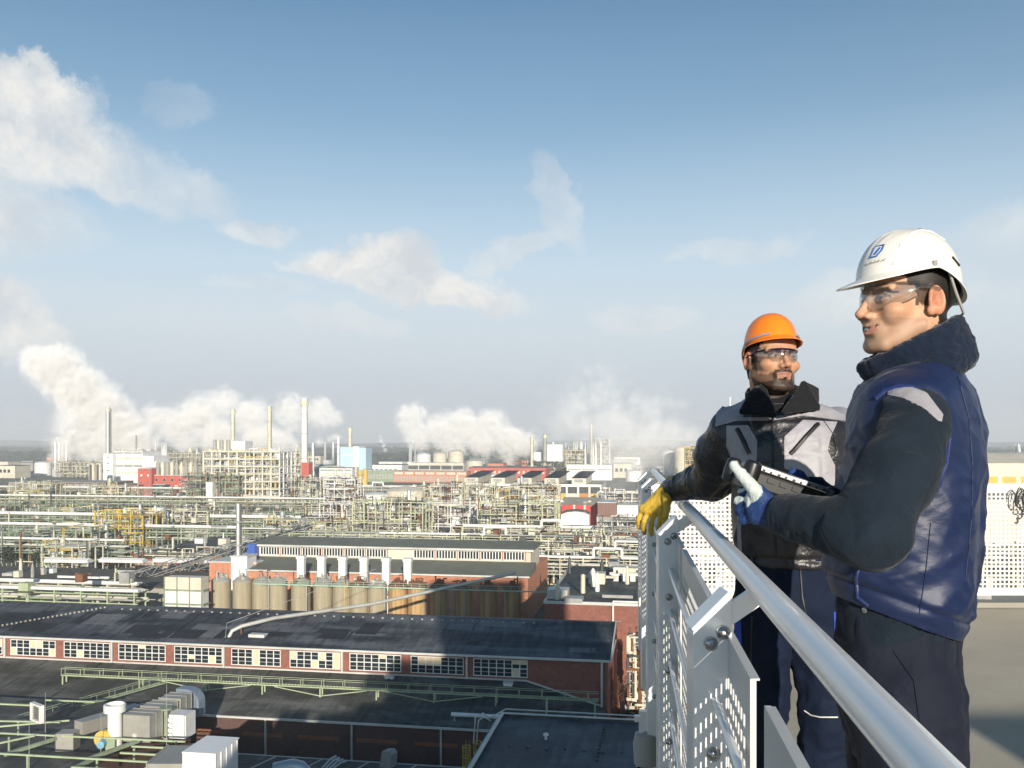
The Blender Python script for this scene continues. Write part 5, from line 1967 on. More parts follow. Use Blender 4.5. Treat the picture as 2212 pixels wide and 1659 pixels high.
# scattered low buildings over the rest of the site, nearer ones first
R6 = random.Random(21)
cols_ = [(M_WHITE, 'white'), (M_CREAM, 'cream'), (M_CONC, 'grey'), (M_BRICK2, 'brick'), (M_GREY, 'dark grey')]
spots_ = []
FAR = []
PLACES = [(60, 'at the far left edge'), (205, 'left of the power station'), (345, 'behind the power station'), (440, 'behind the red block'), (540, 'behind the white lattice building'), (640, 'left of the thick white chimney'), (720, 'right of the thick white chimney'), (800, 'beside the light blue building'), (900, 'behind the green glazed range'), (1010, 'behind the long brick range'), (1130, 'behind the saw tooth hall'), (1240, 'under the two grey stacks'), (1400, 'in the drifting steam'), (1700, 'behind the man in the orange helmet'), (9999, 'beyond the man in the blue vest')]
for D_, x0, x1, n in ((1150, -700, 220, 9), (1250, -850, 420, 12), (1400, -900, 520, 15), (1600, -1000, 650, 16), (1850, -1150, 800, 18), (850, 120, 420, 5), (650, 130, 380, 4)):
    for i in range(n):
        spots_.append((x0 + (x1 - x0) * (i + R6.uniform(0.1, 0.9)) / n, D_ + R6.uniform(-70, 70)))
for (x, y) in spots_:
    m, nm = cols_[R6.choice((0, 0, 1, 1, 2, 3, 4))]
    wd, dp, hh = R6.uniform(22, 60), R6.uniform(16, 34), R6.uniform(7, 19)
    kind = R6.random()
    if kind < 0.62:
        t = thing('works_building', '', 'building', (x, y, 0), PA, 'small %s works buildings towards the horizon' % nm)
        FAR.append(('small %s works building' % nm, x, y, t))
        b = MB()
        b.box(0, wd, 0, dp, 0, hh)
        b.build('wall', m, t)
        b = MB()
        b.box(-0.4, wd + 0.4, -0.4, dp + 0.4, hh + 0.003, hh + 0.5)
        b.build('roof', R6.choice((M_TRIM, M_CONC, M_DARK)), t)
        b = MB()
        for i in range(int(wd / 6)):
            b.box(i * 6 + 1, i * 6 + 4.6, -0.1, -0.003, hh * 0.45, hh * 0.7)
        tag(b.build('windows_band', M_GLASS, t), kind='stuff')
    elif kind < 0.82:
        t = thing('works_tank', '', 'tank', (x, y, 0), 0, 'round %s tanks towards the horizon' % ('cream' if m is M_CREAM else 'white'))
        FAR.append(('round %s tank' % ('cream' if m is M_CREAM else 'white'), x, y, t))
        b = MB()
        rr = R6.uniform(7, 14)
        b.lathe((0, 0, 0), [(rr, 0), (rr, hh), (rr * 0.5, hh + 1.6), (0.2, hh + 2)], 18)
        b.build('shell', M_CREAM if m is M_CREAM else M_WHITE, t, True)
    else:
        t = thing('column_group', '', 'columns', (x, y, 0), 0, 'slim column groups towards the horizon')
        FAR.append(('group of slim columns', x, y, t))
        b = MB()
        for i in range(5):
            q = R6.uniform(0, 20)
            b.lathe((q, R6.uniform(0, 8), 0), [(1.4, 0), (1.3, R6.uniform(22, 46)), (0.3, 47)], 8)
        b.box(-1, 21, -1, 9, 0, 9)
        b.build('column', R6.choice((M_CREAM, M_WHITE, M_SILVER)), t)
buckets = {}
for (nm, x, y, t) in FAR:
    xv = 1106 + x / y * FV
    pl = next(p_ for lim, p_ in PLACES if xv < lim)
    buckets.setdefault((nm, pl), []).append((y, t))
ORD = ['nearest', 'second nearest', 'third nearest', 'fourth nearest', 'fifth nearest', 'sixth nearest', 'seventh nearest', 'eighth nearest', 'ninth nearest', 'tenth nearest']
for (nm, pl), ls in buckets.items():
    ls.sort(key=lambda q: q[0])
    for i, (y, t) in enumerate(ls):
        t['label'] = ('%s %s' % (nm, pl)) if len(ls) == 1 else ('%s %s %s' % (ORD[min(i, 9)], nm, pl))
# trees inside the works
def leafy_tree(x, y, h, lab, seed, grp=None, col='dark'):
    r = random.Random(seed)
    t = thing('tree', lab, 'tree', (x, y, 0), r.uniform(0, 6), grp)
    b = MB()
    b.path([(0, 0, 0), (0.2, 0, h * 0.4), (0, 0.2, h * 0.8)], [h * 0.035, h * 0.025, h * 0.008], 6)
    b.build('trunk', material('bark', (0.09, 0.07, 0.05), 0.9), t, True)
    b = MB()
    for _ in range(420):
        u = Vector((r.gauss(0, 1), r.gauss(0, 1), r.gauss(0, 1))).normalized()
        q = u * (r.uniform(0.35, 1.0) * h * 0.36)
        q.z = q.z * 1.05 + h * 0.62
        q += Vector((r.uniform(-1, 1), r.uniform(-1, 1), 0)) * h * 0.05
        n = Vector((r.gauss(0, 1), r.gauss(0, 1), r.gauss(0, 1))).normalized()
        s_ = n.orthogonal().normalized() * h * 0.045
        w_ = n.cross(s_).normalized() * h * 0.04
        b.add([q - s_, q + w_, q + s_, q - w_], [[0, 1, 2, 3]])
    b.build('crown', material('dark_foliage', (0.035, 0.05, 0.03), 0.9, var=0.4, scale=0.4), t)
    return t


tr0 = None
TRL = ['leftmost dark tree before the brown long hall', 'second dark tree from the left before the brown long hall', 'third dark tree from the left before the brown long hall', 'first of four dark trees left of the red wing', 'second of four dark trees left of the red wing',
       'third of four dark trees left of the red wing', 'fourth of four dark trees, touching the red wing', 'dark tree at the foot of the white lattice building', 'dark tree right of the white lattice building', 'dark tree left of the railing corner in the middle distance',
       'lower dark tree tight against the railing corner', 'dark tree at the left edge above the gravel roof', 'middle dark tree above the gravel roof at the left', 'small dark tree above the gravel roof, right of its two neighbours', 'dark tree left of the narrow windowless white tower']
for i, (xv, D_, h) in enumerate(((8, 690, 13), (28, 700, 11), (55, 690, 12), (165, 715, 10), (182, 712, 9), (198, 718, 10), (212, 716, 9), (590, 740, 12), (632, 720, 10), (1385, 420, 11), (1398, 410, 9), (20, 352, 9), (52, 360, 10), (88, 350, 8), (432, 680, 9))):
    x = (xv - 1106) / FV * D_
    if tr0 is None:
        tr0 = leafy_tree(x, D_, 12, TRL[0], 1, 'dark trees between the works buildings')
    else:
        dup(tr0, (x, D_, 0), i * 1.3, TRL[i], scale=(h / 12 * 1.2, h / 12 * 1.2, h / 12))

# ================================================================== steam plumes: real volumes made of noise-eroded puffs
def plume(name, lab, puffs, dens, res, noise_scale, D, edge=0.55, seed=0.0, vox=(96, 48, 96), col=(1.0, 0.985, 0.96), aniso=-0.36, thr=0.0):
    """puffs: (xv, yv, radius in picture units, depth offset, weight)"""
    pts = []
    for (xv, yv, rv, dy, wt) in puffs:
        c = W(xv, yv, D + dy)
        pts.append((c, rv / FV * (D + dy), wt))
    lo = Vector((min(c.x - r * 1.3 for c, r, w_ in pts), min(c.y - r * 1.1 for c, r, w_ in pts), max(1.0, min(c.z - r * 1.3 for c, r, w_ in pts))))
    hi = Vector((max(c.x + r * 1.3 for c, r, w_ in pts), max(c.y + r * 1.1 for c, r, w_ in pts), max(c.z + r * 1.3 for c, r, w_ in pts)))
    me = bpy.data.meshes.new(name)
    o = bpy.data.objects.new(name, me)
    COL.objects.link(o)
    mat = bpy.data.materials.new(name + '_vapour')
    mat.use_nodes = True
    nt = mat.node_tree
    for n in list(nt.nodes):
        nt.nodes.remove(n)
    pv = nt.nodes.new('ShaderNodeVolumePrincipled')
    pv.inputs['Color'].default_value = (*col, 1)
    pv.inputs['Density'].default_value = dens
    pv.inputs['Density Attribute'].default_value = 'density'
    pv.inputs['Anisotropy'].default_value = aniso
    out = nt.nodes.new('ShaderNodeOutputMaterial')
    nt.links.new(pv.outputs[0], out.inputs['Volume'])
    ng = bpy.data.node_groups.new(name, 'GeometryNodeTree')
    ng.interface.new_socket('Geometry', in_out='OUTPUT', socket_type='NodeSocketGeometry')
    t = NT(ng)
    pos = t.n('GeometryNodeInputPosition').outputs[0]
    base = max(r for c, r, w_ in pts)
    nz = t.noise(t.vmath('ADD', pos, (seed * 71.3, seed * 33.1, seed * 5.7)), noise_scale / base, 8, 0.62, out=1)
    disp = t.vmath('MULTIPLY', t.vmath('SUBTRACT', nz, (0.5, 0.5, 0.5)), (base * edge * 1.7,) * 3)
    q = t.vmath('ADD', pos, disp)
    acc = None
    for (c, r, wt) in pts:
        d = t.vmath('LENGTH', t.vmath('SUBTRACT', q, tuple(c)), out=1)
        m = t.math('MULTIPLY', t.math('SUBTRACT', 1.0, t.math('DIVIDE', d, r)), wt)
        acc = m if acc is None else t.math('MAXIMUM', acc, m)
    n2 = t.noise(t.vmath('ADD', pos, (seed * 11.3, 7.7, 3.3)), noise_scale * 3.0 / base, 8, 0.68)
    acc = t.math('ADD', acc, t.math('MULTIPLY', t.math('SUBTRACT', n2, 0.55), 1.9))
    dn = t.math('MULTIPLY', t.math('SUBTRACT', acc, thr), 1.35, clamp=True)
    vc = t.n('GeometryNodeVolumeCube')
    t.link(dn, vc.inputs['Density'])
    vc.inputs['Background'].default_value = 0.0
    vc.inputs['Min'].default_value = lo
    vc.inputs['Max'].default_value = hi
    vc.inputs['Resolution X'].default_value = vox[0]
    vc.inputs['Resolution Y'].default_value = vox[1]
    vc.inputs['Resolution Z'].default_value = vox[2]
    sm = t.n('GeometryNodeSetMaterial')
    t.link(vc.outputs[0], sm.inputs[0])
    sm.inputs['Material'].default_value = mat
    go = t.n('NodeGroupOutput')
    t.link(sm.outputs[0], go.inputs[0])
    md = o.modifiers.new('vapour', 'NODES')
    md.node_group = ng
    me.materials.append(mat)
    tag(o, lab, 'steam', kind='stuff')
    return o


plume('steam_plume', 'huge white steam plume leaning left over the power station',
      [(296, 960, 50, 0, 1.5), (262, 935, 64, 10, 1.5), (222, 893, 70, 20, 1.4), (176, 850, 68, 20, 1.3), (130, 803, 66, 30, 1.3), (84, 782, 46, 30, 1.2), (215, 965, 60, 10, 1.0), (155, 970, 56, 10, 0.75), (170, 925, 60, 0, 0.7)],
      0.07, 1, 1.7, 1290, vox=(150, 60, 130), seed=1.0, edge=0.42)
plume('steam_plume', 'ragged bank of steam behind the pair of thin cream chimneys',
      [(340, 905, 42, 0, 0.9), (380, 920, 48, 0, 1.0), (430, 900, 55, 0, 1.0), (470, 940, 50, 0, 1.0), (480, 870, 45, 0, 0.85), (540, 900, 50, 10, 1.0), (560, 945, 45, 10, 1.0), (610, 955, 36, 0, 0.9), (630, 890, 50, 20, 0.6), (690, 890, 40, 20, 0.85), (720, 900, 26, 20, 0.8), (400, 960, 40, 0, 0.9), (640, 970, 24, 0, 0.8)],
      0.055, 1, 1.4, 1400, vox=(220, 40, 90), seed=2.0, edge=0.65)
plume('steam_plume', 'broad bank of steam on the horizon right of the centre',
      [(890, 905, 44, 0, 0.8), (905, 940, 40, 0, 0.85), (950, 930, 46, 0, 0.95), (1000, 925, 50, 0, 1.0), (1040, 955, 44, 0, 1.1), (1060, 920, 44, 0, 0.95), (1100, 955, 46, 0, 1.15), (1135, 960, 34, 0, 1.1), (980, 965, 36, 0, 0.9), (1100, 990, 24, 0, 1.0)],
      0.055, 1, 1.4, 1750, vox=(210, 40, 84), seed=3.0, edge=0.6)
plume('steam_plume', 'wide drifting cloud of steam behind the man in the orange helmet',
      [(1250, 900, 90, 0, 0.42), (1330, 930, 90, 0, 0.55), (1400, 960, 80, 0, 0.8), (1450, 945, 60, 0, 0.9), (1490, 945, 40, 0, 0.9), (1340, 1000, 70, -60, 0.7), (1300, 860, 80, 0, 0.3), (1400, 890, 80, 0, 0.4)],
      0.018, 1, 1.2, 1250, vox=(150, 60, 100), seed=4.0, edge=0.6)
plume('steam_drift', 'thin low steam drifting over the plant left of the gloved hand',
      [(1290, 1045, 46, 0, 0.6), (1340, 1050, 50, -20, 0.9), (1370, 1010, 46, 0, 0.9), (1380, 1070, 40, -30, 0.9), (1310, 1090, 36, -40, 0.5), (1250, 1000, 40, 20, 0.45)],
      0.010, 1, 1.2, 700, vox=(110, 60, 80), seed=5.0, edge=0.55)
plume('steam_puff', 'small puff of steam from the short white chimney',
      [(731, 946, 9, 0, 1.2), (722, 944, 10, 0, 1.1), (712, 949, 8, 0, 1.0), (690, 955, 12, 0, 0.8)], 0.09, 1, 1.0, 1100, vox=(60, 20, 30), seed=6.0, edge=0.4)
plume('steam_puff', 'small curl of steam on the horizon left of the steam bank',
      [(832, 972, 6, 0, 1.2), (829, 962, 6, 0, 1.2), (823, 952, 6, 0, 1.0), (822, 943, 5, 0, 0.9)], 0.1, 1, 1.0, 1500, vox=(24, 16, 48), seed=7.0, edge=0.4)

# haze: one closed box of pale air around everything
hb = MB()
hb.box(-11500, 11500, -2800, 11500, -2.0, 208.0)
hz = hb.build('haze')
mh = bpy.data.materials.new('pale_haze')
mh.use_nodes = True
for n in list(mh.node_tree.nodes):
    mh.node_tree.nodes.remove(n)
pv = mh.node_tree.nodes.new('ShaderNodeVolumePrincipled')
pv.inputs['Color'].default_value = (0.93, 0.96, 1.0, 1)
pv.inputs['Density'].default_value = 0.00018
pv.inputs['Anisotropy'].default_value = 0.0
out = mh.node_tree.nodes.new('ShaderNodeOutputMaterial')
mh.node_tree.links.new(pv.outputs[0], out.inputs['Volume'])
hz.data.materials.append(mh)
tag(hz, kind='stuff')
# ================================================================== distance-field modelling for the two men
_T = np.random.default_rng(3).random((32, 32, 32)).astype(np.float32)


_G = np.random.default_rng(3).normal(size=(32, 32, 32, 3)).astype(np.float32)
_G /= np.linalg.norm(_G, axis=3, keepdims=True)


def vnoise(P, s):
    """smooth gradient noise, about 0..1"""
    q = P * s + 100.0
    i = np.floor(q).astype(np.int64)
    f = (q - i).astype(np.float32)
    w_ = f * f * f * (f * (f * 6 - 15) + 10)
    i &= 31
    out = 0
    for a in (0, 1):
        for b in (0, 1):
            for c in (0, 1):
                g = _G[(i[:, 0] + a) & 31, (i[:, 1] + b) & 31, (i[:, 2] + c) & 31]
                dt = g[:, 0] * (f[:, 0] - a) + g[:, 1] * (f[:, 1] - b) + g[:, 2] * (f[:, 2] - c)
                out = out + dt * (w_[:, 0] if a else 1 - w_[:, 0]) * (w_[:, 1] if b else 1 - w_[:, 1]) * (w_[:, 2] if c else 1 - w_[:, 2])
    return np.clip(out * 0.85 + 0.5, 0, 1)


def su(a, b, k):
    h = np.clip(0.5 + 0.5 * (b - a) / k, 0, 1)
    return b * (1 - h) + a * h - k * h * (1 - h)


def ss(a, b, k):
    """a minus b, smooth"""
    return -su(-a, b, k)


def V3(*a):
    return np.array(a, dtype=np.float32)


def ell(P, c, r, R=None):
    p = P - V3(*c)
    if R is not None:
        p = p @ R
    r = V3(*r)
    k0 = np.linalg.norm(p / r, axis=1)
    k1 = np.linalg.norm(p / (r * r), axis=1) + 1e-9
    return k0 * (k0 - 1) / k1


def cap(P, a, b, ra, rb=None, sc=None):
    rb = ra if rb is None else rb
    a, b = V3(*a), V3(*b)
    if sc is not None:
        sc = V3(*sc)
        P, a, b = P * sc, a * sc, b * sc
    ba = b - a
    t = np.clip((P - a) @ ba / max(1e-9, float(ba @ ba)), 0, 1)
    return np.linalg.norm(P - a - t[:, None] * ba, axis=1) - (ra + (rb - ra) * t)


def chain(P, pts, rad, k=0.004):
    d = None
    for i in range(len(pts) - 1):
        e = cap(P, pts[i], pts[i + 1], rad[i], rad[i + 1])
        d = e if d is None else su(d, e, k)
    return d


def loft(P, lv, yaw=0.0, expo=2.0):
    """stack of superellipse sections: lv rows = z, cx, cy, a(side), b(front-back); yaw turns the sections"""
    lv = np.array(sorted(lv), dtype=np.float32)
    z = P[:, 2]
    cx, cy, a, b = (np.interp(z, lv[:, 0], lv[:, k]) for k in (1, 2, 3, 4))
    c, s = math.cos(yaw), math.sin(yaw)
    dx, dy = P[:, 0] - cx, P[:, 1] - cy
    u = dx * c + dy * s
    v = -dx * s + dy * c
    k0 = ((np.abs(u) / a) ** expo + (np.abs(v) / b) ** expo) ** (1 / expo)
    d = (k0 - 1) * np.minimum(a, b) * (0.75 + 0.25 * np.maximum(a, b) / np.minimum(a, b) * 0.6)
    return np.maximum(d, np.maximum(z - lv[-1, 0], lv[0, 0] - z))


def rotz(a):
    c, s = math.cos(a), math.sin(a)
    return np.array([[c, -s, 0], [s, c, 0], [0, 0, 1]], dtype=np.float32)


def rotx(a):
    c, s = math.cos(a), math.sin(a)
    return np.array([[1, 0, 0], [0, c, -s], [0, s, c]], dtype=np.float32)


def roty(a):
    c, s = math.cos(a), math.sin(a)
    return np.array([[c, 0, s], [0, 1, 0], [-s, 0, c]], dtype=np.float32)


def smooth_interp(lv, n=5):
    """refine loft rows so that the outline curves instead of kinking"""
    lv = np.array(sorted(lv), dtype=float)
    out = []
    for i in range(len(lv) - 1):
        p0, p1, p2, p3 = lv[max(0, i - 1)], lv[i], lv[i + 1], lv[min(len(lv) - 1, i + 2)]
        for k in range(n):
            t = k / n
            out.append(0.5 * ((2 * p1) + (p2 - p0) * t + (2 * p0 - 5 * p1 + 4 * p2 - p3) * t * t + (3 * p1 - p0 - 3 * p2 + p3) * t ** 3))
            out[-1][0] = p1[0] + (p2[0] - p1[0]) * t
    out.append(lv[-1])
    return [tuple(o) for o in out]


def surface_net(f, lo, hi, h):
    lo, hi = np.array(lo, dtype=float), np.array(hi, dtype=float)
    B = 8
    n = np.ceil((hi - lo) / h / B).astype(int) * B
    nb = n // B
    # coarse pass
    g = np.stack(np.meshgrid(*[np.arange(k) for k in nb], indexing='ij'), -1).reshape(-1, 3)
    cen = lo + (g + 0.5) * B * h
    d = f(cen.astype(np.float32))
    half = B * h * 0.87
    act = g[np.abs(d) < half * 1.55 + 0.012]
    F = np.full(tuple(n + 1), 1.0, dtype=np.float32)
    done = np.zeros(tuple(n + 1), dtype=bool)
    loc = np.stack(np.meshgrid(*[np.arange(B + 1)] * 3, indexing='ij'), -1).reshape(-1, 3)
    idx = (act[:, None, :] * B + loc[None]).reshape(-1, 3)
    flat = np.unique(np.ravel_multi_index(idx.T, tuple(n + 1)))
    for s in range(0, len(flat), 400000):
        fl = flat[s:s + 400000]
        ii = np.stack(np.unravel_index(fl, tuple(n + 1)), -1)
        F.ravel()[fl] = f((lo + ii * h).astype(np.float32))
        done.ravel()[fl] = True
    # inactive blocks take the sign of their centre
    ins = g[(np.abs(d) >= half * 1.55 + 0.012) & (d < 0)]
    for q in ins:
        a = q * B
        sl = tuple(slice(a[k], a[k] + B + 1) for k in range(3))
        blk = F[sl]
        blk[~done[sl]] = -1.0
    S = F < 0
    nx, ny, nz = n
    c = [S[i:nx + i, j:ny + j, k:nz + k] for i in (0, 1) for j in (0, 1) for k in (0, 1)]
    cnt = sum(x.astype(np.int8) for x in c)
    cell = (cnt > 0) & (cnt < 8)
    ci = np.argwhere(cell)
    vid = np.full(cell.shape, -1, dtype=np.int64)
    vid[cell] = np.arange(len(ci))
    pos = np.zeros((len(ci), 3))
    num = np.zeros(len(ci))
    offs = [(i, j, k) for i in (0, 1) for j in (0, 1) for k in (0, 1)]
    for a in range(8):
        for ax in range(3):
            if offs[a][ax]:
                continue
            o2 = list(offs[a])
            o2[ax] = 1
            A = ci + np.array(offs[a])
            Bq = ci + np.array(o2)
            fa = F[A[:, 0], A[:, 1], A[:, 2]]
            fb = F[Bq[:, 0], Bq[:, 1], Bq[:, 2]]
            m = (fa < 0) != (fb < 0)
            t = np.clip(fa / np.where(m, fa - fb, 1), 0, 1)
            p = A + (Bq - A) * t[:, None]
            pos[m] += p[m]
            num[m] += 1
    pos /= num[:, None]
    Vt = lo + pos * h
    quads = []
    for ax in range(3):
        u, v = (ax + 1) % 3, (ax + 2) % 3
        sl0 = [slice(1, None)] * 3
        a0 = S[tuple(slice(0, n[k]) if k == ax else slice(1, n[k]) for k in range(3))]
        a1 = S[tuple(slice(1, n[k] + 1) if k == ax else slice(1, n[k]) for k in range(3))]
        for flip, mask in ((False, a0 & ~a1), (True, ~a0 & a1)):
            e = np.argwhere(mask)
            if not len(e):
                continue
            base = e.copy()
            for k in range(3):
                if k != ax:
                    base[:, k] += 1
            def cc(du, dv):
                q = base.copy()
                q[:, u] += du
                q[:, v] += dv
                return vid[q[:, 0], q[:, 1], q[:, 2]]
            qd = np.stack([cc(-1, -1), cc(0, -1), cc(0, 0), cc(-1, 0)], -1)
            if flip:
                qd = qd[:, ::-1]
            quads.append(qd)
    Q = np.concatenate(quads)
    Q = Q[(Q >= 0).all(axis=1)]
    return Vt, Q


def vnormals(V, Q):
    nrm = np.cross(V[Q[:, 2]] - V[Q[:, 0]], V[Q[:, 3]] - V[Q[:, 1]])
    N = np.zeros_like(V)
    for k in range(4):
        np.add.at(N, Q[:, k], nrm)
    return N / (np.linalg.norm(N, axis=1, keepdims=True) + 1e-12)


def net_obj(name, V, Q, mat, parent, color=None, origin=None, smooth=True):
    me = bpy.data.meshes.new(name)
    me.vertices.add(len(V))
    o_ = np.array(origin) if origin is not None else np.zeros(3)
    me.vertices.foreach_set('co', (V - o_).astype(np.float32).ravel())
    me.loops.add(len(Q) * 4)
    me.loops.foreach_set('vertex_index', Q.astype(np.int32).ravel())
    me.polygons.add(len(Q))
    me.polygons.foreach_set('loop_start', np.arange(0, len(Q) * 4, 4, dtype=np.int32))
    me.update(calc_edges=True)
    me.validate()
    if smooth:
        me.shade_smooth()
    if color is not None:
        at = me.color_attributes.new('tint', 'FLOAT_COLOR', 'POINT')
        at.data.foreach_set('color', np.concatenate([color, np.ones((len(V), 1))], 1).astype(np.float32).ravel())
    me.materials.append(mat)
    o = bpy.data.objects.new(name, me)
    COL.objects.link(o)
    o.parent = parent
    return o


def cloth(name, f, lo, hi, h, mat, parent, origin, wrinkle=None, color=None):
    V, Q = surface_net(f, lo, hi, h)
    if wrinkle is not None:
        N = vnormals(V, Q)
        V = V + N * wrinkle(V.astype(np.float32))[:, None]
    c = color(V.astype(np.float32), vnormals(V, Q)) if color is not None else None
    o = net_obj(name, V, Q, mat, parent, c, origin)
    return o, V, Q


def ridge(P, s):
    return 1 - np.abs(2 * vnoise(P, s) - 1)


def folds(P, A, s, seed=0.0):
    """soft sharp-crested folds; A maps points into a frame where folds run along the last axis"""
    q = (P @ A.T).astype(np.float32) + seed
    w_ = np.stack([vnoise(q, s * 0.6), vnoise(q + 7, s * 0.6), np.zeros(len(q), np.float32)], -1) * (0.9 / s)
    q = q + w_
    return 0.75 * (1 - np.abs(2 * vnoise(q, s) - 1) * 1.6) + 0.25 * vnoise(q + 3, s * 2.1)


def frame_for(direction, stretch=0.3):
    """matrix that squeezes noise across `direction` so folds run along it"""
    d = Vector(direction).normalized()
    u = d.orthogonal().normalized()
    v = d.cross(u)
    return np.array([u, v, d * stretch], dtype=np.float32)


# ------------------------------------------------------------------ head (face looks along -Y, origin between the eyes' level and ears)
def head_sdf(P, beard=False, smile=False, jaww=1.0):
    X = P.copy()
    X[:, 0] = np.abs(X[:, 0])          # symmetric features
    d = ell(X, (0, 0.018, 0.038), (0.076, 0.097, 0.082))
    d = su(d, ell(X, (0, -0.028, -0.03), (0.060, 0.062, 0.072)), 0.02)
    # forehead, brow, cheekbone
    d = su(d, ell(X, (0, -0.042, 0.04), (0.060, 0.046, 0.045)), 0.02)
    d = su(d, cap(X, (0.012, -0.087, 0.015), (0.048, -0.070, 0.017), 0.0095, 0.009), 0.012)
    d = su(d, ell(X, (0.046, -0.056, -0.030), (0.022, 0.026, 0.018)), 0.018)
    # jaw and chin
    d = su(d, cap(X, (0.056 * jaww, -0.002, -0.058), (0.026, -0.066, -0.098), 0.017, 0.017), 0.022)
    d = su(d, ell(X, (0, -0.073, -0.101), (0.024, 0.018, 0.016)), 0.014)
    d = su(d, ell(X, (0, -0.075, -0.062), (0.030, 0.022, 0.026)), 0.014)
    d = su(d, ell(X, (0, -0.03, -0.085), (0.045, 0.045, 0.024)), 0.02)
    # eye sockets
    d = ss(d, ell(X, (0.032, -0.099, -0.002), (0.020, 0.017, 0.0125)), 0.011)
    # eyelids round the eyeball, open slit between them
    lid = ell(X, (0.0315, -0.0745, -0.003), (0.0150, 0.0142, 0.0130))
    slit = ell(X, (0.0315, -0.092, -0.0036), (0.0125, 0.014, 0.0030))
    d = su(d, ss(lid, slit, 0.0015), 0.004)
    # nose
    nose = cap(X, (0, -0.088, 0.004), (0, -0.111, -0.034), 0.0068, 0.0090)
    nose = su(nose, ell(X, (0, -0.110, -0.036), (0.0098, 0.0105, 0.0088)), 0.006)
    nose = su(nose, ell(X, (0.0125, -0.0985, -0.040), (0.0078, 0.011, 0.0078)), 0.005)
    nose = su(nose, cap(X, (0, -0.080, -0.01), (0.010, -0.088, -0.038), 0.010, 0.010), 0.008)
    d = su(d, nose, 0.006)
    d = ss(d, ell(X, (0.0062, -0.104, -0.0475), (0.0034, 0.0050, 0.0034)), 0.002)
    # lips
    mw = 0.0285 if smile else 0.0235
    if smile:
        d = su(d, ell(X, (0.040, -0.062, -0.044), (0.013, 0.014, 0.012)), 0.012)
    up = cap(X, (0.003, -0.0965, -0.0600), (mw, -0.0825, -0.0640 + (0.008 if smile else 0)), 0.0048, 0.0022)
    low = cap(X, (0.000, -0.0940, -0.0755 if smile else -0.0735), (mw - 0.003, -0.0835, -0.0690 + (0.008 if smile else 0)), 0.0060, 0.0026)
    d = su(d, up, 0.004)
    d = su(d, low, 0.004)
    mouth = cap(X, (0, -0.0965 if smile else -0.100, -0.0676 if smile else -0.0668), (mw, -0.084 if smile else -0.087, -0.0668 + (0.008 if smile else 0)), 0.0046 if smile else 0.0014, 0.0014)
    d = ss(d, mouth, 0.0012)
    d = ss(d, ell(X, (0, -0.094, -0.085), (0.018, 0.006, 0.004)), 0.008)
    # ears
    Re = rotx(0.22) @ rotz(-0.32)
    ear = ell(X, (0.080, 0.014, -0.008), (0.0085, 0.0175, 0.032), Re)
    ear = su(ear, ell(X, (0.077, 0.004, -0.030), (0.006, 0.009, 0.011), Re), 0.004)
    ear = ss(ear, ell(X, (0.0885, 0.0125, -0.001), (0.0085, 0.0125, 0.0225), Re), 0.002)
    ear = ss(ear, ell(X, (0.0845, 0.0045, -0.009), (0.006, 0.0065, 0.010)), 0.002)
    ear = su(ear, ell(X, (0.078, 0.000, -0.010), (0.004, 0.004, 0.008)), 0.003)
    d = su(d, ear, 0.005)
    return d


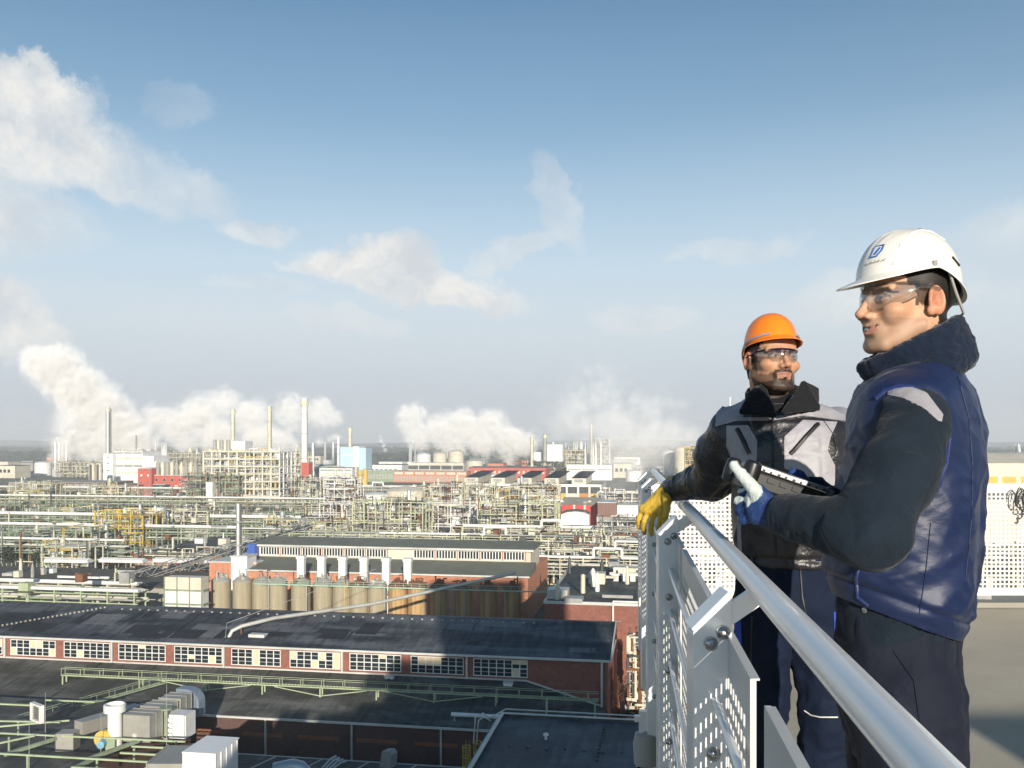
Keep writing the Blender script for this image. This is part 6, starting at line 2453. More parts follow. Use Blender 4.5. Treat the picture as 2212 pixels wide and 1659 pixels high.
def head_colors(P, skin, hair, lip, beard, N):
    """surface colours of skin, lips, brows, hair; shade painted in ear and mouth"""
    n = vnoise(P, 240) * 0.5 + vnoise(P, 90) * 0.5
    c = np.tile(np.array(skin, dtype=np.float32), (len(P), 1))
    c *= (0.90 + 0.2 * n)[:, None]
    m1 = (vnoise(P, 34)[:, None] - 0.5)
    c *= 1 + m1 * np.array([[0.10, 0.26, 0.34]], dtype=np.float32)
    ax = np.abs(P[:, 0])
    x, y, z = P[:, 0], P[:, 1], P[:, 2]

    def put(mask, col):
        m = np.clip(mask, 0, 1)[:, None]
        return c * (1 - m) + np.array(col, dtype=np.float32) * m

    red = np.exp(-(((ax - 0.045) / 0.02) ** 2 + ((z + 0.032) / 0.018) ** 2)) * (y < -0.03)
    c = put(red * 0.35, (skin[0] * 1.02, skin[1] * 0.72, skin[2] * 0.70))
    red = np.exp(-((ax / 0.014) ** 2 + ((z + 0.038) / 0.014) ** 2)) * (y < -0.09)
    c = put(red * 0.4, (skin[0] * 1.02, skin[1] * 0.72, skin[2] * 0.70))
    red = (np.abs(ax - 0.082) < 0.016) * (np.abs(z + 0.008) < 0.045) * (y > -0.02) * (y < 0.045) * (ax > 0.072)
    c = put(red * 0.5, (skin[0] * 1.0, skin[1] * 0.62, skin[2] * 0.58))
    con = np.exp(-(((y - 0.011) / 0.010) ** 2 + ((z + 0.004) / 0.018) ** 2)) * (ax > 0.074) * (ax < 0.0835)
    c = put(con * 0.75, (skin[0] * 0.62, skin[1] * 0.30, skin[2] * 0.26))  # ear hollow painted darker for the shade inside it
    lipm = (ax < 0.026) & (np.abs(z + 0.0672) < 0.0105 - ax * 0.25) & (y < -0.08)
    c = put(lipm * 0.8, lip)
    if not beard:
        inn = (ax < 0.026) & (np.abs(z + 0.0674 - ax * 0.28) < 0.0046) & (y > -(0.0978 - ax * 0.40)) & (y < -0.06)
        c = put(inn * 0.95, (0.05, 0.015, 0.012))  # open mouth painted dark for its shaded inside
    brow = (np.abs(z - 0.0145 + 0.18 * np.abs(ax - 0.035)) < 0.0052) & (ax > 0.013) & (ax < 0.053) & (y < -0.055)
    c = put(brow * 0.85, hair)
    lash = (np.abs(np.hypot((ax - 0.0315) / 1.35, (z + 0.0025)) - 0.0098) < 0.0016) & (y < -0.07) & (z > -0.004)
    c = put(lash * 0.7, hair)
    # hair behind and above the ears
    hm = np.clip((0.055 + (y - 0.02) * 0.3 + 0.012 * (n - 0.5) * 2 - 0.055) / 0.01, 0, 1) * 0
    side = (y > 0.012 + 0.02 * (z < 0)) & (z > -0.062 + 0.02 * (n - 0.5)) & ~((ax > 0.0775) & (y < 0.05) & (z < 0.03))
    top = (z > 0.036 + 0.008 * n) & (y > -0.060)
    burn = (ax > 0.050) & (y > -0.030 + 0.014 * n - 0.25 * np.clip(z, 0, 0.05)) & (y < 0.014) & (z > -0.026 + 0.02 * n) & (ax < 0.0775)
    c = put((side | top) * 1.0, hair)
    c = put(burn * 0.85, hair)
    tmp = (z > 0.020 + 0.006 * n) & (ax > 0.052) & (y > -0.050 + 0.01 * n)
    c = put(tmp * 1.0, hair)
    if beard:
        edge = 0.006 * (n - 0.5) * 2
        zb = np.interp(ax, [0.0, 0.022, 0.027, 0.034, 0.045, 0.058, 0.066, 0.08], [-0.0795, -0.0795, -0.056, -0.056, -0.062, -0.058, -0.056, -0.055])
        zb = np.where(y > -0.03, np.interp(y, [-0.034, -0.016, -0.006], [-0.060, -0.030, 0.0]), zb)
        b = np.clip((zb + edge - z) / 0.006 + 0.5, 0, 1) * (z > -0.150) * (y < 0.012 + 0.004 * n)
        must = np.clip((0.0068 - np.abs(z + 0.0525 + ax * 0.10)) / 0.003, 0, 1) * (ax < 0.031) * (y < -0.07)
        soul = (ax < 0.006) * (z < -0.074) * (z > -0.083)
        m = np.maximum(np.maximum(b, must), soul)
        dens = np.where((ax > 0.034) & (z > -0.085), 0.74, 0.97) * (0.82 + 0.3 * n)
        grey = (np.exp(-((ax / 0.02) ** 2 + ((z + 0.105) / 0.018) ** 2)) * 0.10)[:, None]
        m_ = np.clip(m * dens, 0, 1)[:, None]
        bc = np.array(hair, dtype=np.float32) * (1 - grey) + 0.16 * grey
        c = c * (1 - m_) + bc * m_
    else:
        st = ((z < -0.046) & (y < 0.0) & ~lipm) * 0.26 * (0.6 + n)
        c = put(st, (0.16, 0.12, 0.11))
    return c


# ------------------------------------------------------------------ helmet
def helmet(name, parent, M, mat, mat_in, ztop=0.150, ridges=True, brim=0.050, scale=1.0, rim=(0.045, 0.066, 0.006)):
    nt_, ns = 96, 22
    b = MB()
    P = []

    def zr(t):
        c = math.cos(t)
        f, s, bk = rim
        return (f * max(0, c) ** 1.3 + bk * max(0, -c) ** 1.2) + s * (1 - max(0, c) ** 1.3 - max(0, -c) ** 1.2)

    def ring(s, off):
        out = []
        for i in range(nt_):
            t = 2 * math.pi * i / nt_
            ry = 0.122 if math.cos(t) > 0 else 0.118
            cx, cy = math.sin(t), -math.cos(t)
            if s <= 1:
                fr = math.sin(s * math.pi / 2) ** 0.90
                fz = math.cos(s * math.pi / 2) ** 0.92 if s < 1 else 0
                x, y = cx * 0.103 * fr, cy * ry * fr
                z = zr(t) + (ztop - zr(t)) * fz
                if ridges:
                    w_ = fz ** 0.5
                    for xc, a_ in ((0.0, 0.0045), (0.022, 0.003), (-0.022, 0.003)):
                        z += a_ * w_ * math.exp(-((x - xc) / 0.0055) ** 2)
                x *= 1 - off / 0.1
                y *= 1 - off / 0.12
                z -= off * 0.8 if s < 1 else 0
            else:
                k = s - 1
                fl = 0.006 + brim * max(0, math.cos(t)) ** 1.6 + 0.006 * max(0, -math.cos(t))
                x = cx * (0.103 + fl * k * 0.55)
                y = cy * (ry + fl * k)
                z = zr(t) - k * (0.004 + 0.022 * max(0, math.cos(t)) ** 1.5)
                x -= cx * 0
                z -= off * 0.9
            out.append((x * scale, (y + 0.004) * scale, z * scale))
        return out
    rings = [ring(s / ns, 0) for s in range(1, ns + 1)] + [ring(1 + k, 0) for k in (0.25, 0.6, 1.0)]
    rings += [ring(1 + k, 0.003) for k in (1.0, 0.6, 0.1)] + [ring(s / ns, 0.0035) for s in range(ns - 1, 0, -1)]
    V = [p for r_ in rings for p in r_]
    F = []
    for i in range(len(rings) - 1):
        for k in range(nt_):
            a, c = i * nt_ + k, i * nt_ + (k + 1) % nt_
            F.append([a, a + nt_, c + nt_, c])
    ap = len(V)
    V.append((0, 0.004 * scale, (ztop + 0.0045) * scale))
    V.append((0, 0.004 * scale, (ztop - 0.003) * scale))
    for k in range(nt_):
        F.append([ap, k, (k + 1) % nt_])
        a = (len(rings) - 1) * nt_
        F.append([ap + 1, a + (k + 1) % nt_, a + k])
    b.add(V, F)
    o = b.build(name, mat, parent, True)
    o.matrix_local = M
    return o


def tf(M, p):
    return M @ Vector(p)


# ------------------------------------------------------------------ materials for the men
def skin_mat(name):
    m = material(name, (1, 1, 1), 0.48, var=0.05, scale=60, attr='tint', bump=0.0006, bscale=420, spec=0.35, sub=0.12)
    return m


def fabric(name, color, rough, weave=0.0006, wscale=900, wr=0.004, wrs=26, sheen=0.0, coat=0.0, attr=None, spec=0.5, stretch=(1, 1, 1)):
    if name in MATS:
        return MATS[name]
    m = bpy.data.materials.new(name)
    m.use_nodes = True
    t = NT(m.node_tree)
    bs = m.node_tree.nodes['Principled BSDF']
    co = t.n('ShaderNodeTexCoord').outputs['Object']
    base = (*color, 1)
    if attr:
        base = t.n('ShaderNodeAttribute', attribute_name=attr).outputs['Color']
    n1 = t.noise(co, 14, 4, 0.6)
    t.link(t.mix(1.0, base, t.ramp(n1, [(0.3, 0.88), (0.7, 1.12)]), 'MULTIPLY'), bs.inputs['Base Color'])
    bs.inputs['Roughness'].default_value = rough
    bs.inputs['Specular IOR Level'].default_value = spec
    bs.inputs['Sheen Weight'].default_value = sheen
    bs.inputs['Sheen Roughness'].default_value = 0.4
    bs.inputs['Coat Weight'].default_value = coat
    bs.inputs['Coat Roughness'].default_value = 0.3
    w1 = t.noise(t.vmath('MULTIPLY', co, stretch), wrs, 3, 0.55, dist=1.2)
    w2 = t.noise(co, wscale, 2, 0.5)
    b1 = t.n('ShaderNodeBump')
    b1.inputs['Distance'].default_value = wr
    b1.inputs['Strength'].default_value = 0.8
    t.link(w1, b1.inputs['Height'])
    b2 = t.n('ShaderNodeBump')
    b2.inputs['Distance'].default_value = weave
    b2.inputs['Strength'].default_value = 0.8
    t.link(w2, b2.inputs['Height'])
    t.link(b1.outputs[0], b2.inputs['Normal'])
    t.link(b2.outputs[0], bs.inputs['Normal'])
    MATS[name] = m
    return m


def clear_plastic(name, tint=(0.93, 0.945, 0.96), amount=0.12):
    m = bpy.data.materials.new(name)
    m.use_nodes = True
    nt = m.node_tree
    for n in list(nt.nodes):
        nt.nodes.remove(n)
    t = NT(nt)
    g = t.n('ShaderNodeBsdfGlossy')
    g.inputs['Roughness'].default_value = 0.06
    tr_ = t.n('ShaderNodeBsdfTransparent')
    tr_.inputs[0].default_value = (*tint, 1)
    lw = t.n('ShaderNodeLayerWeight')
    lw.inputs[0].default_value = 0.5
    mx = t.n('ShaderNodeMixShader')
    t.link(t.math('ADD', t.math('MULTIPLY', t.math('POWER', lw.outputs['Facing'], 4.0), 0.45), amount, clamp=True), mx.inputs[0])
    t.link(tr_.outputs[0], mx.inputs[1])
    t.link(g.outputs[0], mx.inputs[2])
    o = t.n('ShaderNodeOutputMaterial')
    t.link(mx.outputs[0], o.inputs[0])
    MATS[name] = m
    return m


M_SKIN = skin_mat('skin')
M_EYE = material('eyeball', (1, 1, 1), 0.15, var=0.0, attr='tint', spec=0.6)
M_TEETH = material('teeth', (0.72, 0.66, 0.52), 0.3, var=0.05)
M_LENS = clear_plastic('clear_lens')
M_FROST = clear_plastic('frosted_clear_plastic', (0.8, 0.82, 0.84), 0.30)
M_SATIN = fabric('navy_satin', (0.008, 0.018, 0.064), 0.45, 0.0002, 1500, 0.0018, 30, sheen=0.08, coat=0.0, spec=0.45, stretch=(0.5, 0.5, 1.2))
M_FLEECE = fabric('dark_navy_fleece', (0.013, 0.021, 0.032), 0.9, 0.0012, 600, 0.007, 20, sheen=0.10, spec=0.15)
M_PILE = fabric('curly_navy_pile', (0.009, 0.016, 0.034), 0.95, 0.0014, 420, 0.0022, 110, sheen=0.25, spec=0.2)
M_CHAR = fabric('charcoal_trousers', (0.010, 0.013, 0.025), 0.75, 0.0006, 900, 0.005, 16, sheen=0.05, spec=0.2)
M_BLACKN = fabric('black_shiny_nylon', (0.019, 0.018, 0.022), 0.36, 0.0002, 1400, 0.005, 40, coat=0.2, spec=0.6)
M_GREYN = fabric('lilac_grey_nylon', (0.33, 0.32, 0.345), 0.48, 0.0003, 1400, 0.006, 16, spec=0.5)
M_BLUETR = fabric('dark_blue_trousers', (0.0040, 0.0105, 0.030), 0.8, 0.0006, 900, 0.005, 24, sheen=0.04, spec=0.25)
M_YGLOVE = fabric('yellow_leather', (0.62, 0.40, 0.05), 0.6, 0.0006, 400, 0.003, 45, spec=0.4)
M_WLEATH = fabric('white_leather', (0.68, 0.73, 0.70), 0.6, 0.0005, 400, 0.003, 50, spec=0.4)
M_BLUEF = fabric('blue_glove_cloth', (0.022, 0.06, 0.20), 0.75, 0.0008, 500, 0.003, 60, spec=0.3)
M_PLBLACK = material('black_plastic', (0.014, 0.014, 0.016), 0.38, var=0.1, scale=20)
M_ZIP = material('zip_teeth', (0.02, 0.02, 0.022), 0.4, var=0.3, scale=300)


# ================================================================== MAN 1: white helmet, blue vest (near, right)
def eyeballs(parent, M, look, origin_inv):
    """look: direction of gaze in the head's own frame"""
    for sx in (-1, 1):
        b = MB()
        n1, n2 = 16, 12
        V, C = [], []
        c = Vector((sx * 0.0315, -0.0755, -0.003))
        d = Vector(look).normalized()
        for i in range(n2 + 1):
            th_ = math.pi * i / n2
            for k in range(n1):
                ph = 2 * math.pi * k / n1
                p = Vector((math.sin(th_) * math.cos(ph), math.sin(th_) * math.sin(ph), math.cos(th_)))
                V.append(p)
        q = d.to_track_quat('Z', 'Y')
        pts = [c + (q @ p) * 0.0118 for p in V]
        F = []
        for i in range(n2):
            for k in range(n1):
                a, e = i * n1 + k, i * n1 + (k + 1) % n1
                F.append([a, a + n1, e + n1, e])
        b.add([tuple(p) for p in pts], F)
        o = b.build('eye', M_EYE, parent, True)
        at = o.data.color_attributes.new('tint', 'FLOAT_COLOR', 'POINT')
        for i, p in enumerate(V):
            a = math.acos(max(-1, min(1, p.z)))
            if a < 0.22:
                col = (0.005, 0.004, 0.004, 1)
            elif a < 0.62:
                col = (0.05, 0.025, 0.012, 1)
            else:
                col = (0.30, 0.28, 0.26, 1)
            at.data[i].color = col
        o.matrix_local = M


def visor(parent, M, z0, z1, rx, ry, frame_mat=None, split=False, arm=0.02):
    """wrap-round safety glasses; returns nothing, adds lens, bridge and arms"""
    n = 40
    half = math.radians(74)
    b = MB()
    V, F = [], []
    rows = 7
    for off in (0, 0.0018):
        for j in range(rows):
            f = j / (rows - 1)
            for i in range(n + 1):
                a = -half + 2 * half * i / n
                notch = 0.016 * math.exp(-(a / 0.16) ** 2)
                taper = 1 - 0.55 * (abs(a) / half) ** 3
                zz0 = z1 - (z1 - z0) * taper + notch
                z = zz0 + (z1 - zz0) * f
                bulge = 0.004 * math.sin(f * math.pi)
                V.append(((rx + bulge - off) * math.sin(a), -(ry + bulge - off) * math.cos(a) + 0.004, z))
    W_ = n + 1
    for o_ in (0, rows * W_):
        for j in range(rows - 1):
            for i in range(n):
                a = o_ + j * W_ + i
                F.append([a, a + 1, a + 1 + W_, a + W_] if o_ == 0 else [a, a + W_, a + 1 + W_, a + 1])
    k = rows * W_
    for i in range(n):
        F.append([i + 1, i, i + k, i + 1 + k])
        a = (rows - 1) * W_ + i
        F.append([a, a + 1, a + 1 + k, a + k])
    b.add(V, F)
    gl = thing_part('safety_glasses', parent, M)
    b.build('lens', M_LENS, gl, True)
    if frame_mat is None:
        b = MB()
        lowp = []
        for i in range(n + 1):
            a = -half + 2 * half * i / n
            taper = 1 - 0.55 * (abs(a) / half) ** 3
            lowp.append(((rx + 0.0005) * math.sin(a), -(ry + 0.0005) * math.cos(a) + 0.004, z1 - (z1 - z0) * taper + 0.016 * math.exp(-(a / 0.16) ** 2)))
        b.path(lowp, 0.0012, 6)
        b.build('lower_rim', M_FROST, gl, True)
    fm = frame_mat or M_LENS
    for sx in (-1, 1):
        b = MB()
        x0, y0 = sx * rx * math.sin(half), -ry * math.cos(half) + 0.004
        b.path([(x0, y0, z1 - 0.006), (sx * 0.079, -0.005, z1 - 0.008), (sx * 0.082, 0.02, z1 - 0.012)], 0.0026 if frame_mat else 0.0050, 8)
        b.build('temple', fm if frame_mat else M_FROST, gl, True)
    b = MB()
    top = [((rx + 0.001) * math.sin(-half + 2 * half * i / 30), -(ry + 0.001) * math.cos(-half + 2 * half * i / 30) + 0.004, z1) for i in range(31)]
    b.path(top, 0.0022 if frame_mat else 0.0026, 6)
    if frame_mat:
        b.path([(-0.009, -ry - 0.001, z0 + 0.024), (-0.006, -ry - 0.002, z0 + 0.036), (0.006, -ry - 0.002, z0 + 0.036), (0.009, -ry - 0.001, z0 + 0.024)], 0.0018, 6)
    b.build('brow_bar', fm if frame_mat else M_FROST, gl, True)
    return gl


def thing_part(name, parent, M=None):
    o = bpy.data.objects.new(name, None)
    o.empty_display_size = 0.05
    COL.objects.link(o)
    o.parent = parent
    if M is not None:
        o.matrix_local = M
    return o


def mat4(R, t):
    m = Matrix.Identity(4)
    for i in range(3):
        for j in range(3):
            m[i][j] = float(R[i][j])
        m[i][3] = float(t[i])
    return m


def hand_sdf(P, wrist, knuckles, fingers, thumb, rad=0.0105, wr=0.030, kk=0.0035):
    """wrist point, four knuckle points, four fingers as point chains, thumb chain"""
    d = None
    for kn in knuckles:
        e = cap(P, wrist, kn, wr * 0.62, rad * 1.5)
        d = e if d is None else su(d, e, 0.014)
    for a, c in zip(knuckles[:-1], knuckles[1:]):
        d = su(d, cap(P, a, c, rad * 1.35, rad * 1.35), 0.010)
    for kn, fg in zip(knuckles, fingers):
        pts = [kn] + fg
        rr = [rad * 1.15, rad * 1.05, rad * 0.98, rad * 0.82][:len(pts)]
        d = su(d, chain(P, pts, [q * 0.93 for q in rr], 0.002), kk)
    d = su(d, chain(P, thumb, [rad * 1.7, rad * 1.25, rad * 1.1, rad * 0.92][:len(thumb)], 0.003), 0.010)
    return d


RM_D = 1.95
rm = thing('person', 'man in a white safety helmet, clear goggles and shiny blue vest holding a rugged tablet', 'person', (0.85, RM_D, DECK))
O1 = np.array([0.85, RM_D, DECK])
HO = np.array([0.856, 1.95, H + 0.300])
R1 = rotz(math.radians(-79)) @ rotx(math.radians(-2))
M1 = mat4(R1, HO - O1)
R1i = np.ascontiguousarray(R1)      # world->head is (P-HO) @ R1


def rm_body(P):
    q = (P - HO.astype(np.float32)) @ R1i
    d = head_sdf(q, smile=True)
    neck = chain(P, [tuple(HO + [0.022, 0.002, -0.05]), tuple(HO + [0.038, 0.004, -0.16]), tuple(HO + [0.05, 0.01, -0.22])], [0.060, 0.062, 0.075], 0.02)
    d = su(d, neck, 0.018)
    chest = ell(P, (0.87, 1.96, H + 0.03), (0.10, 0.15, 0.11))
    return su(d, chest, 0.03)


def rm_col(P, N):
    q = ((P - HO.astype(np.float32)) @ R1i).astype(np.float32)
    return head_colors(q, (0.56, 0.33, 0.205), (0.018, 0.014, 0.012), (0.42, 0.17, 0.13), False, N)


cloth('body', rm_body, (0.68, 1.72, H - 0.09), (1.02, 2.14, H + 0.43), 0.0030, M_SKIN, rm, O1, None, rm_col)
eyeballs(rm, M1, (0.12, -1, 0.03), None)
b = MB()
for k in range(8):
    x = -0.0175 + k * 0.005
    yy = -0.0952 + abs(x) * 0.36
    b.box(x - 0.0023, x + 0.0023, yy, yy + 0.006, -0.0692 + abs(x) * 0.12, -0.0600 + abs(x) * 0.2)
te = b.build('teeth', M_TEETH, rm)
te.matrix_local = M1
M_HWHITE = material('cream_white_helmet_plastic', (0.80, 0.77, 0.70), 0.32, var=0.03, scale=8, coat=0.25)
hel = helmet('helmet', rm, M1, M_HWHITE, None, ztop=0.164, ridges=True, brim=0.046, scale=0.93)
b = MB()


def on_dome(th_, s, off=0.0015, ztop=0.164, sc=0.93):
    """a point on the helmet's shell: angle from the front (positive to his left), s from top to rim"""
    c = math.cos(th_)
    ry = 0.122 if c > 0 else 0.118
    f_, sd_, bk = (0.045, 0.066, 0.006)
    zr_ = (f_ * max(0, c) ** 1.3 + bk * max(0, -c) ** 1.2) + sd_ * (1 - max(0, c) ** 1.3 - max(0, -c) ** 1.2)
    fr_ = math.sin(s * math.pi / 2) ** 0.90
    fz_ = math.cos(s * math.pi / 2) ** 0.92
    p = Vector((math.sin(th_) * 0.103 * fr_, -math.cos(th_) * ry * fr_, zr_ + (ztop - zr_) * fz_))
    n_ = Vector((p.x / 0.103 ** 2, p.y / ry ** 2, (p.z - zr_ * 0.6) / 0.11 ** 2)).normalized()
    p = p + n_ * off
    p.y += 0.004
    return p * sc


def dome_strip(name, pts, r_, mat, par):
    b = MB()
    b.path([on_dome(a_, s_) for a_, s_ in pts], r_, 6)
    o = b.build(name, mat, par, True)
    return o


dome_strip('vent_slot', [(1.95, 0.80), (2.2, 0.83)], 0.0026, M_PLBLACK, hel)
dome_strip('moulded_rib', [(0.75, 0.93), (0.85, 0.66), (1.05, 0.44), (1.4, 0.30), (1.9, 0.30), (2.4, 0.42)], 0.0016, M_HWHITE, hel)
for k in range(4):
    dome_strip('vent_slot', [(1.6 + 0.45 * k, 0.16), (1.62 + 0.45 * k, 0.22)], 0.0022, M_GREY, hel)
# blue emblem and line of lettering on the helmet's front
M_EMB = material('blue_emblem_print', (0.03, 0.13, 0.42), 0.4, var=0.02)
dome_strip('emblem', [(0.20, 0.78), (0.20, 0.62), (0.46, 0.62), (0.46, 0.70), (0.36, 0.78), (0.20, 0.78)], 0.0017, M_EMB, hel)
dome_strip('emblem', [(0.30, 0.745), (0.38, 0.655)], 0.0022, M_EMB, hel)
for k in range(9):
    dome_strip('lettering', [(0.14 + 0.052 * k, 0.862), (0.14 + 0.052 * k + (0.03 if k % 3 else 0.012), 0.838 + 0.012 * (k % 2))], 0.0011, M_GREY, hel)
b = MB()
for sx in (-1, 1):
    b.path([(sx * 0.086, 0.035, 0.055), (sx * 0.084, 0.055, 0.01), (sx * 0.072, 0.084, -0.030), (sx * 0.045, 0.094, -0.036), (0, 0.104, -0.040)], 0.0030, 8)
b.path([(0.096, -0.006, 0.070), (0.094, -0.004, 0.060)], 0.006, 8)
o = b.build('harness_strap', M_GREY, hel, True)
visor(rm, M1, -0.030, 0.026, 0.0765, 0.1035)

# ---- fleece shirt: trunk part under the vest and both sleeves
TY = math.radians(-120)
TRUNK = smooth_interp([(H + 0.165, 0.905, 1.965, 0.060, 0.060), (H + 0.145, 0.90, 1.965, 0.115, 0.080), (H + 0.105, 0.892, 1.96, 0.180, 0.105), (H + 0.05, 0.888, 1.96, 0.208, 0.124), (H - 0.03, 0.885, 1.955, 0.205, 0.134),
                       (H - 0.13, 0.872, 1.95, 0.196, 0.142), (H - 0.24, 0.855, 1.945, 0.190, 0.148), (H - 0.34, 0.846, 1.945, 0.190, 0.144), (H - 0.40, 0.846, 1.945, 0.188, 0.138), (H - 0.47, 0.85, 1.945, 0.180, 0.130)])
TRUNK = [(z, x - 0.012, y, a * 0.95, b_ * 0.945) for z, x, y, a, b_ in TRUNK]
SH, EL, WR = (0.797, 1.792, H + 0.032), (0.662, 1.672, H - 0.172), (0.566, 1.845, H - 0.156)
SH2, EL2, WR2 = (0.975, 2.13, H + 0.035), (0.84, 2.23, H - 0.20), (0.70, 2.13, H - 0.13)


def rm_shirt(P):
    t = loft(P, [(z, x, y, a - 0.022, b_ - 0.022) for z, x, y, a, b_ in TRUNK], TY, 2.3)
    t = np.maximum(t, P[:, 2] - (H + 0.13))
    a = chain(P, [SH, ((SH[0] + EL[0]) / 2 + 0.005, (SH[1] + EL[1]) / 2 - 0.012, (SH[2] + EL[2]) / 2), EL], [0.063, 0.061, 0.051], 0.03)
    a = su(a, ell(P, (EL[0] + 0.004, EL[1] + 0.0, EL[2] - 0.006), (0.054, 0.051, 0.047)), 0.02)
    a = su(a, cap(P, EL, WR, 0.048, 0.036), 0.018)
    c = chain(P, [SH2, EL2], [0.080, 0.062], 0.03)
    c = su(c, cap(P, EL2, WR2, 0.058, 0.038), 0.02)
    a = ss(a, cap(P, tuple(W(1824, 1075, 1.655)), tuple(W(1850, 1160, 1.610)), 0.013, 0.008), 0.022)
    return su(su(t, a, 0.015), c, 0.015)


UA = frame_for(Vector(EL) - Vector(SH), 0.9)
FA = frame_for((0.4, 0.1, 1.0), 0.35)


def sleeve_w(P):
    q = P - V3(*EL)
    near = np.exp(-(np.linalg.norm(q, axis=1) / 0.11) ** 2)
    d = folds(P, frame_for((0.9, -0.2, 0.45), 0.2), 15, 3.0) * 0.016 * near
    d += folds(P, frame_for((0.45, 0.1, 1.0), 0.2), 9, 1.0) * 0.012 + folds(P, frame_for((1.0, 0.1, -0.2), 0.2), 14, 5.0) * 0.007 + folds(P, frame_for((0.8, -0.1, 0.5), 0.2), 30, 8.0) * 0.0030
    w_ = P - V3(*WR)
    d += folds(P, frame_for((0.2, 0.1, 1), 0.3), 36, 5.0) * 0.006 * np.exp(-(np.linalg.norm(w_, axis=1) / 0.06) ** 2)
    return d - 0.004


_sh, SHV, SHQ = cloth('shirt', rm_shirt, (0.46, 1.54, H - 0.50), (1.12, 2.34, H + 0.16), 0.0062, M_FLEECE, rm, O1, sleeve_w)
# cuff band and its tab
CW = Vector(WR) - Vector(EL)
CW.normalize()
cloth('cuff', lambda P: np.maximum(cap(P, tuple(Vector(WR) - CW * 0.040), tuple(Vector(WR) + CW * 0.02), 0.0455, 0.041), np.abs((P - V3(*WR)) @ V3(*CW) + 0.008) - 0.030),
      (0.48, 1.72, H - 0.23), (0.66, 1.92, H - 0.05), 0.0045, M_FLEECE, rm, O1, lambda P: folds(P, frame_for((0, 0, 1), 0.3), 60, 2) * 0.003)

# ---- satin vest
HEMN = np.array([-0.42, 0.12, 1.0], dtype=np.float32)


def rm_vest(P):
    t = loft(P, TRUNK, TY, 2.35)
    # open armholes
    for S, l in ((SH, (-0.40, -0.92, 0.05)), (SH2, (0.40, 0.92, 0.05))):
        t = ss(t, ell(P, (S[0] + l[0] * 0.055, S[1] + l[1] * 0.055, S[2] - 0.045), (0.076, 0.05, 0.110), rotz(math.atan2(l[1], l[0]) + math.pi / 2)), 0.012)
    hem = (H - 0.435) - (P[:, 2] - (P[:, 0] - 0.985) * -0.50 * np.clip((1.02 - P[:, 0]) / 0.1, 0.0, 1.0) ** 0.0)
    # hem drops from the belly to the back
    zc = H - 0.345 - np.clip((P[:, 0] - 0.72), -0.1, 0.4) * 0.36
    t = np.maximum(t, zc - P[:, 2])
    return t


def vest_w(P):
    z = P[:, 2] - H
    d = folds(P, frame_for((0.80, -0.25, 0.50), 0.16), 7.0, 2.0) * 0.020
    d += folds(P, frame_for((0.9, -0.2, 0.30), 0.16), 11, 9.0) * 0.008
    d += folds(P, frame_for((0.7, -0.3, -0.5), 0.2), 26, 4.0) * 0.0038
    d *= np.clip((z + 0.345 + np.clip((P[:, 0] - 0.72), -0.1, 0.4) * 0.36 - 0.01) / 0.05, 0.1, 1)
    # bunched gathers behind the elbow
    q = P - V3(0.74, 1.76, H - 0.19)
    g = np.exp(-(np.linalg.norm(q, axis=1) / 0.09) ** 2)
    d += g * folds(P, frame_for((0.8, -0.2, 0.5), 0.2), 30, 6.0) * 0.010
    # quilted hem roll
    zc = -0.345 - np.clip((P[:, 0] - 0.72), -0.1, 0.4) * 0.36
    e = z - zc
    d -= 0.006 * np.exp(-((e - 0.045) / 0.006) ** 2)
    d += 0.004 * np.exp(-((e - 0.02) / 0.015) ** 2)
    return d - 0.006


vest, VV, VQ = cloth('vest', rm_vest, (0.60, 1.66, H - 0.52), (1.14, 2.24, H + 0.20), 0.0055, M_SATIN, rm, O1, vest_w)
from mathutils.bvhtree import BVHTree


def bvh_of(V, Q):
    return BVHTree.FromPolygons([tuple(v) for v in V], [tuple(int(i) for i in q) for q in Q])


vb_ = bvh_of(VV, VQ)


def stick(bvh, pts, off=0.002):
    out = []
    for p in pts:
        loc, nor, idx, dist = bvh.find_nearest(Vector(p))
        out.append(loc + nor * off)
    return out


def seam(name, bvh, pts, r_, mat, parent, origin, n=40, off=0.001):
    P = []
    pts = [Vector(p) for p in pts]
    seg = []
    for a, c in zip(pts[:-1], pts[1:]):
        for k in range(max(2, n // (len(pts) - 1))):
            seg.append(a.lerp(c, k / max(2, n // (len(pts) - 1))))
    seg.append(pts[-1])
    P = stick(bvh, seg, off)
    b = MB()
    b.path([p - Vector(origin) for p in P], r_, 6)
    return b.build(name, mat, parent, True)


def cast(bvh, xv, yv):
    """the first point of a surface met when looking at (xv, yv)"""
    o_ = Vector((0, 0, H))
    d = (W(xv, yv, 1.0) - o_).normalized()
    loc, nor, idx, dist = bvh.ray_cast(o_, d)
    return loc, nor


def seam_v(name, bvh, vpts, r_, mat, parent, origin, n=30, off=0.001, closed=False):
    P = []
    for (x0, y0), (x1, y1) in zip(vpts[:-1], vpts[1:]):
        m = max(2, int(math.hypot(x1 - x0, y1 - y0) / 5))
        for k in range(m):
            loc, nor = cast(bvh, x0 + (x1 - x0) * k / m, y0 + (y1 - y0) * k / m)
            if loc is not None and (not P or (loc - P[-1]).length < 0.06):
                P.append(loc + nor * off)
    if len(P) < 2:
        return None
    b = MB()
    b.path([p - Vector(origin) for p in P], r_, 6)
    return b.build(name, mat, parent, True)


def in_poly(x, y, poly):
    ins = np.zeros(len(x), dtype=bool)
    n = len(poly)
    for i in range(n):
        x0, y0 = poly[i]
        x1, y1 = poly[(i + 1) % n]
        c = ((y0 > y) != (y1 > y)) & (x < (x1 - x0) * (y - y0) / (y1 - y0 + 1e-12) + x0)
        ins ^= c
    return ins


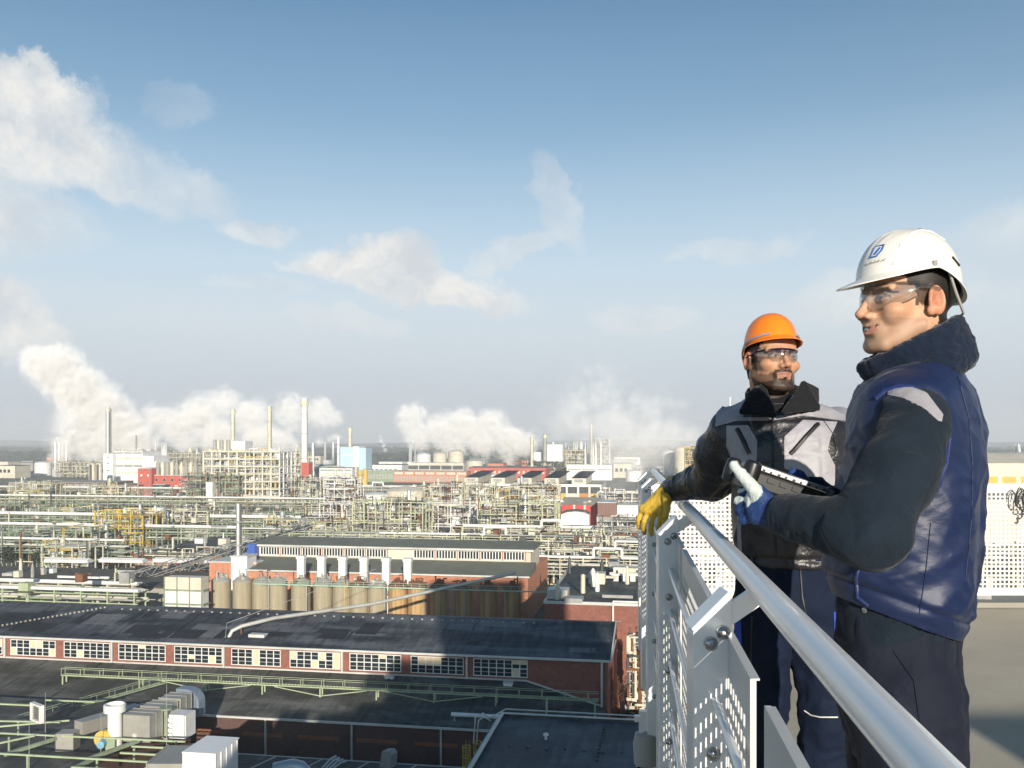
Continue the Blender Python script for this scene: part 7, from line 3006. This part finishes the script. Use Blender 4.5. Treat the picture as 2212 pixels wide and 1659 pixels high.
def panel(name, V, Q, poly, mat, parent, origin, off=0.004, front=True):
    """cloth panel sewn onto a garment: the part of the surface inside an outline, lifted and given thickness"""
    N = vnormals(V, Q)
    xv = 1106 + V[:, 0] / V[:, 1] * FV
    yv = 950 - (V[:, 2] - H) / V[:, 1] * FV
    cx, cy = xv[Q].mean(1), yv[Q].mean(1)
    fn = N[Q].mean(1)
    cen = V[Q].mean(1) - np.array([0, 0, H])
    facing = (fn * cen).sum(1) < 0
    m = in_poly(cx, cy, poly) & facing
    q = Q[m]
    if not len(q):
        return None
    ids, inv = np.unique(q, return_inverse=True)
    inv = inv.reshape(q.shape)
    VV_ = V[ids].copy()
    NN = N[ids]
    # boundary vertices are pulled onto the outline
    e = {}
    for f_ in inv:
        for k in range(4):
            a, c = int(f_[k]), int(f_[(k + 1) % 4])
            e[(min(a, c), max(a, c))] = e.get((min(a, c), max(a, c)), 0) + 1
    bd = set()
    for (a, c), n_ in e.items():
        if n_ == 1:
            bd.add(a)
            bd.add(c)
    for i in bd:
        px, py = xv[ids[i]], yv[ids[i]]
        best, bp = 1e9, None
        for k in range(len(poly)):
            x0, y0 = poly[k]
            x1, y1 = poly[(k + 1) % len(poly)]
            L2 = (x1 - x0) ** 2 + (y1 - y0) ** 2
            t_ = max(0, min(1, ((px - x0) * (x1 - x0) + (py - y0) * (y1 - y0)) / L2))
            qx, qy = x0 + t_ * (x1 - x0), y0 + t_ * (y1 - y0)
            dd = (px - qx) ** 2 + (py - qy) ** 2
            if dd < best:
                best, bp = dd, (qx, qy)
        if best < 4.5 ** 2:
            VV_[i, 0] += (bp[0] - px) / FV * VV_[i, 1]
            VV_[i, 2] -= (bp[1] - py) / FV * VV_[i, 1]
    n0 = len(ids)
    top = VV_ + NN * off
    allv = np.concatenate([top, VV_ - NN * 0.001])
    faces = [list(map(int, f_)) for f_ in inv]
    for f_ in inv:
        for k in range(4):
            a, c = int(f_[k]), int(f_[(k + 1) % 4])
            if e[(min(a, c), max(a, c))] == 1:
                faces.append([c, a, a + n0, c + n0])
    b = MB()
    b.add(allv - np.array(origin), faces)
    o = b.build(name, mat, parent, True)
    return o


M_PIPING = fabric('vest_piping', (0.018, 0.034, 0.13), 0.4, 0.0002, 1500, 0.001, 60, sheen=0.2)
arm_ring = []
la = Vector((-0.40, -0.92, 0.05)).normalized()
ux = la.cross(Vector((0, 0, 1))).normalized()
uz = ux.cross(la)
for k in range(33):
    a = 2 * math.pi * k / 32
    arm_ring.append(Vector((SH[0], SH[1], SH[2] - 0.045)) + la * 0.05 + ux * 0.083 * math.cos(a) + uz * 0.114 * math.sin(a))
seam('armhole_piping', vb_, arm_ring, 0.0045, M_PIPING, vest, O1, 64, 0.001)
seam_v('armhole_piping', vb_, [(1893, 862), (1912, 846), (1940, 836), (1972, 838), (2005, 856), (2034, 898), (2048, 950), (2042, 1000), (2024, 1042)], 0.0042, M_PIPING, vest, O1, off=0.003)
panel('shoulder_patch', SHV, SHQ, [(1908, 852), (1935, 838), (1965, 836), (2001, 849), (2036, 896), (2032, 915), (1995, 882), (1950, 860)], M_GREYN, rm, O1, 0.002)
seam_v('pocket_welt', vb_, [(1858, 1215), (1850, 1250), (1853, 1290), (1880, 1312)], 0.0035, M_PIPING, vest, O1)
seam_v('hem_stitch', vb_, [(1800, 1296), (1860, 1315), (1930, 1345), (2000, 1372), (2070, 1392)], 0.0012, M_PLBLACK, vest, O1)
seam_v('back_seam', vb_, [(2068, 812), (2092, 900), (2100, 1000), (2098, 1120), (2085, 1250)], 0.0008, M_SATIN, vest, O1)
seam_v('side_seam', vb_, [(2010, 1130), (2000, 1230), (1985, 1330)], 0.0009, M_SATIN, vest, O1)

svb = bvh_of(SHV, SHQ)
for (xv, yv) in ((1868, 1318), (1990, 1400)):
    loc, nor = cast(svb, xv, yv)
    if loc is not None:
        b = MB()
        b.lathe((0, 0, 0), [(0.006, 0), (0.006, 0.002), (0.003, 0.0035)], 12)
        sb = b.build('snap_button', M_BOLT, rm, True)
        sb.location = loc - Vector(O1)
        sb.rotation_euler = nor.to_track_quat('Z', 'Y').to_euler()

# pile collar
cR = rotz(math.radians(-97)) @ rotx(math.radians(27))


def collar(P, c, R, ru, rv, th_, hh):
    q = (P - V3(*c)) @ R
    r_ = np.hypot(q[:, 0] / ru, q[:, 1] / rv)
    rad = (r_ - 1) * min(ru, rv)
    rad2 = rad - 0.10 * q[:, 2]
    w_ = np.maximum(np.abs(q[:, 2]) - hh, 0)
    return np.sqrt(rad2 ** 2 + w_ ** 2) - th_


CC = (0.880, 1.955, H + 0.178)
cloth('collar', lambda P: su(collar(P, CC, cR, 0.076, 0.092, 0.018, 0.026), collar(P, (CC[0] - 0.004, CC[1], CC[2] - 0.040), cR, 0.090, 0.106, 0.018, 0.012), 0.012),
      (0.70, 1.76, H + 0.02), (1.08, 2.14, H + 0.38), 0.0050, M_PILE, rm, O1,
      lambda P: (vnoise(P, 130) - 0.5) * 0.006 + (vnoise(P, 60) - 0.5) * 0.005 + folds(P, frame_for((0.3, 0.1, 1), 0.5), 18, 2) * 0.006)

# trousers and shoes
def legs(P, hip, l1, l2, cr=0.03):
    d = loft(P, hip[0], hip[1], 2.3)
    for lg in (l1, l2):
        d = su(d, chain(P, [q[:3] for q in lg], [q[3] for q in lg], 0.03), cr)
    return d


HIP1 = (smooth_interp([(H - 0.36, 0.846, 1.95, 0.165, 0.118), (H - 0.46, 0.85, 1.95, 0.178, 0.128), (H - 0.58, 0.855, 1.95, 0.180, 0.126), (H - 0.66, 0.86, 1.95, 0.15, 0.10)]), TY)
def slim(rows):
    return [(x - 0.016, y, z, r_ * 0.92) for x, y, z, r_ in rows]


HIP1 = ([(z, x - 0.014, y, a * 0.94, b_ * 0.93) for z, x, y, a, b_ in HIP1[0]], HIP1[1])
L1a = [(0.835, 1.855, H - 0.54, 0.108), (0.835, 1.84, H - 0.72, 0.104), (0.85, 1.83, H - 0.90, 0.092), (0.875, 1.83, H - 1.10, 0.082), (0.89, 1.84, H - 1.27, 0.078)]
L1b = [(0.885, 2.04, H - 0.54, 0.108), (0.895, 2.06, H - 0.72, 0.102), (0.90, 2.08, H - 0.90, 0.09), (0.925, 2.09, H - 1.10, 0.08), (0.94, 2.09, H - 1.27, 0.076)]
L1a, L1b = slim(L1a), slim(L1b)


def tr_w(P):
    z = P[:, 2] - H
    d = folds(P, frame_for((1, 0.3, 0.25), 0.25), 14, 1.0) * 0.010 + folds(P, frame_for((0.8, -0.3, -0.6), 0.25), 9, 6.0) * 0.009
    d += folds(P, frame_for((0.2, 0.1, 1.0), 0.3), 20, 8.0) * 0.004
    return d - 0.007


tro, TV, TQ = cloth('trousers', lambda P: legs(P, HIP1, L1a, L1b), (0.64, 1.66, H - 1.36), (1.10, 2.24, H - 0.35), 0.0075, M_CHAR, rm, O1, tr_w)
tb_ = bvh_of(TV, TQ)
seam_v('pocket_seam', tb_, [(1930, 1405), (1975, 1470), (1985, 1545), (2000, 1640)], 0.0020, M_CHAR, tro, O1)


def shoe(name, x, y, yaw, mat, parent, origin):
    R = rotz(yaw)

    def f(P):
        q = (P - V3(x, y, DECK)) @ R
        d = ell(q, (0, -0.06, 0.05), (0.052, 0.13, 0.055))
        d = su(d, ell(q, (0, 0.045, 0.07), (0.046, 0.065, 0.085)), 0.03)
        d = su(d, ell(q, (0, -0.13, 0.04), (0.046, 0.06, 0.04)), 0.02)
        return np.maximum(d, -q[:, 2] + 0.002)
    cloth(name, f, (x - 0.26, y - 0.26, DECK - 0.01), (x + 0.26, y + 0.26, DECK + 0.2), 0.007, mat, parent, origin)


M_SHOE = material('black_work_boot', (0.02, 0.018, 0.016), 0.5, var=0.2, scale=20)
shoe('boot', 0.875, 1.84, TY, M_SHOE, rm, O1)
shoe('boot', 0.925, 2.09, TY, M_SHOE, rm, O1)

# gloves: blue backs with pale leather fingers, closed on the tablet
TL = Vector((0.506, 1.925, H - 0.052))       # near left corner of the tablet
TR = Vector((0.700, 1.925, H - 0.118))       # near right corner


def rm_lhand(P):
    wr_ = (0.553, 1.862, H - 0.152)
    kn = [(0.520, 1.910, H - 0.110), (0.513, 1.905, H - 0.128), (0.511, 1.900, H - 0.145), (0.515, 1.893, H - 0.161)]
    fg = [[(0.498, 1.945, H - 0.114), (0.512, 1.978, H - 0.116), (0.532, 1.995, H - 0.118)],
          [(0.488, 1.935, H - 0.132), (0.500, 1.970, H - 0.134), (0.520, 1.992, H - 0.132)],
          [(0.488, 1.928, H - 0.152), (0.496, 1.962, H - 0.154), (0.516, 1.984, H - 0.148)],
          [(0.494, 1.918, H - 0.170), (0.500, 1.946, H - 0.173), (0.516, 1.966, H - 0.166)]]
    thb = [(0.524, 1.885, H - 0.122), (0.502, 1.888, H - 0.096), (0.480, 1.892, H - 0.070), (0.467, 1.898, H - 0.053)]
    return hand_sdf(P, wr_, kn, fg, thb, 0.0108, 0.031)


def lh_mask(P):
    return P[:, 0] + (P[:, 1] - 1.9) * 0.4 - (P[:, 2] - (H - 0.1)) * 0.55


gl_c = lambda P, N: np.where((lh_mask(P) < 0.513)[:, None], np.array([[0.52, 0.58, 0.56]]), np.array([[0.015, 0.042, 0.145]])) * (0.9 + 0.2 * vnoise(P, 200))[:, None]
M_GLOVE2 = fabric('two_tone_glove', (1, 1, 1), 0.65, 0.0006, 500, 0.003, 60, attr='tint', spec=0.4)
cloth('glove', rm_lhand, (0.43, 1.80, H - 0.23), (0.62, 2.03, H + 0.0), 0.0026, M_GLOVE2, rm, O1, lambda P: folds(P, frame_for((0.4, 0.3, 1), 0.4), 60, 2) * 0.0022 - 0.001, gl_c)


def rm_rhand(P):
    wr_ = (0.70, 2.13, H - 0.13)
    kn = [(0.655, 2.165, H - 0.100), (0.665, 2.170, H - 0.115), (0.678, 2.172, H - 0.128), (0.690, 2.170, H - 0.14)]
    fg = [[(0.635, 2.15, H - 0.115), (0.625, 2.125, H - 0.118)], [(0.645, 2.15, H - 0.130), (0.635, 2.12, H - 0.130)],
          [(0.660, 2.15, H - 0.142), (0.650, 2.12, H - 0.142)], [(0.675, 2.15, H - 0.150), (0.668, 2.125, H - 0.150)]]
    thb = [(0.69, 2.12, H - 0.11), (0.67, 2.10, H - 0.085), (0.655, 2.095, H - 0.078)]
    return hand_sdf(P, wr_, kn, fg, thb, 0.0115, 0.034)


cloth('glove', rm_rhand, (0.58, 2.04, H - 0.21), (0.80, 2.22, H - 0.04), 0.0035, M_BLUEF, rm, O1)

# the tablet
tb = thing('rugged_tablet', 'black rugged tablet with silver edge band held flat by the man in the blue vest', 'tablet', tuple((TL + TR) / 2))
ex = (TR - TL).normalized()
ey = Vector((0.05, 1.0, 0.0))
ey = (ey - ex * ey.dot(ex)).normalized()
ez = ex.cross(ey)
Lx = (TR - TL).length
Mt = Matrix.Identity(4)
for i in range(3):
    Mt[i][0], Mt[i][1], Mt[i][2] = ex[i], ey[i], ez[i]
b = MB()
b.box(-Lx / 2 + 0.01, Lx / 2 - 0.01, 0.004, 0.175, -0.046, -0.006)
o = b.build('body', M_PLBLACK, tb, False, 0.006)
o.matrix_local = Mt
b = MB()
b.box(-Lx / 2 + 0.02, Lx / 2 - 0.02, -0.002, 0.172, -0.0058, 0.007)
o = b.build('edge_band', material('silver_magnesium', (0.55, 0.55, 0.55), 0.3, 0.9, var=0.25, scale=70), tb, False, 0.002)
o.matrix_local = Mt
b = MB()
b.box(-Lx / 2 + 0.03, Lx / 2 - 0.03, 0.014, 0.160, 0.0072, 0.0092)
o = b.build('screen', M_GLASS, tb)
o.matrix_local = Mt
for sx in (-1, 1):
    for y in (0.006, 0.166):
        b = MB()
        b.lathe((sx * (Lx / 2 - 0.012), y, -0.014), [(0.012, -0.034), (0.0185, -0.029), (0.0200, 0.0), (0.0185, 0.019), (0.012, 0.025)], 16)
        o = b.build('corner_bumper', M_PLBLACK, tb, True)
        o.matrix_local = Mt
b = MB()
for k in range(9):
    x = -Lx / 2 + 0.034 + k * (Lx - 0.07) / 8
    b.box(x - 0.002, x + (0.002 if k % 2 else 0.004), -0.0045, -0.0022, -0.0035, 0.0005)
for k in range(5):
    x = -Lx / 2 + 0.05 + k * 0.028
    b.box(x, x + 0.016, 0.0005, 0.0038, -0.024, -0.014)
o = b.build('port_cover', M_PLBLACK, tb)
o.matrix_local = Mt

# ================================================================== MAN 2: orange helmet, grey and black jacket
LM_D = 3.0
lm = thing('person', 'bearded man in orange helmet and grey black jacket leaning an arm on the railing', 'person', (0.92, LM_D, DECK))
O2 = np.array([0.92, LM_D, DECK])
HL = np.array([0.866, 3.0, H + 0.268])
R2 = rotz(math.radians(10)) @ roty(math.radians(2)) @ rotx(math.radians(-5))
M2 = mat4(R2, HL - O2)


def lm_body(P):
    q = (P - HL.astype(np.float32)) @ R2
    d = head_sdf(q, beard=True, jaww=1.04)
    neck = chain(P, [tuple(HL + [-0.008, 0.02, -0.05]), tuple(HL + [0.008, 0.035, -0.16]), tuple(HL + [0.02, 0.04, -0.22])], [0.062, 0.062, 0.08], 0.02)
    d = su(d, neck, 0.018)
    return su(d, ell(P, (0.90, 3.04, H + 0.0), (0.15, 0.09, 0.09)), 0.03)


cloth('body', lm_body, (0.72, 2.82, H - 0.10), (1.08, 3.20, H + 0.41), 0.0034, M_SKIN, lm, O2, None,
      lambda P, N: head_colors(((P - HL.astype(np.float32)) @ R2).astype(np.float32), (0.50, 0.28, 0.17), (0.020, 0.015, 0.012), (0.36, 0.15, 0.12), True, N))
eyeballs(lm, M2, (0.30, -1, 0.06), None)
M_HOR = material('orange_helmet_plastic', (0.95, 0.24, 0.015), 0.28, var=0.03, scale=8, coat=0.35)
R2h = rotz(math.radians(10)) @ roty(math.radians(2)) @ rotx(math.radians(-16))
M2h = mat4(R2h, HL - O2 + np.array([0.0, 0, 0.010])) @ Matrix.Diagonal((0.86, 0.92, 1.02, 1.0))
hl2 = helmet('helmet', lm, M2h, M_HOR, None, ztop=0.150, ridges=False, brim=0.036, scale=0.955, rim=(0.036, 0.036, -0.012))
b = MB()
pts = []
for k in range(41):
    t_ = math.pi * (0.18 + 1.64 * k / 40)
    c = math.cos(t_)
    zr_ = (0.040 * max(0, c) ** 1.3 - 0.012 * max(0, -c) ** 1.2) + 0.040 * (1 - max(0, c) ** 1.3 - max(0, -c) ** 1.2)
    pts.append((math.sin(t_) * 0.107 * 0.955, (-math.cos(t_) * (0.1275 if c > 0 else 0.1235) + 0.004) * 0.955, (zr_ + 0.003) * 0.955))
b.path(pts, 0.0042, 6)
b.build('grey_edge_band', material('grey_rubber_band', (0.30, 0.30, 0.36), 0.6), hl2, True)
b = MB()
for sx in (-1, 1):
    b.path([(sx * 0.085, 0.0, 0.045), (sx * 0.082, 0.05, -0.01), (sx * 0.05, 0.10, -0.045), (0, 0.115, -0.05)], 0.005, 8)
b.build('harness_strap', M_PLBLACK, hl2, True)
visor(lm, M2, -0.024, 0.017, 0.072, 0.1055, material('blue_black_frame', (0.01, 0.014, 0.05), 0.35, var=0.05))

# ---- jacket
TY2 = math.radians(-10)
TRUNK2 = smooth_interp([(H + 0.150, 0.885, 3.04, 0.060, 0.065), (H + 0.130, 0.893, 3.04, 0.110, 0.082), (H + 0.098, 0.905, 3.03, 0.175, 0.100), (H + 0.05, 0.918, 3.02, 0.212, 0.118), (H - 0.03, 0.925, 3.0, 0.206, 0.132),
                        (H - 0.13, 0.932, 3.0, 0.198, 0.140), (H - 0.23, 0.932, 3.0, 0.194, 0.140), (H - 0.32, 0.930, 3.0, 0.190, 0.138), (H - 0.375, 0.928, 3.0, 0.180, 0.128), (H - 0.415, 0.926, 3.0, 0.172, 0.12)])
S3, E3, W3 = (0.752, 3.06, H + 0.025), (0.718, 3.22, H - 0.138), (0.607, 3.41, H - 0.190)
S4, E4, W4 = (1.105, 3.04, H + 0.025), (1.165, 3.08, H - 0.215), (1.105, 2.97, H - 0.42)


def lm_jacket(P):
    t = loft(P, TRUNK2, TY2, 2.35)
    a = chain(P, [S3, tuple((Vector(S3) + Vector(E3)) / 2 + Vector((-0.012, 0, 0.004))), E3], [0.084, 0.080, 0.070], 0.03)
    a = su(a, cap(P, E3, W3, 0.068, 0.046), 0.025)
    c = chain(P, [S4, tuple((Vector(S4) + Vector(E4)) / 2), E4], [0.084, 0.078, 0.066], 0.03)
    c = su(c, cap(P, E4, W4, 0.062, 0.044), 0.02)
    return su(su(t, a, 0.03), c, 0.03)


def jk_w(P):
    q = P - V3(*E3)
    near = np.exp(-(np.linalg.norm(q, axis=1) / 0.16) ** 2)
    d = folds(P, frame_for((-0.25, 0.0, 1.0), 0.25), 26, 3.0) * 0.014 * near
    d += folds(P, frame_for((0.8, 0.1, -0.5), 0.25), 11, 1.0) * 0.010
    d += folds(P, frame_for((1.0, 0.0, 0.15), 0.2), 22, 5.0) * 0.006 * (np.abs(P[:, 0] - 0.88) < 0.10) * (P[:, 2] > H - 0.15)
    z = P[:, 2] - H
    d -= 0.010 * np.exp(-((z + 0.385) / 0.010) ** 2)
    d += folds(P, frame_for((0.1, 0.0, 1.0), 0.3), 30, 5.0) * 0.008 * np.exp(-((z + 0.39) / 0.03) ** 2)
    return d - 0.008


jk, JV, JQ = cloth('jacket', lm_jacket, (0.52, 2.78, H - 0.50), (1.30, 3.52, H + 0.18), 0.0062, M_BLACKN, lm, O2, jk_w)
jb = bvh_of(JV, JQ)


PANELS = [('chest_panel', [(1570, 920), (1617, 919), (1636, 952), (1634, 1004), (1587, 1004), (1570, 962)]),
          ('chest_panel', [(1694, 944), (1734, 908), (1808, 912), (1794, 944), (1787, 972), (1803, 1006), (1802, 1050), (1694, 1012)]),
          ('shoulder_yoke', [(1546, 922), (1548, 893), (1570, 870), (1618, 845), (1640, 850), (1604, 902), (1666, 902), (1666, 908), (1590, 910)]),
          ('shoulder_yoke', [(1672, 908), (1672, 900), (1770, 888), (1775, 840), (1820, 850), (1862, 878), (1842, 912), (1735, 898)]),
          ('side_strip', [(1592, 1085), (1599, 1085), (1603, 1200), (1594, 1180)])]
for nm, poly in PANELS:
    panel(nm, JV, JQ, poly, M_GREYN, jk, O2, 0.003 if nm != 'side_strip' else 0.002)
seam_v('zip', jb, [(1668, 905), (1669, 1000), (1672, 1100), (1676, 1205)], 0.0032, M_ZIP, jk, O2, off=0.003)
for pts in ([(1593, 927), (1623, 984)], [(1765, 917), (1704, 985)]):
    seam_v('pocket_zip', jb, pts, 0.0075, M_PLBLACK, jk, O2, off=0.004)
seam_v('stitched_fold', jb, [(1775, 905), (1800, 940), (1806, 975)], 0.0015, M_ZIP, jk, O2, off=0.003)
# collar: standing ring and two big turned-down flaps
c2R = rotz(TY2) @ rotx(math.radians(25))
C2 = (0.890, 3.035, H + 0.118)


M_FUR = fabric('black_pile_lining', (0.013, 0.014, 0.016), 0.95, 0.0012, 450, 0.002, 90, sheen=0.2, spec=0.2)


def tri(P, a, b, c):
    a, b, c = V3(*a), V3(*b), V3(*c)
    n = np.cross(b - a, c - a)
    n = n / np.linalg.norm(n)
    h = (P - a) @ n
    Q = P - h[:, None] * n
    ins = np.ones(len(P), dtype=bool)
    for p, q in ((a, b), (b, c), (c, a)):
        ins &= (np.cross(q - p, Q - p) @ n) >= 0
    e = np.minimum(np.minimum(cap(P, a, b, 0.0), cap(P, b, c, 0.0)), cap(P, c, a, 0.0))
    return np.where(ins, np.abs(h), e)


def flaps(P):
    w_ = lambda x, y, d: tuple(W(x, y, d))
    d = tri(P, w_(1648, 832, 2.955), w_(1603, 889, 2.885), w_(1672, 898, 2.862)) - 0.0085
    d = su(d, tri(P, w_(1640, 834, 2.98), w_(1622, 850, 2.94), w_(1603, 889, 2.885)) - 0.0085, 0.01)
    e = tri(P, w_(1734, 832, 2.935), w_(1693, 890, 2.862), w_(1764, 880, 2.90)) - 0.0085
    e = su(e, tri(P, w_(1736, 828, 2.94), w_(1764, 880, 2.90), w_(1764, 842, 2.965)) - 0.0085, 0.01)
    return np.minimum(d, e)


cloth('collar', lambda P: su(collar(P, C2, c2R, 0.086, 0.094, 0.013, 0.032), flaps(P), 0.016), (0.72, 2.80, H + 0.00), (1.06, 3.20, H + 0.27), 0.0055, M_FUR, jk, O2,
      lambda P: (vnoise(P, 120) - 0.5) * 0.004)
M_UNDER = fabric('dark_blue_underjacket', (0.008, 0.016, 0.05), 0.8, 0.0006, 700, 0.003, 50)
cloth('under_collar', lambda P: collar(P, (0.888, 3.030, H + 0.104), c2R, 0.074, 0.077, 0.009, 0.022), (0.76, 2.90, H + 0.04), (1.01, 3.16, H + 0.24), 0.005, M_UNDER, lm, O2)

# trousers
HIP2 = (smooth_interp([(H - 0.38, 0.926, 3.0, 0.160, 0.110), (H - 0.46, 0.928, 3.0, 0.172, 0.118), (H - 0.56, 0.93, 3.0, 0.174, 0.115), (H - 0.62, 0.93, 3.0, 0.14, 0.09)]), TY2)
L2a = [(0.845, 3.0, H - 0.52, 0.092), (0.835, 3.0, H - 0.68, 0.086), (0.830, 2.98, H - 0.84, 0.076), (0.838, 3.0, H - 1.02, 0.066), (0.848, 3.02, H - 1.26, 0.060)]
L2b = [(1.005, 3.0, H - 0.52, 0.094), (1.015, 2.97, H - 0.70, 0.092), (1.035, 2.93, H - 0.90, 0.084), (1.020, 2.96, H - 1.06, 0.074), (1.00, 3.0, H - 1.26, 0.064)]
tr2, T2V, T2Q = cloth('trousers', lambda P: legs(P, HIP2, L2a, L2b, 0.02), (0.70, 2.78, H - 1.36), (1.16, 3.18, H - 0.37), 0.0075, M_BLUETR, lm, O2, tr_w)
t2b = bvh_of(T2V, T2Q)
seam_v('zip_seam', t2b, [(1728, 1225), (1733, 1290), (1745, 1350)], 0.003, M_ZIP, tr2, O2)
seam_v('side_seam', t2b, [(1625, 1330), (1622, 1450), (1628, 1560)], 0.003, M_ZIP, tr2, O2)
seam_v('reflective_piping', t2b, [(1738, 1535), (1752, 1545), (1772, 1549), (1815, 1549)], 0.0022, M_WHITE, tr2, O2)
M_RBLUE = fabric('royal_blue_trim', (0.02, 0.07, 0.42), 0.6, 0.0004, 700, 0.002, 50)
for poly in ([(1586, 1318), (1600, 1310), (1603, 1390), (1590, 1395)], [(1800, 1320), (1812, 1325), (1812, 1400), (1803, 1400)]):
    panel('blue_trim', T2V, T2Q, poly, M_RBLUE, tr2, O2, 0.003)
shoe('boot', 0.848, 3.02, 0.1, M_SHOE, lm, O2)
shoe('boot', 1.0, 3.0, 0.35, M_SHOE, lm, O2)


def lm_rhand(P):
    wr_ = tuple(W(1447, 1055, 3.425))
    kn = [W(1428, 1103, 3.37), W(1414, 1106, 3.39), W(1400, 1105, 3.41), W(1389, 1100, 3.43)]
    fg = [[W(1426, 1122, 3.37), W(1424, 1138, 3.39), W(1421, 1147, 3.405)],
          [W(1408, 1128, 3.385), W(1406, 1146, 3.40), W(1407, 1155, 3.415)],
          [W(1392, 1126, 3.405), W(1391, 1143, 3.415), W(1393, 1152, 3.43)],
          [W(1381, 1118, 3.43), W(1379, 1132, 3.44), W(1381, 1141, 3.45)]]
    thb = [W(1440, 1075, 3.37), W(1441, 1096, 3.33), W(1438, 1114, 3.32), W(1434, 1127, 3.33)]
    d = hand_sdf(P, wr_, [tuple(k) for k in kn], [[tuple(q) for q in f_] for f_ in fg], [tuple(q) for q in thb], 0.0101, 0.036)
    cuff = cap(P, tuple(W(1455, 1052, 3.42)), tuple(W(1436, 1070, 3.42)), 0.042, 0.036)
    return su(d, cuff, 0.012)


cloth('glove', lm_rhand, tuple(W(1370, 1175, 3.48) - Vector((0.04, 0.22, 0.02))), tuple(W(1462, 1030, 3.4) + Vector((0.05, 0.12, 0.03))), 0.0034, M_YGLOVE, lm, O2,
      lambda P: folds(P, frame_for((1, 0.2, 0.3), 0.3), 42, 2) * 0.003 + folds(P, frame_for((0.2, 0.2, 1), 0.3), 60, 7) * 0.0016 - 0.002)


def lm_lhand(P):
    wr_ = (1.10, 2.96, H - 0.44)
    kn = [(1.07, 2.93, H - 0.51), (1.09, 2.925, H - 0.515), (1.11, 2.925, H - 0.515), (1.13, 2.93, H - 0.51)]
    fg = [[(k[0], k[1], k[2] - 0.035), (k[0], k[1] + 0.01, k[2] - 0.065)] for k in kn]
    thb = [(1.06, 2.96, H - 0.47), (1.045, 2.945, H - 0.50), (1.045, 2.94, H - 0.53)]
    return hand_sdf(P, wr_, kn, fg, thb, 0.0115, 0.036)


cloth('glove', lm_lhand, (1.0, 2.86, H - 0.62), (1.19, 3.03, H - 0.38), 0.005, M_YGLOVE, lm, O2)
